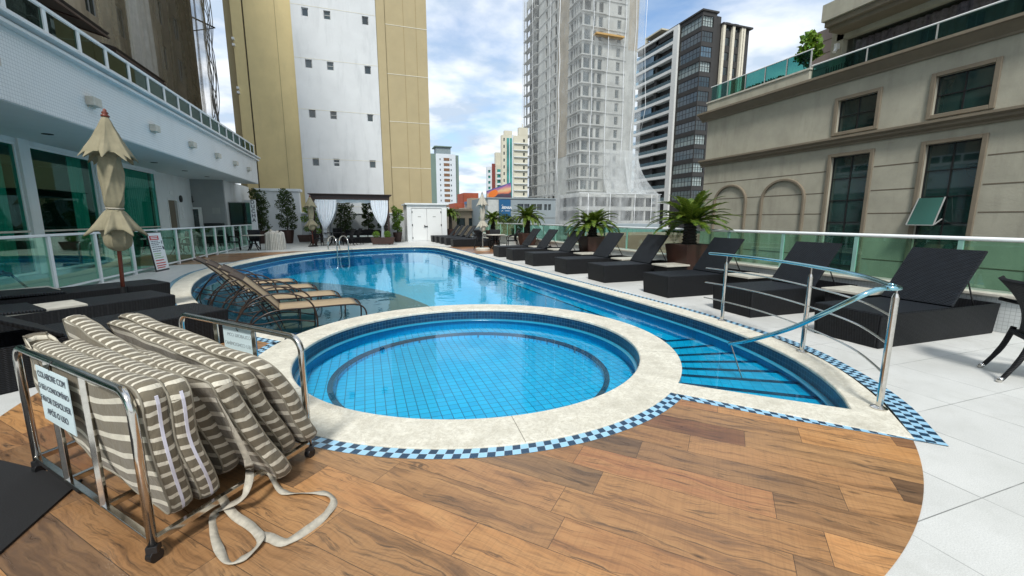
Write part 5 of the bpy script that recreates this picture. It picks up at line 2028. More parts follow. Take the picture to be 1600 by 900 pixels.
text_mesh('BENSA', 0.42, 'paper', sg, (16.6, 49.79, 2.85), (1, 0, 0), (0, 0, 1), bold=0.012)
mb = MB()
for i, z in enumerate((3.1, 2.75, 2.4)):
    mb.tube([(15.9, 49.79, z), (16.0, 49.79, z + 0.12), (16.1, 49.79, z)], 0.025, 5)
mb.box(16.35, 16.95, 49.785, 49.8, 2.45, 2.5)
mb.build('emblem', 'paper', sg, world=True)

bb = thing('billboard', 'colourful orange and purple billboard on the roof of the grey commercial building', 'billboard', (17, 52, 4))
m = NT('billboard_print')
uv = m.uv()
s_ = m.n('SeparateXYZ'); m.set(s_.inputs[0], uv)
wv = m.noise(uv, 3.0, 3, 0.5, 0.8)
yy = m.math('ADD', s_.outputs[1], m.math('MULTIPLY', m.math('SUBTRACT', wv, 0.5), 0.35))
c = m.ramp(yy, [(0.0, (0.10, 0.03, 0.05)), (0.30, (0.05, 0.05, 0.08)), (0.40, (0.70, 0.20, 0.10)), (0.58, (0.75, 0.50, 0.25)), (0.78, (0.50, 0.18, 0.28)), (0.98, (0.06, 0.08, 0.30))])
sx = m.math('SUBTRACT', s_.outputs[0], 0.25)
sy = m.math('SUBTRACT', s_.outputs[1], 0.55)
dd = m.math('SQRT', m.math('ADD', m.math('MULTIPLY', m.math('POWER', m.math('ABSOLUTE', sx), 2.0), 3.0), m.math('POWER', m.math('ABSOLUTE', sy), 2.0)))
c = m.mix(m.math('LESS_THAN', m.math('ADD', dd, m.math('MULTIPLY', wv, 0.2)), 0.42), c, (0.85, 0.20, 0.02))
m.bsdf(Base_Color=c, Roughness=0.5)
M['bill'] = m.m
mb = MB()
A_, B_ = (16.7, 59.2), (21.0, 61.0)
mb.face([(*A_, 3.9), (*B_, 4.55), (*B_, 6.9), (*A_, 5.45)], [(0, 0), (1, 0), (1, 1), (0, 1)])
mb.build('print', 'bill', bb, world=True)
mb = MB()
mb.hexa([(16.7, 59.25, 3.9), (21.0, 61.05, 4.55), (21.0, 61.3, 4.55), (16.7, 59.5, 3.9)], [(16.7, 59.25, 5.45), (21.0, 61.05, 6.9), (21.0, 61.3, 6.9), (16.7, 59.5, 5.45)])
mb.build('board', 'black_metal', bb, world=True, recalc=True)
mb = MB()
for t_ in (0.1, 0.5, 0.9):
    mb.box(16.7 + 4.3 * t_ - 0.08, 16.7 + 4.3 * t_ + 0.08, 59.4 + 1.8 * t_, 59.6 + 1.8 * t_, -6.6, 4.5)
mb.build('post', 'black_metal', bb, world=True)

# shops at street level seen through the glass railing
M['shop_pink'] = pm('salmon_shopfront', (0.42, 0.20, 0.17), 0.8, var=0.25, vs=0.4)
M['shop_teal'] = pm('teal_shopfront', (0.12, 0.30, 0.28), 0.6, var=0.5, vs=0.6)
def low_block(label, x0, x1, y0, dep, zt_, mat, nwin):
    t = thing('shop_building', label, 'building', ((x0 + x1) / 2, y0, -6.6))
    m_ = MB()
    W_ = x1 - x0
    o_ = [(W_ * (k + 0.15) / nwin, W_ * (k + 0.85) / nwin, 0.9, 3.6) for k in range(nwin)]
    P_ = facade(m_, (x0, y0, -6.6), (1, 0), W_, zt_ + 6.6, o_, 0.2)
    m_.box(x0, x1, y0 + 0.5, y0 + dep, -6.6, zt_)
    m_.build('wall', mat, t, world=True)
    for q in o_:
        window(P_, q, t, 'pane_green', 'frame_white', 0.15, 0.1, 2, 1)
    return t
low_block('low salmon-pink shop building seen through the glass railing', 19.0, 30.0, 30, 8, 0.12, 'shop_pink', 7)
low_block('low teal-fronted shop building seen through the far glass railing', 9.8, 14.0, 48.5, 6, -1.2, 'shop_teal', 3)
low_block('low grey shop building at the foot of the dark tower', 36, 50, 62, 8, 0.6, 'far_grey_blue', 6)
# filler blocks behind, each its own house
rng = random.Random(21)
fl = [('low pale house far behind the terrace, first from the yellow tower', 10, 15, 95, 3.2), ('wide ochre house far beyond the far railing', 32, 40, 96, 2.2), ('plain white house beyond the billboard building', 27, 31, 84, 1.8)]
for lb_, x0, x1, y0, zt_ in fl:
    grid_tower('house', lb_, x0, x1, y0, 8, zt_, rng.choice(['low_beige', 'far_white', 'cream']), [(zt_ - 2, zt_ - 0.8)], [(0.6, 1.6), (2.2, 3.2)])
# a leafy street tree behind the cycads
def leaf_cloud(mb_, c, r, n, size, rng, flat=1.0):
    for _ in range(n):
        a, b = rng.uniform(0, 2 * PI), math.acos(rng.uniform(-1, 1))
        q = r * rng.uniform(0.35, 1) ** 0.5
        p = Vector((c[0] + q * math.sin(b) * math.cos(a), c[1] + q * math.sin(b) * math.sin(a), c[2] + q * math.cos(b) * flat))
        d = Vector((rng.uniform(-1, 1), rng.uniform(-1, 1), rng.uniform(-0.6, 1))).normalized()
        e = d.cross(Vector((rng.uniform(-1, 1), rng.uniform(-1, 1), rng.uniform(-1, 1)))).normalized()
        s1 = size * rng.uniform(0.7, 1.4)
        f_ = d * s1
        g_ = e * s1 * 0.42
        k = d.cross(e) * s1 * 0.12
        b_ = len(mb_.v)
        mb_.v += [tuple(p), tuple(p + f_ * 0.5 + g_ + k), tuple(p + f_), tuple(p + f_ * 0.5 - g_ + k)]
        mb_.f.append((b_, b_ + 1, b_ + 2, b_ + 3))
        mb_.uv.append(None)
        mb_.mi.append(0)
tr_ = thing('street_tree', 'dark green street tree behind the two far cycads', 'tree', (15.5, 47.2, -6.6))
mb = MB(); mb.tube([(15.5, 47.2, -6.6), (15.6, 47.2, -2), (15.3, 47.2, 0.5)], [0.25, 0.18, 0.08], 8); mb.build('trunk', 'branch', tr_, world=True)
mb = MB(); rng = random.Random(3)
for c_, r_ in (((15.0, 47.2, 0.2), 1.3), ((16.4, 47.2, 0.6), 1.2), ((15.6, 47.4, 1.3), 0.8), ((17.3, 47.2, 0.0), 1.0)):
    leaf_cloud(mb, c_, r_, 900, 0.16, rng)
mb.build('crown', 'leaf_shrub', tr_, world=True)

# ================================================================== wicker sun loungers
def wicker_lounger(name, label, group, L=2.28, W=0.80, hinge=1.28, back=0.86, ang=52, h=0.41, top='wicker_fine'):
    t = thing(name, label, 'sun lounger', group=group)
    m_ = MB()                        # local: foot end at x=0, length +x, width centred on y
    y0, y1 = -W / 2, W / 2
    m_.hexa([(0.025, y0 + 0.02, 0), (L - 0.02, y0 + 0.02, 0), (L - 0.02, y1 - 0.02, 0), (0.025, y1 - 0.02, 0)],
            [(0, y0, h - 0.005), (hinge + 0.02, y0, h - 0.005), (hinge + 0.02, y1, h - 0.005), (0, y1, h - 0.005)])
    m_.v[-7] = (L - 0.02, y0 + 0.02, 0)
    m_ = MB()
    m_.hexa([(0.05, y0 + 0.05, 0), (hinge, y0 + 0.05, 0), (hinge, y1 - 0.05, 0), (0.05, y1 - 0.05, 0)],
            [(0.04, y0 + 0.04, h - 0.03), (hinge, y0 + 0.04, h - 0.03), (hinge, y1 - 0.04, h - 0.03), (0.04, y1 - 0.04, h - 0.03)])
    m_.hexa([(0.025, y0 + 0.02, 0), (L - 0.02, y0 + 0.02, 0), (L - 0.02, y0 + 0.05, 0), (0.025, y0 + 0.05, 0)],
            [(0, y0, h), (L, y0, h), (L, y0 + 0.03, h), (0, y0 + 0.03, h)])
    m_.hexa([(0.025, y1 - 0.05, 0), (L - 0.02, y1 - 0.05, 0), (L - 0.02, y1 - 0.02, 0), (0.025, y1 - 0.02, 0)],
            [(0, y1 - 0.03, h), (L, y1 - 0.03, h), (L, y1, h), (0, y1, h)])
    m_.hexa([(0.025, y0 + 0.05, 0), (0.055, y0 + 0.05, 0), (0.055, y1 - 0.05, 0), (0.025, y1 - 0.05, 0)],
            [(0, y0 + 0.03, h), (0.03, y0 + 0.03, h), (0.03, y1 - 0.03, h), (0, y1 - 0.03, h)])
    m_.hexa([(L - 0.05, y0 + 0.05, 0), (L - 0.02, y0 + 0.05, 0), (L - 0.02, y1 - 0.05, 0), (L - 0.05, y1 - 0.05, 0)],
            [(L - 0.03, y0 + 0.03, h), (L, y0 + 0.03, h), (L, y1 - 0.03, h), (L - 0.03, y1 - 0.03, h)])
    m_.box(hinge, L - 0.05, y0 + 0.05, y1 - 0.05, 0.0, 0.18)
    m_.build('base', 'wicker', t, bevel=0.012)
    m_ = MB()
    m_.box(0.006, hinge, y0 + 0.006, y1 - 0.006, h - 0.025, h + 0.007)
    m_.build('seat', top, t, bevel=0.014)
    m_ = MB()
    ca, sa = math.cos(R(ang)), math.sin(R(ang))
    p = lambda s, n: (hinge + 0.01 + s * ca - n * sa, h + 0.0 + s * sa + n * ca)
    q = [p(0, 0), p(back, 0), p(back, 0.035), p(0, 0.035)]
    vs = [(x, y, z) for y in (y0 + 0.01, y1 - 0.01) for x, z in q]
    m_.raw(vs, [(0, 1, 2, 3), (7, 6, 5, 4), (0, 4, 5, 1), (1, 5, 6, 2), (2, 6, 7, 3), (3, 7, 4, 0)])
    m_.build('backrest', top, t, bevel=0.01, recalc=True)
    for s_ in (-1, 1):
        m_ = MB()
        m_.tube([(hinge + back * ca * 0.62, s_ * (W / 2 - 0.09), h + back * sa * 0.62), (hinge + back * ca * 0.62 + 0.30, s_ * (W / 2 - 0.09), h - 0.06)], 0.010, 6)
        m_.build('support_strut', 'black_metal', t)
    return t


GR = 'wicker loungers along the right railing'
lab = ['nearest wicker lounger on the right, behind the steel handrail end post',
       'second right-hand wicker lounger, behind the thin end of the steel handrail',
       'third right-hand wicker lounger, just in front of the largest cycad pot',
       'fourth right-hand wicker lounger, just beyond the largest cycad pot',
       'fifth wicker lounger from the front on the right, between two cycad pots',
       'sixth right-hand wicker lounger, just beyond the cycad with the orange cone',
       'seventh wicker lounger from the front on the right row',
       'eighth right-hand wicker lounger, nearest the table with the closed umbrella']
pos = [(5.55, 3.43, -1), (5.48, 5.10, -1), (5.38, 6.86, 0), (5.24, 8.92, 1), (5.10, 10.62, 1), (5.0, 12.76, 1), (4.95, 14.62, 1), (4.9, 16.15, 1)]
l0 = wicker_lounger('wicker_lounger', lab[0], GR)
for i, (x, y, a) in enumerate(pos):
    if i == 0:
        l0.location = (x, y, 0)
        l0.rotation_euler = (0, 0, R(a))
    else:
        dup(l0, (x, y, 0), R(a), lab[i])
GF = 'wicker loungers in the far right group'
far = ['nearest wicker lounger of the far group beside the far end of the pool', 'second wicker lounger of the far group beyond the pool', 'middle wicker lounger of the far group beyond the pool',
       'fourth wicker lounger of the far group beyond the pool', 'farthest wicker lounger of the far group, nearest the white shed']
for i, y in enumerate((22.85, 24.45, 25.75, 27.0, 28.08)):
    c_ = dup(l0, (4.42 - 0.08 * i, y, 0), 0, far[i])
    c_['group'] = GF
# side tables
def side_table(label, group):
    t = thing('side_table', label, 'side table', group=group)
    m_ = MB(); m_.box(-0.24, 0.24, -0.24, 0.24, 0, 0.40); m_.build('base', 'wicker', t, bevel=0.01)
    m_ = MB(); m_.box(-0.275, 0.275, -0.275, 0.275, 0.402, 0.44); m_.build('table_top', 'stone_top', t, bevel=0.005)
    return t
GT = 'stone-topped side tables between the right loungers'
tp = [(7.05, 4.25), (6.98, 6.1), (6.82, 8.15), (6.75, 9.85), (6.6, 11.8), (6.55, 13.75), (6.45, 15.4)]
tl_ = ['nearest stone-topped side table, between the first and second right loungers', 'side table between the second and third right loungers', 'side table in front of the largest cycad pot',
       'side table between the fourth and fifth right loungers', 'side table between the fifth and sixth right loungers', 'side table between the sixth and seventh right loungers', 'side table between the two farthest loungers of the right row']
s0 = side_table(tl_[0], GT)
for i, (x, y) in enumerate(tp):
    if i == 0:
        s0.location = (x, y, 0)
        s0.scale = (1.2, 1.1, 1)
    else:
        dup(s0, (x, y, 0), 0, tl_[i], scale=(1.2, 1.0, 1))
for i, y in enumerate((23.45, 24.85)):
    c_ = dup(s0, (6.3, y, 0), 0, ['small side table in the far group of loungers, the nearer one', 'small side table in the far group of loungers, the farther one'][i], scale=(1.2, 1, 1))
    c_['group'] = 'side tables in the far group'

# left wicker loungers (backs towards the hotel)
GL = 'wicker loungers on the left'
ll = ['left wicker lounger farthest from the camera, beside the white railing', 'left wicker lounger in the middle, the beige umbrella pole rising beside it', 'left wicker lounger nearest the cushion cart']
lf0 = wicker_lounger('wicker_lounger', ll[0], GL, ang=2, back=0.9, top='wicker_top')
l30 = wicker_lounger('wicker_lounger', ll[2], GL, hinge=1.42, back=0.85, ang=30, W=0.82, top='wicker_top')
dirn = math.atan2(5.87 - 4.95, -1.64 + 2.70)
for o_, (ex, ey) in ((lf0, (-3.52, 9.07)), (l30, (-1.90, 6.18))):
    o_.location = (ex, ey, 0)
    o_.rotation_euler = (0, 0, dirn + PI)
dup(lf0, (-2.92, 7.57, 0), dirn + PI, ll[1])
GLT = 'stone-topped side tables on the left'
dup(s0, (-3.85, 6.62, 0), dirn, 'long cream side table between the two nearest left loungers', scale=(1.45, 1.0, 1))['group'] = GLT
dup(s0, (-4.95, 8.28, 0), dirn, 'cream side table at the far left beside the white railing', scale=(1.3, 1.1, 1))['group'] = GLT

# ================================================================== cart with lounger cushions
A3, B3, C3 = Vector((-0.96, 2.07, 0)), Vector((-1.92, 3.10, 0)), Vector((-0.41, 2.75, 0))
eu, ew = (B3 - A3).normalized(), (C3 - A3).normalized()
LU, LWd = (B3 - A3).length, (C3 - A3).length
Q = lambda u, w_, z: tuple(A3 + eu * u + ew * w_ + Vector((0, 0, z)))
cart = thing('cushion_cart', 'low chrome cart on casters holding striped lounger cushions, front left', 'cart', tuple(A3 + (eu * LU + ew * LWd) / 2))
def end_frame(w_):
    path = [Q(0, w_, 0.085)] + [Q(0.09 - 0.09 * math.cos(a_), w_, 0.695 + 0.09 * math.sin(a_)) for a_ in [PI / 2 * i / 8 for i in range(9)]]
    path += [Q(LU - 0.09 + 0.09 * math.sin(a_), w_, 0.695 + 0.09 * math.cos(a_)) for a_ in [PI / 2 * i / 8 for i in range(9)]] + [Q(LU, w_, 0.085)]
    m_ = MB()
    m_.tube(path, 0.019, 12)
    f_ = m_.build('end_frame', 'steel', cart, world=True, smooth=True)
    for u in (0.48, 0.93):
        m_ = MB()
        m_.bar([Q(u, w_, 0.10), Q(u, w_, 0.775)], 0.026, 0.026)
        m_.build('upright', 'steel', f_, world=True, bevel=0.003)
    return f_
end_frame(0.0)
end_frame(LWd)
mb = MB()
for a, b in (((0, 0), (LU, 0)), ((0, LWd), (LU, LWd)), ((0, 0), (0, LWd)), ((LU, 0), (LU, LWd)), ((0.48, 0), (0.48, LWd)), ((0.93, 0), (0.93, LWd))):
    mb.bar([Q(*a, 0.098), Q(*b, 0.098)], 0.03, 0.03)
mb.build('base_frame', 'steel', cart, world=True, bevel=0.003)
for u, w_ in ((0, 0), (LU, 0), (0, LWd), (LU, LWd)):
    c0 = A3 + eu * u + ew * w_
    mb = MB()
    mb.box(c0.x - 0.022, c0.x + 0.022, c0.y - 0.022, c0.y + 0.022, 0.05, 0.083)
    mb.tube([c0 + Vector((-0.014, 0.01, 0.03)), c0 + Vector((0.014, -0.01, 0.03))], 0.030, 14)
    mb.build('caster', 'black_metal', cart, world=True, bevel=0.002)
CUSH = 'striped lounger cushions stacked in the chrome cart'
def cushion(label, wt, wb, u0, u1, zt0, zt1, zb0, zb1, th=0.082, seed=0, rb=0.16, rt=0.05, pw=1.0, ufr=0.0, zipper=False):
    """outline in (u,z): top from (u0,zt0) front to (u1,zt1) back, bottom zb0 front, zb1 back; leaning in w from wt (top) to wb (bottom)"""
    rng = random.Random(seed)
    ph = [rng.uniform(0, 6) for _ in range(8)]
    # rounded outline
    def rc(p, a, b, r, n=6):
        p, a, b = Vector(p), Vector(a), Vector(b)
        d1, d2 = (a - p).normalized(), (b - p).normalized()
        s_, e_ = p + d1 * r, p + d2 * r
        return [tuple((1 - t) ** 2 * s_ + 2 * t * (1 - t) * p + t * t * e_) for t in [i / n for i in range(n + 1)]]
    c = [(u0, zt0), (u1, zt1), (u1 - 0.02, zb1), (u0 + ufr, zb0)]
    rad = [rt, rt, rb * 1.8, rb]
    o = []
    for i in range(4):
        o += rc(c[i], c[i - 1], c[(i + 1) % 4], rad[i])
    # resample outline evenly
    o2 = resample(o + [o[0]], 97)[:-1]
    cu, cz = sum(p[0] for p in o2) / 96, sum(p[1] for p in o2) / 96
    zm, zn = max(zt0, zt1), min(zb0, zb1)
    def P(u, z, side, r):
        k = max(0, min(1, (zm - z) / (zm - zn)))
        w_ = wt + (wb - wt) * k ** pw
        w_ += 0.010 * math.sin(u * 4.1 + ph[0]) * (0.3 + k) + 0.006 * math.sin(z * 13 + ph[1] + u * 4) + 0.005 * math.sin(u * 17 + z * 11 + ph[4])
        cr = math.sin(9 * u + 23 * z + ph[7]) * math.sin(5 * z - 7 * u + ph[2])
        w_ += side * 0.005 * (abs(cr) ** 0.5) * (1 - r)
        hh = th / 2 * (1.0 + 0.28 * (1 - r * r) - 0.10 * math.cos(u * 9 + ph[2]) * (1 - r))
        # slight tufting
        hh -= 0.010 * max(0, math.cos((u - u0) * 2 * PI / 0.45)) * max(0, math.cos((z - zn) * 2 * PI / 0.33)) * (1 - r)
        return Q(u + 0.006 * math.sin(z * 19 + ph[5]), w_ + side * hh, z + 0.004 * math.sin(u * 11 + ph[3]))
    sag = lambda u: 0.05 * ((u - cu) / 0.6) ** 2
    m_ = MB()
    rings = [0.0, 0.2, 0.4, 0.6, 0.78, 0.9, 0.97, 1.0]
    for side in (-1, 1):
        vs, uvs, fs = [], [], []
        for r in rings:
            for k in range(96):
                u = cu + (o2[k][0] - cu) * r
                z = cz + (o2[k][1] - cz) * r
                e = 1 - max(0, (r - 0.9) / 0.1) ** 2 * 0.12
                p = P(u, z, side * e, r)
                vs.append(p)
                uvs.append((u, (z + 0.07 - sag(u)) * 0.64 + 0.008 * math.sin(u * 9 + ph[6])))
        for j in range(len(rings) - 1):
            for k in range(96):
                a, b = j * 96 + k, j * 96 + (k + 1) % 96
                q = (a, b, b + 96, a + 96)
                fs.append(q if side < 0 else q[::-1])
        m_.raw(vs, fs, 0, uvs)
    # boxing strip: cross stripes
    d = [0]
    for k in range(96):
        d.append(d[-1] + math.dist(o2[k], o2[(k + 1) % 96]))
    prof = [(-0.88, 0.0), (-0.62, 0.010), (0, 0.015), (0.62, 0.010), (0.88, 0.0)]
    vs, uvs, fs = [], [], []
    for k in range(97):
        kk = k % 96
        t = Vector(o2[(kk + 1) % 96]) - Vector(o2[kk - 1])
        n = Vector((t.y, -t.x)).normalized()
        if n.dot(Vector((o2[kk][0] - cu, o2[kk][1] - cz))) < 0:
            n = -n
        for s_, q in prof:
            vs.append(P(o2[kk][0] + n.x * q, o2[kk][1] + n.y * q, s_, 1.0))
            uvs.append((s_, d[k] * 0.92 + 0.004 * math.sin(s_ * 3 + k * 0.5)))
    for k in range(96):
        for j in range(4):
            a = k * 5 + j
            fs.append((a, a + 5, a + 6, a + 1))
    m_.raw(vs, fs, 0, uvs)
    ob = m_.build('lounger_cushion', 'cushion', None, smooth=True)
    tag(ob, label, 'cushion', CUSH)
    # piping along both seams
    m_ = MB()
    for side in (-1, 1):
        m_.tube([P(o2[k][0], o2[k][1], side * 0.90, 1.0) for k in range(0, 96)], 0.0052, 6, closed=True)
    m_.build('piping', 'piping', ob, smooth=True)
    if zipper:
        m_ = MB()
        ks = [k for k in range(96) if o2[k][0] < u0 + 0.11 and o2[k][1] < zt0 - 0.02]
        # walk down the front edge
        ks.sort(key=lambda k: -o2[k][1])
        pts = [P(o2[k][0] - 0.017, o2[k][1], 0.05, 1.0) for k in ks]
        m_.bar(pts, 0.012, 0.006, upv=tuple(eu))
        m_.build('zipper', 'zipper', ob)
    return ob
cushion('striped cushion pressed against the left end of the cart, behind the sign', 0.070, 0.165, -0.03, 1.33, 0.79, 0.80, 0.04, 0.42, 0.105, 1, 0.24, 0.08, 1.9, 0.07, True)
cushion('striped cushion second from the left in the cart, zip showing on its end', 0.165, 0.30, -0.04, 1.20, 0.775, 0.80, 0.05, 0.28, 0.10, 2, 0.22, 0.07, 1.7, 0.05, True)
cushion('striped cushion third from the left, its high back corner sticking up', 0.245, 0.47, 0.13, 1.38, 0.66, 0.92, 0.06, 0.20, 0.10, 3, 0.2, 0.06, 1.2, 0.0)
cushion('striped cushion with the sharp front corner in the middle of the cart', 0.33, 0.63, -0.07, 1.08, 0.735, 0.74, 0.015, 0.18, 0.105, 4, 0.16, 0.03, 1.15, -0.05)
cushion('striped cushion second from the right in the cart, leaning steeply', 0.425, 0.765, 0.02, 1.30, 0.68, 0.85, 0.09, 0.15, 0.095, 6, 0.14, 0.06, 0.95, -0.03)
cushion('rightmost striped cushion, leaning from the top of the stack to the right caster', 0.505, 0.87, -0.03, 1.36, 0.70, 0.875, 0.12, 0.15, 0.10, 7, 0.12, 0.08, 0.85, -0.03)
# straps trailing on the floor
def ribbon(pts, width=0.040, thick=0.0035):
    P_ = [Vector(p) for p in crom(pts, 7)]
    vs, fs = [], []
    n = len(P_)
    for i in range(n):
        t = (P_[min(i + 1, n - 1)] - P_[max(i - 1, 0)]).normalized()
        side = t.cross(Vector((0, 0, 1)))
        side = side.normalized() if side.length > 0.2 else Vector((1, 0, 0))
        tw_ = 0.6 * math.sin(i * 0.23)
        s_ = (side * math.cos(tw_) + Vector((0, 0, 1)) * abs(math.sin(tw_))) * width / 2
        upn = Vector((0, 0, 1)) * thick
        vs += [P_[i] - s_, P_[i] + s_, P_[i] + s_ + upn, P_[i] - s_ + upn]
    for i in range(n - 1):
        for k in range(4):
            fs.append((i * 4 + k, (i + 1) * 4 + k, (i + 1) * 4 + (k + 1) % 4, i * 4 + (k + 1) % 4))
    return MB().raw(vs, fs)
s_ = ribbon([Q(-0.085, 0.30, 0.66), Q(-0.10, 0.36, 0.45), Q(-0.09, 0.42, 0.22), Q(-0.10, 0.36, 0.10), (-0.80, 2.33, 0.012), (-0.77, 2.18, 0.012), (-0.70, 2.02, 0.012), (-0.64, 1.93, 0.012), (-0.58, 1.95, 0.012), (-0.54, 2.03, 0.016), (-0.60, 2.14, 0.016), (-0.71, 2.27, 0.02), (-0.78, 2.38, 0.06), Q(-0.02, 0.40, 0.12)]).build('cushion_strap', 'strap', None, smooth=True)
tag(s_, 'beige fabric strap looped on the wood floor under the middle cushions', 'strap')
s_ = ribbon([(-0.62, 2.56, 0.14), (-0.56, 2.47, 0.04), (-0.50, 2.39, 0.012), (-0.40, 2.35, 0.012), (-0.29, 2.31, 0.012), (-0.235, 2.22, 0.012), (-0.27, 2.12, 0.012), (-0.34, 2.04, 0.012), (-0.43, 1.985, 0.012), (-0.50, 2.03, 0.018), (-0.56, 2.08, 0.014)]).build('cushion_strap', 'strap', None, smooth=True)
tag(s_, 'beige fabric strap in a wide loop right of the cart', 'strap')
# signs hung on the cart
sgn = thing('hanging_sign', 'pale blue plate reading COLABORE COM O SEU CONDOMINIO on the cart', 'sign', Q(0.78, -0.03, 0.65))
def quadplate(u0, u1, z0, z1, w_, tilt=0.0, th=0.004):
    m_ = MB()
    m_.hexa([Q(u0, w_ + tilt, z0), Q(u1, w_ + tilt, z0), Q(u1, w_ + th + tilt, z0), Q(u0, w_ + th + tilt, z0)],
            [Q(u0, w_, z1), Q(u1, w_, z1), Q(u1, w_ + th, z1), Q(u0, w_ + th, z1)])
    return m_
quadplate(0.58, 0.99, 0.46, 0.755, -0.03).build('plate', 'plate', sgn, world=True, recalc=True)
lines = ['COLABORE COM', 'O SEU CONDOMÍNIO', 'FAVOR DEVOLVER', 'APÓS O USO']
for i, l_ in enumerate(lines):
    text_mesh(l_, 0.047 if i != 1 else 0.041, 'ink', sgn, Q(0.785, -0.0325, 0.715 - i * 0.066), tuple(-eu), (0, 0, 1), 'lettering', extrude=0.0005)
mb = MB()
mb.tube([Q(0.80, -0.028, 0.745), Q(0.80, -0.03, 0.775), Q(0.80, -0.015, 0.80)], 0.002, 5)
mb.build('wire', 'black_metal', sgn, world=True)
sg2 = thing('hanging_sign', 'pale plate with faint reversed lettering on the far end of the cart', 'sign', Q(0.68, 0.9, 0.6))
quadplate(0.50, 0.88, 0.44, 0.755, LWd + 0.022, 0.0).build('plate', 'plate', sg2, world=True, recalc=True)
for i, l_ in enumerate(lines):
    text_mesh(l_, 0.036, 'ink_grey', sg2, Q(0.69, LWd + 0.0205, 0.70 - i * 0.065), tuple(-eu), (0, 0, 1), 'lettering', mirror=True, extrude=0.0005)  # outer lettering showing through the plate, painted in grey on its inner face
    text_mesh(l_, 0.036, 'ink', sg2, Q(0.69, LWd + 0.028, 0.70 - i * 0.065), tuple(eu), (0, 0, 1), 'lettering', extrude=0.0005)
mb = MB()
mb.tube([Q(0.69, LWd + 0.018, 0.735), Q(0.70, LWd + 0.012, 0.76), Q(0.68, LWd + 0.01, 0.77), Q(0.69, LWd + 0.0, 0.79)], 0.0025, 5)
for z in (0.55, 0.65):
    mb.tube([Q(0.505, LWd + 0.018, z), Q(0.49, LWd + 0.0, z)], 0.0025, 5)
mb.build('wire', 'black_metal', sg2, world=True)

# black mat at the left edge
mb = MB()
mb.prism([(-1.62, 2.90), (-1.66, 1.4), (-3.1, 1.5), (-3.0, 3.85)][::-1], 0.006, 0.018)
tag(mb.build('rubber_mat', 'rubber', None, bevel=0.003), 'black rubber mat lying on the wood floor under the left end of the cart', 'mat')

# ================================================================== pool hand rail at the steps
hr = thing('handrail', 'curved polished steel handrail with three posts on the coping by the pool steps', 'handrail', (4.6, 3.25, 0.02))
posts = [((4.93, 4.71), 0.86), ((4.61, 3.25), 0.88), ((3.79, 2.01), 0.92)]
for (x, y), h_ in posts:
    mb = MB()
    mb.lathe([(0.024, 0), (0.024, h_ - 0.02), (0.014, h_ + 0.01)], (x, y, 0.01), 14)
    po = mb.build('post', 'steel', hr, world=True, smooth=False)
    mb = MB()
    mb.lathe([(0.056, 0), (0.056, 0.008), (0.03, 0.022)], (x, y, 0.013), 20)
    mb.build('base_flange', 'steel', po, world=True)
def rail_curve(z, ext=0.06, off=0.0):
    p = crom([(4.90, 5.0 + ext), (4.93, 4.71), (4.86, 4.0), (4.62, 3.25), (4.27, 2.55), (3.79, 2.01)], 8)
    return [(a, b, z) for a, b in p]
for z in (0.28, 0.52, 0.74):
    mb = MB(); mb.tube(rail_curve(z + 0.02, 0.06), 0.0095, 8); mb.build('cross_rail', 'steel', hr, world=True, smooth=True)
mb = MB()
top = rail_curve(0.985, 0.02)
mb.tube(top[:-1] + [(3.84, 2.05, 0.985), (3.78, 1.99, 0.985), (3.72, 2.0, 0.985), (3.70, 2.06, 0.98)], 0.020, 12)
mb.build('top_rail', 'steel_teal', hr, world=True, smooth=True)
for (x, y), h_ in posts:
    mb = MB(); mb.tube([(x, y, 0.02 + h_ - 0.02), (x, y, 0.975)], 0.008, 6); mb.build('bracket', 'steel', hr, world=True)
mb = MB()
mb.tube(crom([(3.71, 2.04, 0.982), (3.62, 2.06, 0.965), (3.52, 2.12, 0.90), (3.50, 2.31, 0.75), (3.55, 2.60, 0.55), (3.63, 2.97, 0.35), (3.74, 3.27, 0.21), (3.87, 3.56, 0.09)], 8), 0.020, 12)
mb.build('grab_rail', 'steel_teal', hr, world=True, smooth=True)
mb = MB()
mb.tube([(3.86, 3.54, 0.10), (3.83, 3.30, -0.27)], 0.007, 6)
mb.build('rod', 'steel', hr, world=True)

# pool ladder at the far left
ld = thing('pool_ladder', 'chrome pool ladder with two hooped handrails at the far left edge of the pool', 'ladder', (-1.3, 22.1, 0))
for x in (-1.62, -1.12):
    mb = MB()
    yb = 22.55 if x < -1.5 else 22.85
    lx = lambda t_, z_: (x - 0.16 + 0.44 * t_, yb - 0.75 * t_, z_)
    mb.tube(crom([lx(0, 0.0), lx(0, 0.35), lx(0.12, 0.56), lx(0.5, 0.68), lx(0.88, 0.56), lx(1, 0.35), lx(1, -0.1), lx(1, -0.6)], 6), 0.030, 10)
    mb.build('hoop_rail', 'steel', ld, world=True, smooth=True)
for z in (-0.12, -0.4, -0.65):
    mb = MB(); mb.bar([(-1.34, 21.8, z), (-0.84, 22.1, z)], 0.14, 0.03); mb.build('step', 'steel', ld, world=True)

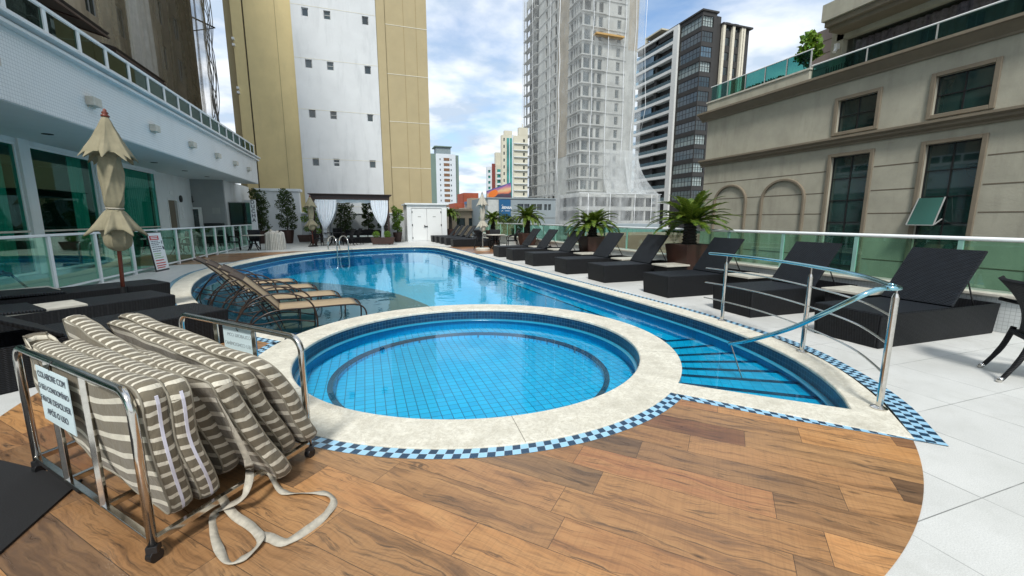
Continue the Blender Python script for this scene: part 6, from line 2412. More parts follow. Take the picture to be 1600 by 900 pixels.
# ================================================================== pool loungers standing in the shallow water
def pool_lounger(label):
    t = thing('pool_lounger', label, 'sun lounger', group='tan sling loungers standing in the shallow shelf of the pool')
    zs_ = 0.48            # seat height over the shelf floor
    W_ = 0.29
    # seat frame: two long side tubes from foot curve to the back hinge and on to the rear legs
    for s_ in (-1, 1):
        m_ = MB()
        m_.tube(crom([(0.10, s_ * W_, 0.0), (0.13, s_ * W_, 0.18), (0.12, s_ * W_, 0.36), (0.02, s_ * W_, zs_ - 0.02), (-0.2, s_ * W_, zs_), (-0.7, s_ * W_, zs_), (-1.12, s_ * W_, zs_), (-1.35, s_ * W_, zs_ - 0.08), (-1.5, s_ * W_, 0.25), (-1.58, s_ * W_, 0.0)], 6), 0.0125, 8)
        m_.build('side_frame', 'bronze', t, smooth=True)
        m_ = MB()
        m_.tube(crom([(-0.62, s_ * (W_ + 0.04), 0.02), (-0.60, s_ * (W_ + 0.04), 0.3), (-0.66, s_ * (W_ + 0.05), 0.55), (-0.86, s_ * (W_ + 0.05), 0.70), (-1.15, s_ * (W_ + 0.05), 0.74), (-1.42, s_ * (W_ + 0.05), 0.66), (-1.60, s_ * (W_ + 0.04), 0.45), (-1.72, s_ * (W_ + 0.04), 0.2), (-1.70, s_ * (W_ + 0.04), 0.02)], 6), 0.0125, 8)
        m_.build('armrest', 'bronze', t, smooth=True)
        m_ = MB()
        m_.tube(crom([(-0.62, s_ * W_, 0.25), (-1.0, s_ * W_, 0.33), (-1.4, s_ * W_, 0.30), (-1.75, s_ * W_, 0.42)], 5), 0.010, 6)
        m_.tube(crom([(-1.05, s_ * W_, 0.05), (-1.15, s_ * W_, 0.3), (-1.35, s_ * W_, 0.62)], 5), 0.010, 6)
        m_.build('brace', 'bronze', t, smooth=True)
    for x, z in ((0.10, 0.05), (0.06, zs_ - 0.05), (-0.62, 0.05), (-1.70, 0.05), (-1.12, zs_ - 0.02)):
        m_ = MB()
        m_.tube([(x, -W_, z), (x, W_, z)], 0.010, 6)
        m_.build('cross_bar', 'bronze', t, smooth=True)
    m_ = MB()
    xs_ = [0.02 - 1.14 * i / 14 for i in range(15)]
    vs = []
    for i, x in enumerate(xs_):
        z = zs_ + 0.012 - (0.03 * math.exp(-((x - 0.02) / 0.06) ** 2))
        for y in (-W_ + 0.005, -0.1, 0.1, W_ - 0.005):
            vs.append((x, y, z - (0.012 if abs(y) < 0.15 else 0)))
    fs = [(i * 4 + k, i * 4 + k + 1, (i + 1) * 4 + k + 1, (i + 1) * 4 + k) for i in range(14) for k in range(3)]
    o_ = m_.raw(vs, fs).build('seat_sling', 'sling', t, smooth=True)
    sm = o_.modifiers.new('thick', 'SOLIDIFY'); sm.thickness = 0.022
    m_ = MB()
    path = crom([(-1.10, 0, zs_ + 0.01), (-1.24, 0, zs_ + 0.18), (-1.42, 0, zs_ + 0.37), (-1.55, 0, zs_ + 0.50), (-1.68, 0, zs_ + 0.58)], 5)
    vs = []
    for p in path:
        for y in (-W_ + 0.01, -0.1, 0.1, W_ - 0.01):
            vs.append((p[0], y, p[2] - (0.012 if abs(y) < 0.15 else 0)))
    n = len(path)
    fs = [(i * 4 + k, i * 4 + k + 1, (i + 1) * 4 + k + 1, (i + 1) * 4 + k) for i in range(n - 1) for k in range(3)]
    o_ = m_.raw(vs, fs).build('back_sling', ['sling', 'sling_back'], t, smooth=True)
    for i, pgn in enumerate(o_.data.polygons):
        if i // 3 > n * 0.66:
            pgn.material_index = 1
    sm = o_.modifiers.new('thick', 'SOLIDIFY'); sm.thickness = 0.022
    for s_ in (-1, 1):
        m_ = MB()
        m_.tube([(p[0], s_ * W_, p[2]) for p in path], 0.0125, 8)
        m_.build('back_frame', 'bronze', t, smooth=True)
    return t
pls = [(-0.23, 7.33), (-0.60, 8.27), (-1.10, 9.32), (-1.60, 10.33)]
plb = ['tan sling lounger nearest the round spa, standing in the shallow water', 'second tan sling lounger from the spa in the shallow water', 'third tan sling lounger from the spa in the shallow water', 'farthest tan sling lounger in the shallow water, towards the pool edge']
p0 = pool_lounger(plb[0])
p0.location = (*pls[0], -0.32)
p0.rotation_euler = (0, 0, R(9))
for i in (1, 2, 3):
    dup(p0, (*pls[i], -0.32), R(9 + i), plb[i])

# ================================================================== closed umbrella, left foreground
def closed_umbrella(name, label, x, y, H, tilt=(0, 0), mat='canvas', fold=8, detail=True, base_h=0.42):
    t = thing(name, label, 'umbrella', (x, y, 0))
    m_ = MB(); m_.tube([(0, 0, base_h - 0.1), (0, 0, H - 0.06)], 0.027, 12)
    m_.build('pole', 'red_wood' if mat == 'canvas' else 'frame_grey', t, smooth=True)
    m_ = MB(); m_.tube([(0, 0, 0), (0, 0, base_h)], 0.042, 12); m_.lathe([(0.26, 0.0), (0.26, 0.05), (0.05, 0.09), (0.05, 0.1)], (0, 0, 0), 20)
    m_.build('base', 'black_metal', t)
    k = H / 3.12
    # radius profile: (z, r, pleat amplitude)
    prof = [(3.05, .035, .03), (2.97, .085, .06), (2.85, .145, .10), (2.72, .22, .14), (2.60, .30, .18), (2.50, .37, .22), (2.44, .405, .24), (2.435, .385, .24), (2.47, .27, .2), (2.42, .19, .16), (2.25, .185, .12),
            (2.08, .18, .13), (1.92, .185, .13), (1.78, .175, .12), (1.70, .15, .08), (1.66, .125, .03), (1.62, .145, .08), (1.52, .22, .16), (1.42, .30, .24), (1.33, .37, .30), (1.29, .385, .32), (1.285, .36, .3),
            (1.33, .25, .22), (1.26, .21, .14), (1.14, .20, .14), (1.06, .16, .14), (1.00, .07, .1)]
    rows_ = crom([(z, r, a) for z, r, a in prof], 6)
    seg = 144
    vs, fs = [], []
    rng = random.Random(len(label))
    ph = [rng.uniform(0, 6) for _ in range(6)]
    for z, r, a in rows_:
        body = 1.63 < z < 2.44
        tw = 0.5 * (3.05 - z) if z >= 2.44 else (0.3 + 4.5 * (2.44 - z) if body else 3.9 + 0.4 * (1.66 - z))
        nf = 6 if not body else 4
        for i in range(seg):
            an = 2 * PI * i / seg
            q_ = nf * an + tw * 2 + ph[0] + 0.5 * math.sin(2 * an + ph[4])
            wv = (1 - 2 * abs(math.sin(q_ / 2)) ** 0.55) + 0.18 * math.sin(2 * an + ph[1]) + 0.10 * math.sin(11 * an + ph[2] + z * 5)
            fl = max(0.0, r - 0.2)
            rr2 = r * (0.80 if detail else 0.66) * (1 + a * wv)
            dz = fl * (-0.45 * max(-0.4, wv) - 0.12 * math.sin(an + ph[3]))
            vs.append((rr2 * math.cos(an), rr2 * math.sin(an), (z + dz) * k))
    n = len(rows_)
    for j in range(n - 1):
        for i in range(seg):
            a_, b_ = j * seg + i, j * seg + (i + 1) % seg
            fs.append((a_, b_, b_ + seg, a_ + seg))
    fs.append(tuple(range(seg)))
    fs.append(tuple((n - 1) * seg + i for i in range(seg)))
    cn = MB().raw(vs, fs).build('canopy', mat, t, smooth=True, recalc=True)
    m_ = MB(); m_.lathe([(0.11, -0.012), (0.118, 0), (0.11, 0.012)], (0, 0, 1.66 * k), 24); m_.build('tie', 'strap', cn)
    m_ = MB(); m_.lathe([(0.05, 0), (0.055, 0.02), (0.03, 0.04), (0.045, 0.06), (0.02, 0.085), (0.025, 0.10), (0.008, 0.12)], (0, 0, H - 0.09), 14); m_.build('finial', 'red_wood' if detail else 'frame_grey', t, smooth=True)
    t.rotation_euler = (tilt[0], tilt[1], 0)
    return t
closed_umbrella('closed_umbrella', 'large closed beige umbrella with a red-brown pole among the left wicker loungers', -3.76, 8.36, 3.12, (0, R(2.2)))
u2 = closed_umbrella('closed_umbrella', 'closed grey-beige umbrella beside the round table at the far right of the pool', 5.3, 19.6, 2.75, (0, 0), 'canvas_white', detail=False, base_h=0.1)
closed_umbrella('closed_umbrella', 'closed beige umbrella standing at the left curtain of the gazebo', -2.75, 25.4, 2.75, (0, 0), 'canvas', base_h=0.1)
mb = MB(); mb.lathe([(0.35, 0), (0.35, 0.09), (0.30, 0.13), (0.05, 0.14)], (0, 0, 0), 20); mb.build('base_weight', 'stone_top', u2)

# ================================================================== menu board on the railing
bd = thing('notice_board', 'tall narrow white notice board with a red heading leaning on the white railing', 'sign', (-5.8, 14.9, 0))
ux, uy = 0.10, 0.995
def QB(s_, z, d=0.0):
    lean = (1.12 - z) * 0.10
    return (-5.78 + lean + d + ux * s_, 14.9 + uy * s_, z)
def bquad(m_, s0, s1, z0, z1, d, th=0.02):
    m_.hexa([QB(s0, z0, d), QB(s0, z0, d - th), QB(s1, z0, d - th), QB(s1, z0, d)][::-1], [QB(s0, z1, d), QB(s0, z1, d - th), QB(s1, z1, d - th), QB(s1, z1, d)][::-1])
mb = MB(); bquad(mb, -0.34, 0.34, 0.0, 1.13, 0.0); mb.build('frame', 'black_metal', bd, world=True, recalc=True)
mb = MB(); bquad(mb, -0.31, 0.33, 0.05, 1.10, 0.006, 0.004); mb.build('panel', 'paper', bd, world=True, recalc=True)
mb = MB(); bquad(mb, -0.28, 0.16, 0.90, 1.02, 0.009, 0.002); mb.build('heading', 'red_paint', bd, world=True, recalc=True)
mb = MB()
for z in (0.975, 0.93):
    bquad(mb, -0.22, 0.10, z, z + 0.022, 0.011, 0.001)
mb.build('heading_lettering', 'paper', bd, world=True, recalc=True)
mb = MB(); rng = random.Random(4)
for z in (0.85, 0.80, 0.75, 0.69, 0.63, 0.57):
    s_ = -0.26
    e_ = rng.uniform(0.05, 0.2)
    while s_ < e_:
        w_ = rng.uniform(0.04, 0.10)
        bquad(mb, s_, s_ + w_, z, z + 0.022, 0.009, 0.001)
        s_ += w_ + 0.02
for z, s0 in ((0.78, 0.24), (0.62, 0.24), (0.60, 0.28)):
    bquad(mb, s0, s0 + 0.04, z, z + 0.09, 0.009, 0.001)
mb.build('lettering', 'ink', bd, world=True, recalc=True)
mb = MB()
for z in (0.50, 0.44, 0.38):
    bquad(mb, -0.26, rng.uniform(0.0, 0.2), z, z + 0.02, 0.009, 0.001)
mb.build('lettering', 'green_ink', bd, world=True, recalc=True)
mb = MB()
for z in (0.30, 0.22, 0.15, 0.09):
    bquad(mb, -0.26, rng.uniform(0.05, 0.24), z, z + 0.028, 0.009, 0.001)
mb.build('lettering', 'red_paint', bd, world=True, recalc=True)

# ================================================================== dining sets
def armchair(label, group):
    t = thing('wicker_armchair', label, 'chair', group=group)
    m_ = MB()                     # faces +y, seat centre at origin
    W_ = 0.26
    rows_ = []
    for i in range(13):
        s_ = i / 12
        z = 0.44 + 0.50 * s_
        y = -0.22 - 0.10 * s_ - 0.09 * s_ * s_ + 0.05 * math.sin(PI * s_)
        wd = 0.20 + 0.085 * s_
        rows_.append((y, z, wd))
    vs = []
    for y, z, wd in rows_:
        for k in range(9):
            x = wd * (k / 4 - 1)
            vs.append((x, y + 0.07 * (x / wd) ** 2, z))
    fs = [(j * 9 + k, j * 9 + k + 1, (j + 1) * 9 + k + 1, (j + 1) * 9 + k) for j in range(12) for k in range(8)]
    o_ = m_.raw(vs, fs).build('backrest', 'wicker', t, smooth=True)
    sm = o_.modifiers.new('thick', 'SOLIDIFY'); sm.thickness = 0.03; sm.offset = 0
    m_ = MB()
    m_.hexa([(-0.20, -0.24, 0.39), (0.20, -0.24, 0.39), (0.25, 0.24, 0.39), (-0.25, 0.24, 0.39)], [(-0.21, -0.25, 0.44), (0.21, -0.25, 0.44), (0.26, 0.25, 0.44), (-0.26, 0.25, 0.44)])
    m_.build('seat', 'wicker_top', t, bevel=0.015)
    for s_ in (-1, 1):
        m_ = MB()
        m_.tube(crom([(s_ * 0.27, -0.33, 0.72), (s_ * 0.29, -0.15, 0.68), (s_ * 0.29, 0.10, 0.66), (s_ * 0.27, 0.22, 0.60), (s_ * 0.26, 0.24, 0.42)], 5), 0.019, 8)
        m_.build('armrest', 'wicker', t, smooth=True)
        m_ = MB()
        m_.tube(crom([(s_ * 0.23, 0.22, 0.42), (s_ * 0.24, 0.235, 0.2), (s_ * 0.245, 0.25, 0.02)], 4), [0.021] * 8 + [0.016], 8)
        lg = m_.build('leg', 'wicker', t, smooth=True)
        m_ = MB()
        m_.tube(crom([(s_ * 0.20, -0.22, 0.46), (s_ * 0.21, -0.27, 0.25), (s_ * 0.225, -0.36, 0.05), (s_ * 0.23, -0.39, 0.02)], 4), [0.024] * 6 + [0.02] * 6 + [0.016], 8)
        lg = m_.build('leg', 'wicker', t, smooth=True)
        m_ = MB(); m_.tube([(s_ * 0.225, -0.365, 0.045), (s_ * 0.231, -0.395, 0.0)], 0.021, 8); m_.build('foot_cap', 'steel', lg, smooth=True)
    return t
CG = 'wicker armchairs around the outdoor tables'
ch = armchair('wicker armchair cut off by the right edge, curved rear leg showing', CG)
ch.location = (5.92, 1.86, 0)
ch.rotation_euler = (0, 0, R(-142))
def round_table_(label, x, y, cloth=None):
    t = thing('round_table', label, 'table', (x, y, 0), group='round tables')
    m_ = MB(); m_.lathe([(0.0, 0.70), (0.50, 0.70), (0.505, 0.715), (0.50, 0.73), (0.0, 0.73)], (0, 0, 0), 32); m_.build('table_top', 'stone_top' if cloth is None else cloth, t)
    for k in range(4):
        a = PI / 4 + k * PI / 2
        m_ = MB(); m_.tube(crom([(0.12 * math.cos(a), 0.12 * math.sin(a), 0.70), (0.10 * math.cos(a), 0.10 * math.sin(a), 0.35), (0.32 * math.cos(a), 0.32 * math.sin(a), 0.0)], 4), 0.024, 8); m_.build('leg', 'wicker', t, smooth=True)
    m_ = MB(); m_.lathe([(0.16, 0.30), (0.16, 0.33)], (0, 0, 0), 20); m_.build('shelf', 'wicker', t)
    return t
def set_chairs(cx, cy, specs, labs):
    for (a, d), lb_ in zip(specs, labs):
        x, y = cx + d * math.cos(R(a)), cy + d * math.sin(R(a))
        c_ = dup(ch, (x, y, 0), R(a + 90), lb_)
round_table_('round pale-topped table at the far end of the white railing', -5.15, 23.4)
set_chairs(-5.15, 23.4, [(190, .82), (15, .8), (100, .85)], ['wicker armchair left of the far left round table, against the white railing', 'wicker armchair between the far left table and the striped cushion heap', 'wicker armchair behind the far left round table'])
round_table_('round dark table in front of the gazebo', -1.75, 26.0, 'wicker')
set_chairs(-1.75, 26.0, [(200, .85), (-20, .9), (80, .85), (20, 1.25)], ['wicker armchair left of the table in front of the gazebo', 'wicker armchair right of the gazebo table, nearer the ladder', 'wicker armchair behind the table in front of the gazebo', 'wicker armchair farthest right at the gazebo table'])
round_table_('round pale-topped table beside the closed grey umbrella on the right', 6.15, 20.3)
set_chairs(6.15, 20.3, [(205, .85), (-10, .85), (75, .85), (120, .95)], ['wicker armchair left of the right-hand round table, next to the closed umbrella', 'wicker armchair right of the right-hand round table', 'wicker armchair behind the right-hand round table, nearer the railing', 'wicker armchair behind the right-hand round table, nearer the far loungers'])
# behind the glass: set in front of the hotel doors
round_table_('round table under the hotel roof, seen through the white railing', -7.6, 21.6)
set_chairs(-7.6, 21.6, [(200, .85), (-30, .8), (80, .85)], ['wicker armchair at the table behind the railing, nearest the glass doors', 'wicker armchair at the table behind the railing, nearest the railing', 'wicker armchair at the far side of the table behind the railing'])
# reclined black sling chair behind the railing at the far left
rc = thing('folding_recliner', 'black folding recliner behind the glass railing at the far left edge', 'chair', (-7.1, 10.6, 0))
mb = MB(); mb.bar([(-7.9, 10.2, 1.0), (-6.6, 10.9, 0.42)], 0.6, 0.03); mb.build('backrest', 'black_metal', rc, world=True)
mb = MB()
for d in (0, 0.5):
    mb.tube([(-7.3 + d * .2, 10.3 + d, 0.75), (-7.9 + d * .2, 10.3 + d, 0.02)], 0.02, 6)
    mb.tube([(-6.8 + d * .2, 10.4 + d, 0.5), (-7.3 + d * .2, 10.4 + d, 0.02)], 0.02, 6)
    mb.tube([(-6.7 + d * .2, 10.4 + d, 0.42), (-6.4 + d * .2, 10.4 + d, 0.02)], 0.02, 6)
mb.build('leg_frame', 'black_metal', rc, world=True)

# heap of striped cushions by the left table
def heap(x, y):
    m_ = MB()
    seg, rws = 48, 12
    rng = random.Random(2)
    ph = [rng.uniform(0, 6) for _ in range(4)]
    vs, uvs, fs = [], [], []
    for j in range(rws + 1):
        s_ = j / rws
        r = 0.44 * (1 - 0.12 * s_) if s_ < 0.85 else 0.44 * (0.9 - (s_ - 0.85) * 5)
        z = 0.86 * min(1, s_ / 0.9) + (0.02 if s_ > 0.9 else 0)
        for i in range(seg + 1):
            a = 2 * PI * i / seg
            rr2 = r * (1 + 0.07 * math.sin(9 * a + ph[0]) + 0.05 * math.sin(4 * a + ph[1] + 3 * s_))
            vs.append((x + rr2 * math.cos(a), y + rr2 * math.sin(a), max(0.0, z + 0.05 * math.sin(3 * a + ph[2]) * s_)))
            uvs.append((z, a * 0.44))
    for j in range(rws):
        for i in range(seg):
            a = j * (seg + 1) + i
            fs.append((a, a + 1, a + seg + 2, a + seg + 1))
    m_.raw(vs, fs, 0, uvs)
    return m_
M['cushion_pale'] = mk_stripe('pale_striped_cushion', (0.30, 0.28, 0.24), (0.66, 0.64, 0.57), 0.07, 0.6)
hp = heap(-4.25, 23.5).build('cushion_heap', 'cushion_pale', None, smooth=True)
tag(hp, 'round heap of pale striped cushions tied upright beside the far left table', 'cushion heap')
mb = MB(); mb.lathe([(0.03, 0), (0.05, 0.05), (0.09, 0.09), (0.05, 0.14), (0.01, 0.16)], (-4.38, 23.4, 0.84), 12); mb.build('knot', 'strap', hp, smooth=True)

# ================================================================== gazebo
gz = thing('gazebo', 'dark wooden gazebo with a flat roof and gathered white curtains behind the pool', 'gazebo', (-0.7, 28, 0))
mb = MB()
mb.box(-2.78, 1.42, 26.0, 26.12, 2.58, 2.84); mb.box(-2.78, 1.42, 29.6, 29.72, 2.58, 2.84)
mb.box(-2.78, -2.66, 26.12, 29.6, 2.58, 2.84); mb.box(1.30, 1.42, 26.12, 29.6, 2.58, 2.84)
mb.box(-2.9, 1.55, 25.85, 29.85, 2.845, 2.89)
mb.build('roof_frame', 'dark_wood', gz, world=True, bevel=0.01)
for x, y in ((-2.68, 26.06), (1.32, 26.06), (-2.68, 29.6), (1.32, 29.6)):
    mb = MB(); mb.box(x - 0.06, x + 0.06, y - 0.05, y + 0.07, 0, 2.58); mb.build('post', 'dark_wood', gz, world=True)
mb = MB()
for k in range(9):
    mb.box(-2.6 + k * 0.47, -2.55 + k * 0.47, 26.12, 29.6, 2.62, 2.74)
mb.build('slats', 'dark_wood', gz, world=True)
mb = MB(); mb.box(-2.65, 1.3, 26.2, 29.55, 2.60, 2.615); mb.build('ceiling_cloth', 'curtain_w', gz, world=True)
def gathered(x0, x1, y, ztop, xg, zg, tail, seed):
    rng = random.Random(seed)
    m_ = MB()
    n, rws = 60, 22
    ph = rng.uniform(0, 6)
    vs, fs = [], []
    for j in range(rws + 1):
        s_ = j / rws
        z = ztop + (tail - ztop) * s_
        tg = (ztop - zg) / (ztop - tail)
        if s_ < tg:
            q = (s_ / tg)
            half = (x1 - x0) / 2 * (1 - q ** 2.2 * 0.88)
            cx = (x0 + x1) / 2 + (xg - (x0 + x1) / 2) * q ** 1.5
        else:
            q = (s_ - tg) / (1 - tg)
            half = (x1 - x0) / 2 * (0.12 + 0.10 * q)
            cx = xg
        for i in range(n + 1):
            t = i / n
            vs.append((cx + half * (2 * t - 1), y + 0.035 * math.sin(t * 2 * PI * 8 + ph) + 0.02 * math.sin(t * 2 * PI * 3.3 + s_ * 3), z))
    for j in range(rws):
        for i in range(n):
            a = j * (n + 1) + i
            fs.append((a, a + 1, a + n + 2, a + n + 1))
    return m_.raw(vs, fs)
gathered(-2.55, -1.45, 25.98, 2.56, -2.15, 0.95, 0.45, 1).build('curtain', 'curtain_w', gz, world=True, smooth=True)
gathered(0.35, 1.32, 25.98, 2.56, 0.96, 1.05, 0.35, 2).build('curtain', 'curtain_w', gz, world=True, smooth=True)
gathered(-2.4, -1.6, 29.5, 2.5, -2.1, 1.1, 0.4, 3).build('curtain', 'curtain_w', gz, world=True, smooth=True)
# swag between the front curtains
m_ = MB(); n = 40; vs = []; fs = []
for i in range(n + 1):
    t = i / n
    x = -1.5 + 1.9 * t
    d = 0.14 + 0.05 * abs(math.sin(t * PI * 3))
    vs += [(x, 26.15, 2.58), (x, 26.2 + 0.02 * math.sin(i), 2.58 - d)]
fs = [(2 * i, 2 * i + 2, 2 * i + 3, 2 * i + 1) for i in range(n)]
m_.raw(vs, fs).build('swag', 'curtain_w', gz, world=True, smooth=True)
# day bed under the gazebo
sf = thing('daybed', 'dark wicker daybed with a pale seat pad under the gazebo', 'sofa', (0, 28.5, 0))
mb = MB(); mb.box(-1.2, 0.9, 28.0, 29.0, 0, 0.38); mb.box(-1.2, 0.9, 28.85, 29.0, 0.38, 0.8); mb.build('base', 'wicker', sf, world=True, bevel=0.02)
mb = MB(); mb.box(-1.1, 0.1, 27.98, 28.8, 0.385, 0.46); mb.box(0.15, 0.85, 27.98, 28.8, 0.385, 0.46); mb.build('seat_pad', 'curtain_g', sf, world=True, bevel=0.02)

# ================================================================== potted plants
def pot_round(t, r, h, c=(0, 0, 0)):
    m_ = MB(); m_.lathe([(r * 0.72, 0.04), (r, h - 0.04), (r * 1.03, h), (r * 0.93, h), (r * 0.90, h - 0.05)], c, 20); m_.build('pot', 'pot', t, smooth=False)
    m_ = MB(); m_.lathe([(r * 0.72, 0.0), (r * 0.6, 0.04)], c, 16); m_.build('pot_foot', 'pot', t)
def shrub(label, x, y, ph_, pr_, H, spread, seed, leaf='leaf_shrub', blobs=11, group='potted shrubs along the far wall'):
    t = thing('potted_shrub', label, 'potted plant', (x, y, 0), group=group)
    pot_round(t, pr_, ph_)
    m_ = MB(); m_.lathe([(0.0, ph_ - 0.06), (pr_ * 0.9, ph_ - 0.06)], (0, 0, 0), 16); m_.build('soil', 'soil', t)
    rng = random.Random(seed)
    m_ = MB()
    lf_ = MB()
    m_.tube([(0, 0, ph_ - 0.1), (0.03, 0, ph_ + H * 0.3), (-0.02, 0.02, ph_ + H * 0.6), (0.03, 0, ph_ + H * 0.92)], [0.035, 0.03, 0.022, 0.01], 6)
    for i in range(blobs):
        s_ = (i + 0.5) / blobs
        a = i * 2.4 + rng.uniform(-0.5, 0.5)
        rr_2 = spread * (0.35 + 0.65 * math.sin(PI * min(1, 0.18 + s_ * 0.75))) * rng.uniform(0.45, 1.0)
        z = ph_ + 0.12 + (H - 0.1) * s_
        c_ = (rr_2 * 0.75 * math.cos(a), rr_2 * 0.75 * math.sin(a), z)
        m_.tube([(0, 0, z - 0.18), (c_[0] * 0.6, c_[1] * 0.6, z - 0.05), c_], [0.014, 0.010, 0.005], 5)
        leaf_cloud(lf_, c_, spread * rng.uniform(0.36, 0.56), 210, 0.075, rng, 0.9)
    m_.build('stem', 'branch', t, smooth=True)
    lf_.build('leaves', leaf, t)
    return t
shrub('full dark green shrub in a tall brown pot just right of the DUCHA pillar', -6.05, 29.6, 0.78, 0.36, 2.35, 0.62, 1, blobs=18)
shrub('irregular dark green shrub in a brown pot before the white wall block', -4.55, 29.3, 0.82, 0.36, 2.35, 0.60, 2, blobs=15)
shrub('sparse yellowish shrub beside the left post of the gazebo', -3.05, 28.6, 0.55, 0.26, 1.75, 0.55, 3, 'leaf_bright', 9)
shrub('broad dark shrub at the back of the gazebo, left half', -1.25, 30.0, 0.6, 0.36, 1.9, 0.75, 4, blobs=15)
shrub('slim dark shrub at the back of the gazebo, centre', 0.2, 30.2, 0.8, 0.3, 2.0, 0.42, 5, blobs=12)
shrub('dark shrub behind the right curtain of the gazebo', 1.15, 30.0, 0.7, 0.3, 1.6, 0.45, 6, blobs=10)
shrub('sparse shrub in a brown pot between the gazebo and the white shed', 2.0, 28.9, 0.62, 0.30, 1.55, 0.42, 7, 'leaf_bright', 10)
# long low planters
def ball_planter():
    t = thing('long_planter', 'long brown planter with two clipped green balls in front of the right gazebo curtain', 'planter', (0.95, 26.0, 0))
    m_ = MB(); m_.hexa([(0.35, 25.55, 0.05), (1.5, 25.55, 0.05), (1.5, 25.9, 0.05), (0.35, 25.9, 0.05)], [(0.25, 25.5, 0.44), (1.6, 25.5, 0.44), (1.6, 25.95, 0.44), (0.25, 25.95, 0.44)]); m_.build('pot', 'pot', t, world=True, bevel=0.01)
    rng = random.Random(8)
    for x in (0.58, 1.2):
        m_ = MB(); leaf_cloud(m_, (x, 25.72, 0.60), 0.21, 900, 0.035, rng); m_.build('clipped_ball', 'leaf_bright', t, world=True)
ball_planter()
lp = thing('long_planter', 'low empty brown trough beside the two left potted shrubs', 'planter', (-3.6, 29.6, 0))
mb = MB(); mb.hexa([(-3.95, 29.3, 0.06), (-2.9, 29.3, 0.06), (-2.9, 29.8, 0.06), (-3.95, 29.8, 0.06)], [(-4.05, 29.25, 0.5), (-2.8, 29.25, 0.5), (-2.8, 29.85, 0.5), (-4.05, 29.85, 0.5)]); mb.build('pot', 'pot', lp, world=True, bevel=0.01)

# cycads
def cycad(label, x, y, ph_, pw_, trunk_h, fl, nf, seed, cone=False, group='potted cycads along the right railing', droop=1.0):
    t = thing('potted_cycad', label, 'potted plant', (x, y, 0), group=group)
    b, tp_ = pw_ * 0.36, pw_ * 0.5
    m_ = MB()
    m_.hexa([(-b, -b, 0.02), (b, -b, 0.02), (b, b, 0.02), (-b, b, 0.02)], [(-tp_, -tp_, ph_), (tp_, -tp_, ph_), (tp_, tp_, ph_), (-tp_, tp_, ph_)])
    po = m_.build('pot', 'pot', t, bevel=0.012)
    m_ = MB(); m_.box(-tp_ * 0.9, tp_ * 0.9, -tp_ * 0.9, tp_ * 0.9, ph_ + 0.001, ph_ + 0.006); m_.build('soil', 'soil', t)
    rng = random.Random(seed)
    m_ = MB()
    prof = []
    nseg = int(trunk_h / 0.035)
    for i in range(nseg + 1):
        s_ = i / nseg
        r = (0.125 - 0.02 * s_) * (1 + (0.16 if i % 2 else -0.06))
        prof.append((r * pw_ / 0.62, trunk_h * s_))
    m_.lathe(prof, (0, 0, ph_), 12)
    m_.build('trunk', 'trunk', t)
    top = Vector((0, 0, ph_ + trunk_h))
    rac, lf_ = MB(), MB()
    for i in range(nf):
        s_ = (i + 0.5) / nf
        az = i * 2.39996 + rng.uniform(-0.15, 0.15)
        el0 = R(80 - 74 * s_ ** 0.8 + rng.uniform(-6, 6))
        L_ = fl * rng.uniform(0.85, 1.08) * (0.85 + 0.15 * s_)
        bend = R(55 + rng.uniform(0, 30)) * droop
        n = 12
        p = top.copy() + Vector((math.cos(az), math.sin(az), 0)) * 0.05
        pts, dirs = [p.copy()], []
        for k in range(n):
            e = el0 - bend * (k / n) ** 1.3
            d = Vector((math.cos(az) * math.cos(e), math.sin(az) * math.cos(e), math.sin(e)))
            dirs.append(d)
            p = p + d * L_ / n
            pts.append(p.copy())
        dirs.append(dirs[-1])
        rac.tube(pts, [0.009 - 0.0065 * k / n for k in range(n + 1)], 4)
        side0 = Vector((-math.sin(az), math.cos(az), 0))
        nl = 34
        for k in range(2, nl + 1):
            q = k / nl
            f_ = q * n
            i0 = min(int(f_), n - 1)
            pp = pts[i0].lerp(pts[i0 + 1], f_ - i0)
            d = dirs[i0]
            upv = side0.cross(d).normalized()
            if upv.z < 0:
                upv = -upv
            ll_ = fl * 0.165 * (math.sin(PI * min(1, 0.12 + 0.86 * q)) ** 0.6) * rng.uniform(0.9, 1.1)
            for sg_ in (-1, 1):
                dd = (side0 * sg_ * 0.80 + d * (0.55 + 0.3 * q) + upv * rng.uniform(0.12, 0.32)).normalized()
                wv_ = d * (0.011 + fl * 0.008)
                e_ = pp + dd * ll_ - Vector((0, 0, 0.12 * ll_))
                mid = pp + dd * ll_ * 0.55
                b_ = len(lf_.v)
                lf_.v += [tuple(pp - wv_), tuple(mid - wv_), tuple(e_), tuple(mid + wv_), tuple(pp + wv_)]
                lf_.f.append((b_, b_ + 1, b_ + 2, b_ + 3, b_ + 4))
                lf_.uv.append(None)
                lf_.mi.append(0)
    rac.build('frond_stems', 'rachis', t, smooth=True)
    lf_.build('fronds', 'leaf_cycad', t)
    if cone:
        m_ = MB()
        m_.lathe([(0.10, 0), (0.15, 0.05), (0.15, 0.12), (0.09, 0.20), (0.02, 0.24)], (0, 0, ph_ + trunk_h + 0.02), 18)
        m_.build('seed_cone', 'cone', t, smooth=True)
    return t
cycad('largest potted cycad, thick black trunk, nearest the camera', 7.5, 8.35, 0.89, 0.80, 0.50, 1.06, 54, 1, droop=0.8)
cycad('potted cycad with an orange cone in its crown', 7.45, 12.95, 0.90, 0.78, 0.34, 1.05, 54, 2, True, droop=1.2)
cycad('potted cycad standing right of the blue sign, between two loungers', 7.2, 18.6, 0.85, 0.72, 0.68, 1.0, 46, 3, droop=1.1)
cycad('potted cycad behind the round table with the closed umbrella', 7.0, 23.6, 0.85, 0.72, 0.60, 0.92, 44, 4)
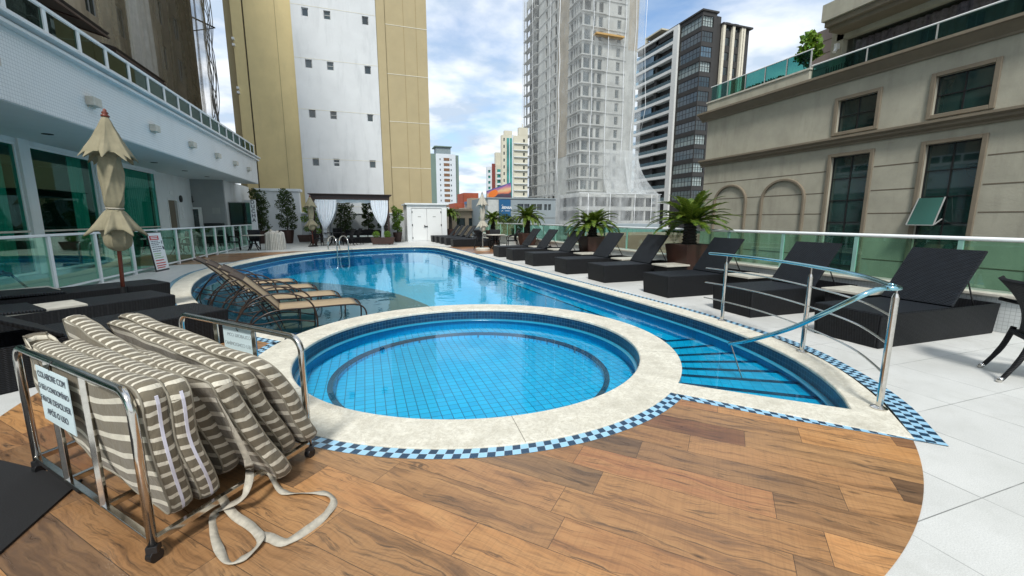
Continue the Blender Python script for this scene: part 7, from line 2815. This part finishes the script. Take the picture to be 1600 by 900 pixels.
sp = cycad('small slender palm in a black pot beside the white shed', 5.66, 29.5, 0.80, 0.60, 1.05, 0.95, 26, 5, droop=1.5)
# small plant at the foot of the big cycad
st = thing('small_palm', 'small fan of green leaves beside the trunk of the largest cycad', 'plant', (7.55, 8.95, 0.9))
rng = random.Random(6); lf_ = MB()
for i in range(9):
    a = rng.uniform(0, 6.28)
    for k in range(16):
        q = k / 16
        pp = Vector((7.55 + math.cos(a) * 0.34 * q, 8.95 + math.sin(a) * 0.34 * q, 0.90 + 0.30 * math.sin(q * 2.2)))
        for sg_ in (-1, 1):
            dd = Vector((-math.sin(a) * sg_ + math.cos(a) * 0.5, math.cos(a) * sg_ + math.sin(a) * 0.5, -0.1)).normalized() * 0.12 * math.sin(PI * (0.1 + q * 0.85))
            b_ = len(lf_.v)
            lf_.v += [tuple(pp), tuple(pp + dd * 0.5 + Vector((0, 0, .012))), tuple(pp + dd), tuple(pp + dd * 0.5 - Vector((0, 0, .006)))]
            lf_.f.append((b_, b_ + 1, b_ + 2, b_ + 3)); lf_.uv.append(None); lf_.mi.append(0)
lf_.build('leaves', 'leaf_cycad', st, world=True)
# fiddle-leaf plant and bushes on the beige building's terrace
tp2 = thing('terrace_plant', 'large-leaved green plant behind the teal glass on the beige building terrace', 'potted plant', (16.5, 12.7, 6.56))
mb = MB(); mb.lathe([(0.18, 0), (0.24, 0.35)], (16.5, 12.7, 6.56), 14); mb.build('pot', 'pot', tp2, world=True)
mb = MB(); mb.tube([(16.5, 12.7, 6.8), (16.5, 12.65, 7.4), (16.5, 12.75, 8.1)], 0.02, 6); mb.tube([(16.5, 12.7, 6.9), (16.5, 12.9, 7.5)], 0.015, 6); mb.build('stem', 'branch', tp2, world=True)
mb = MB(); rng = random.Random(12)
for c_, r_ in (((16.5, 12.7, 8.0), 0.30), ((16.5, 12.5, 7.75), 0.28), ((16.5, 12.9, 7.7), 0.28), ((16.5, 12.7, 8.3), 0.2)):
    leaf_cloud(mb, c_, r_, 90, 0.19, rng)
mb.build('leaves', 'leaf_bright', tp2, world=True)
tp3 = thing('terrace_hedge', 'low dark box hedge behind the teal glass on the beige building terrace', 'hedge', (16.4, 14.6, 6.56))
mb = MB(); mb.box(16.2, 16.6, 13.6, 15.6, 6.56, 7.0); mb.build('trough', 'pot', tp3, world=True)
mb = MB()
for k in range(7):
    leaf_cloud(mb, (16.4, 13.7 + k * 0.3, 7.1), 0.22, 160, 0.07, rng, 0.8)
mb.build('leaves', 'leaf_shrub', tp3, world=True)
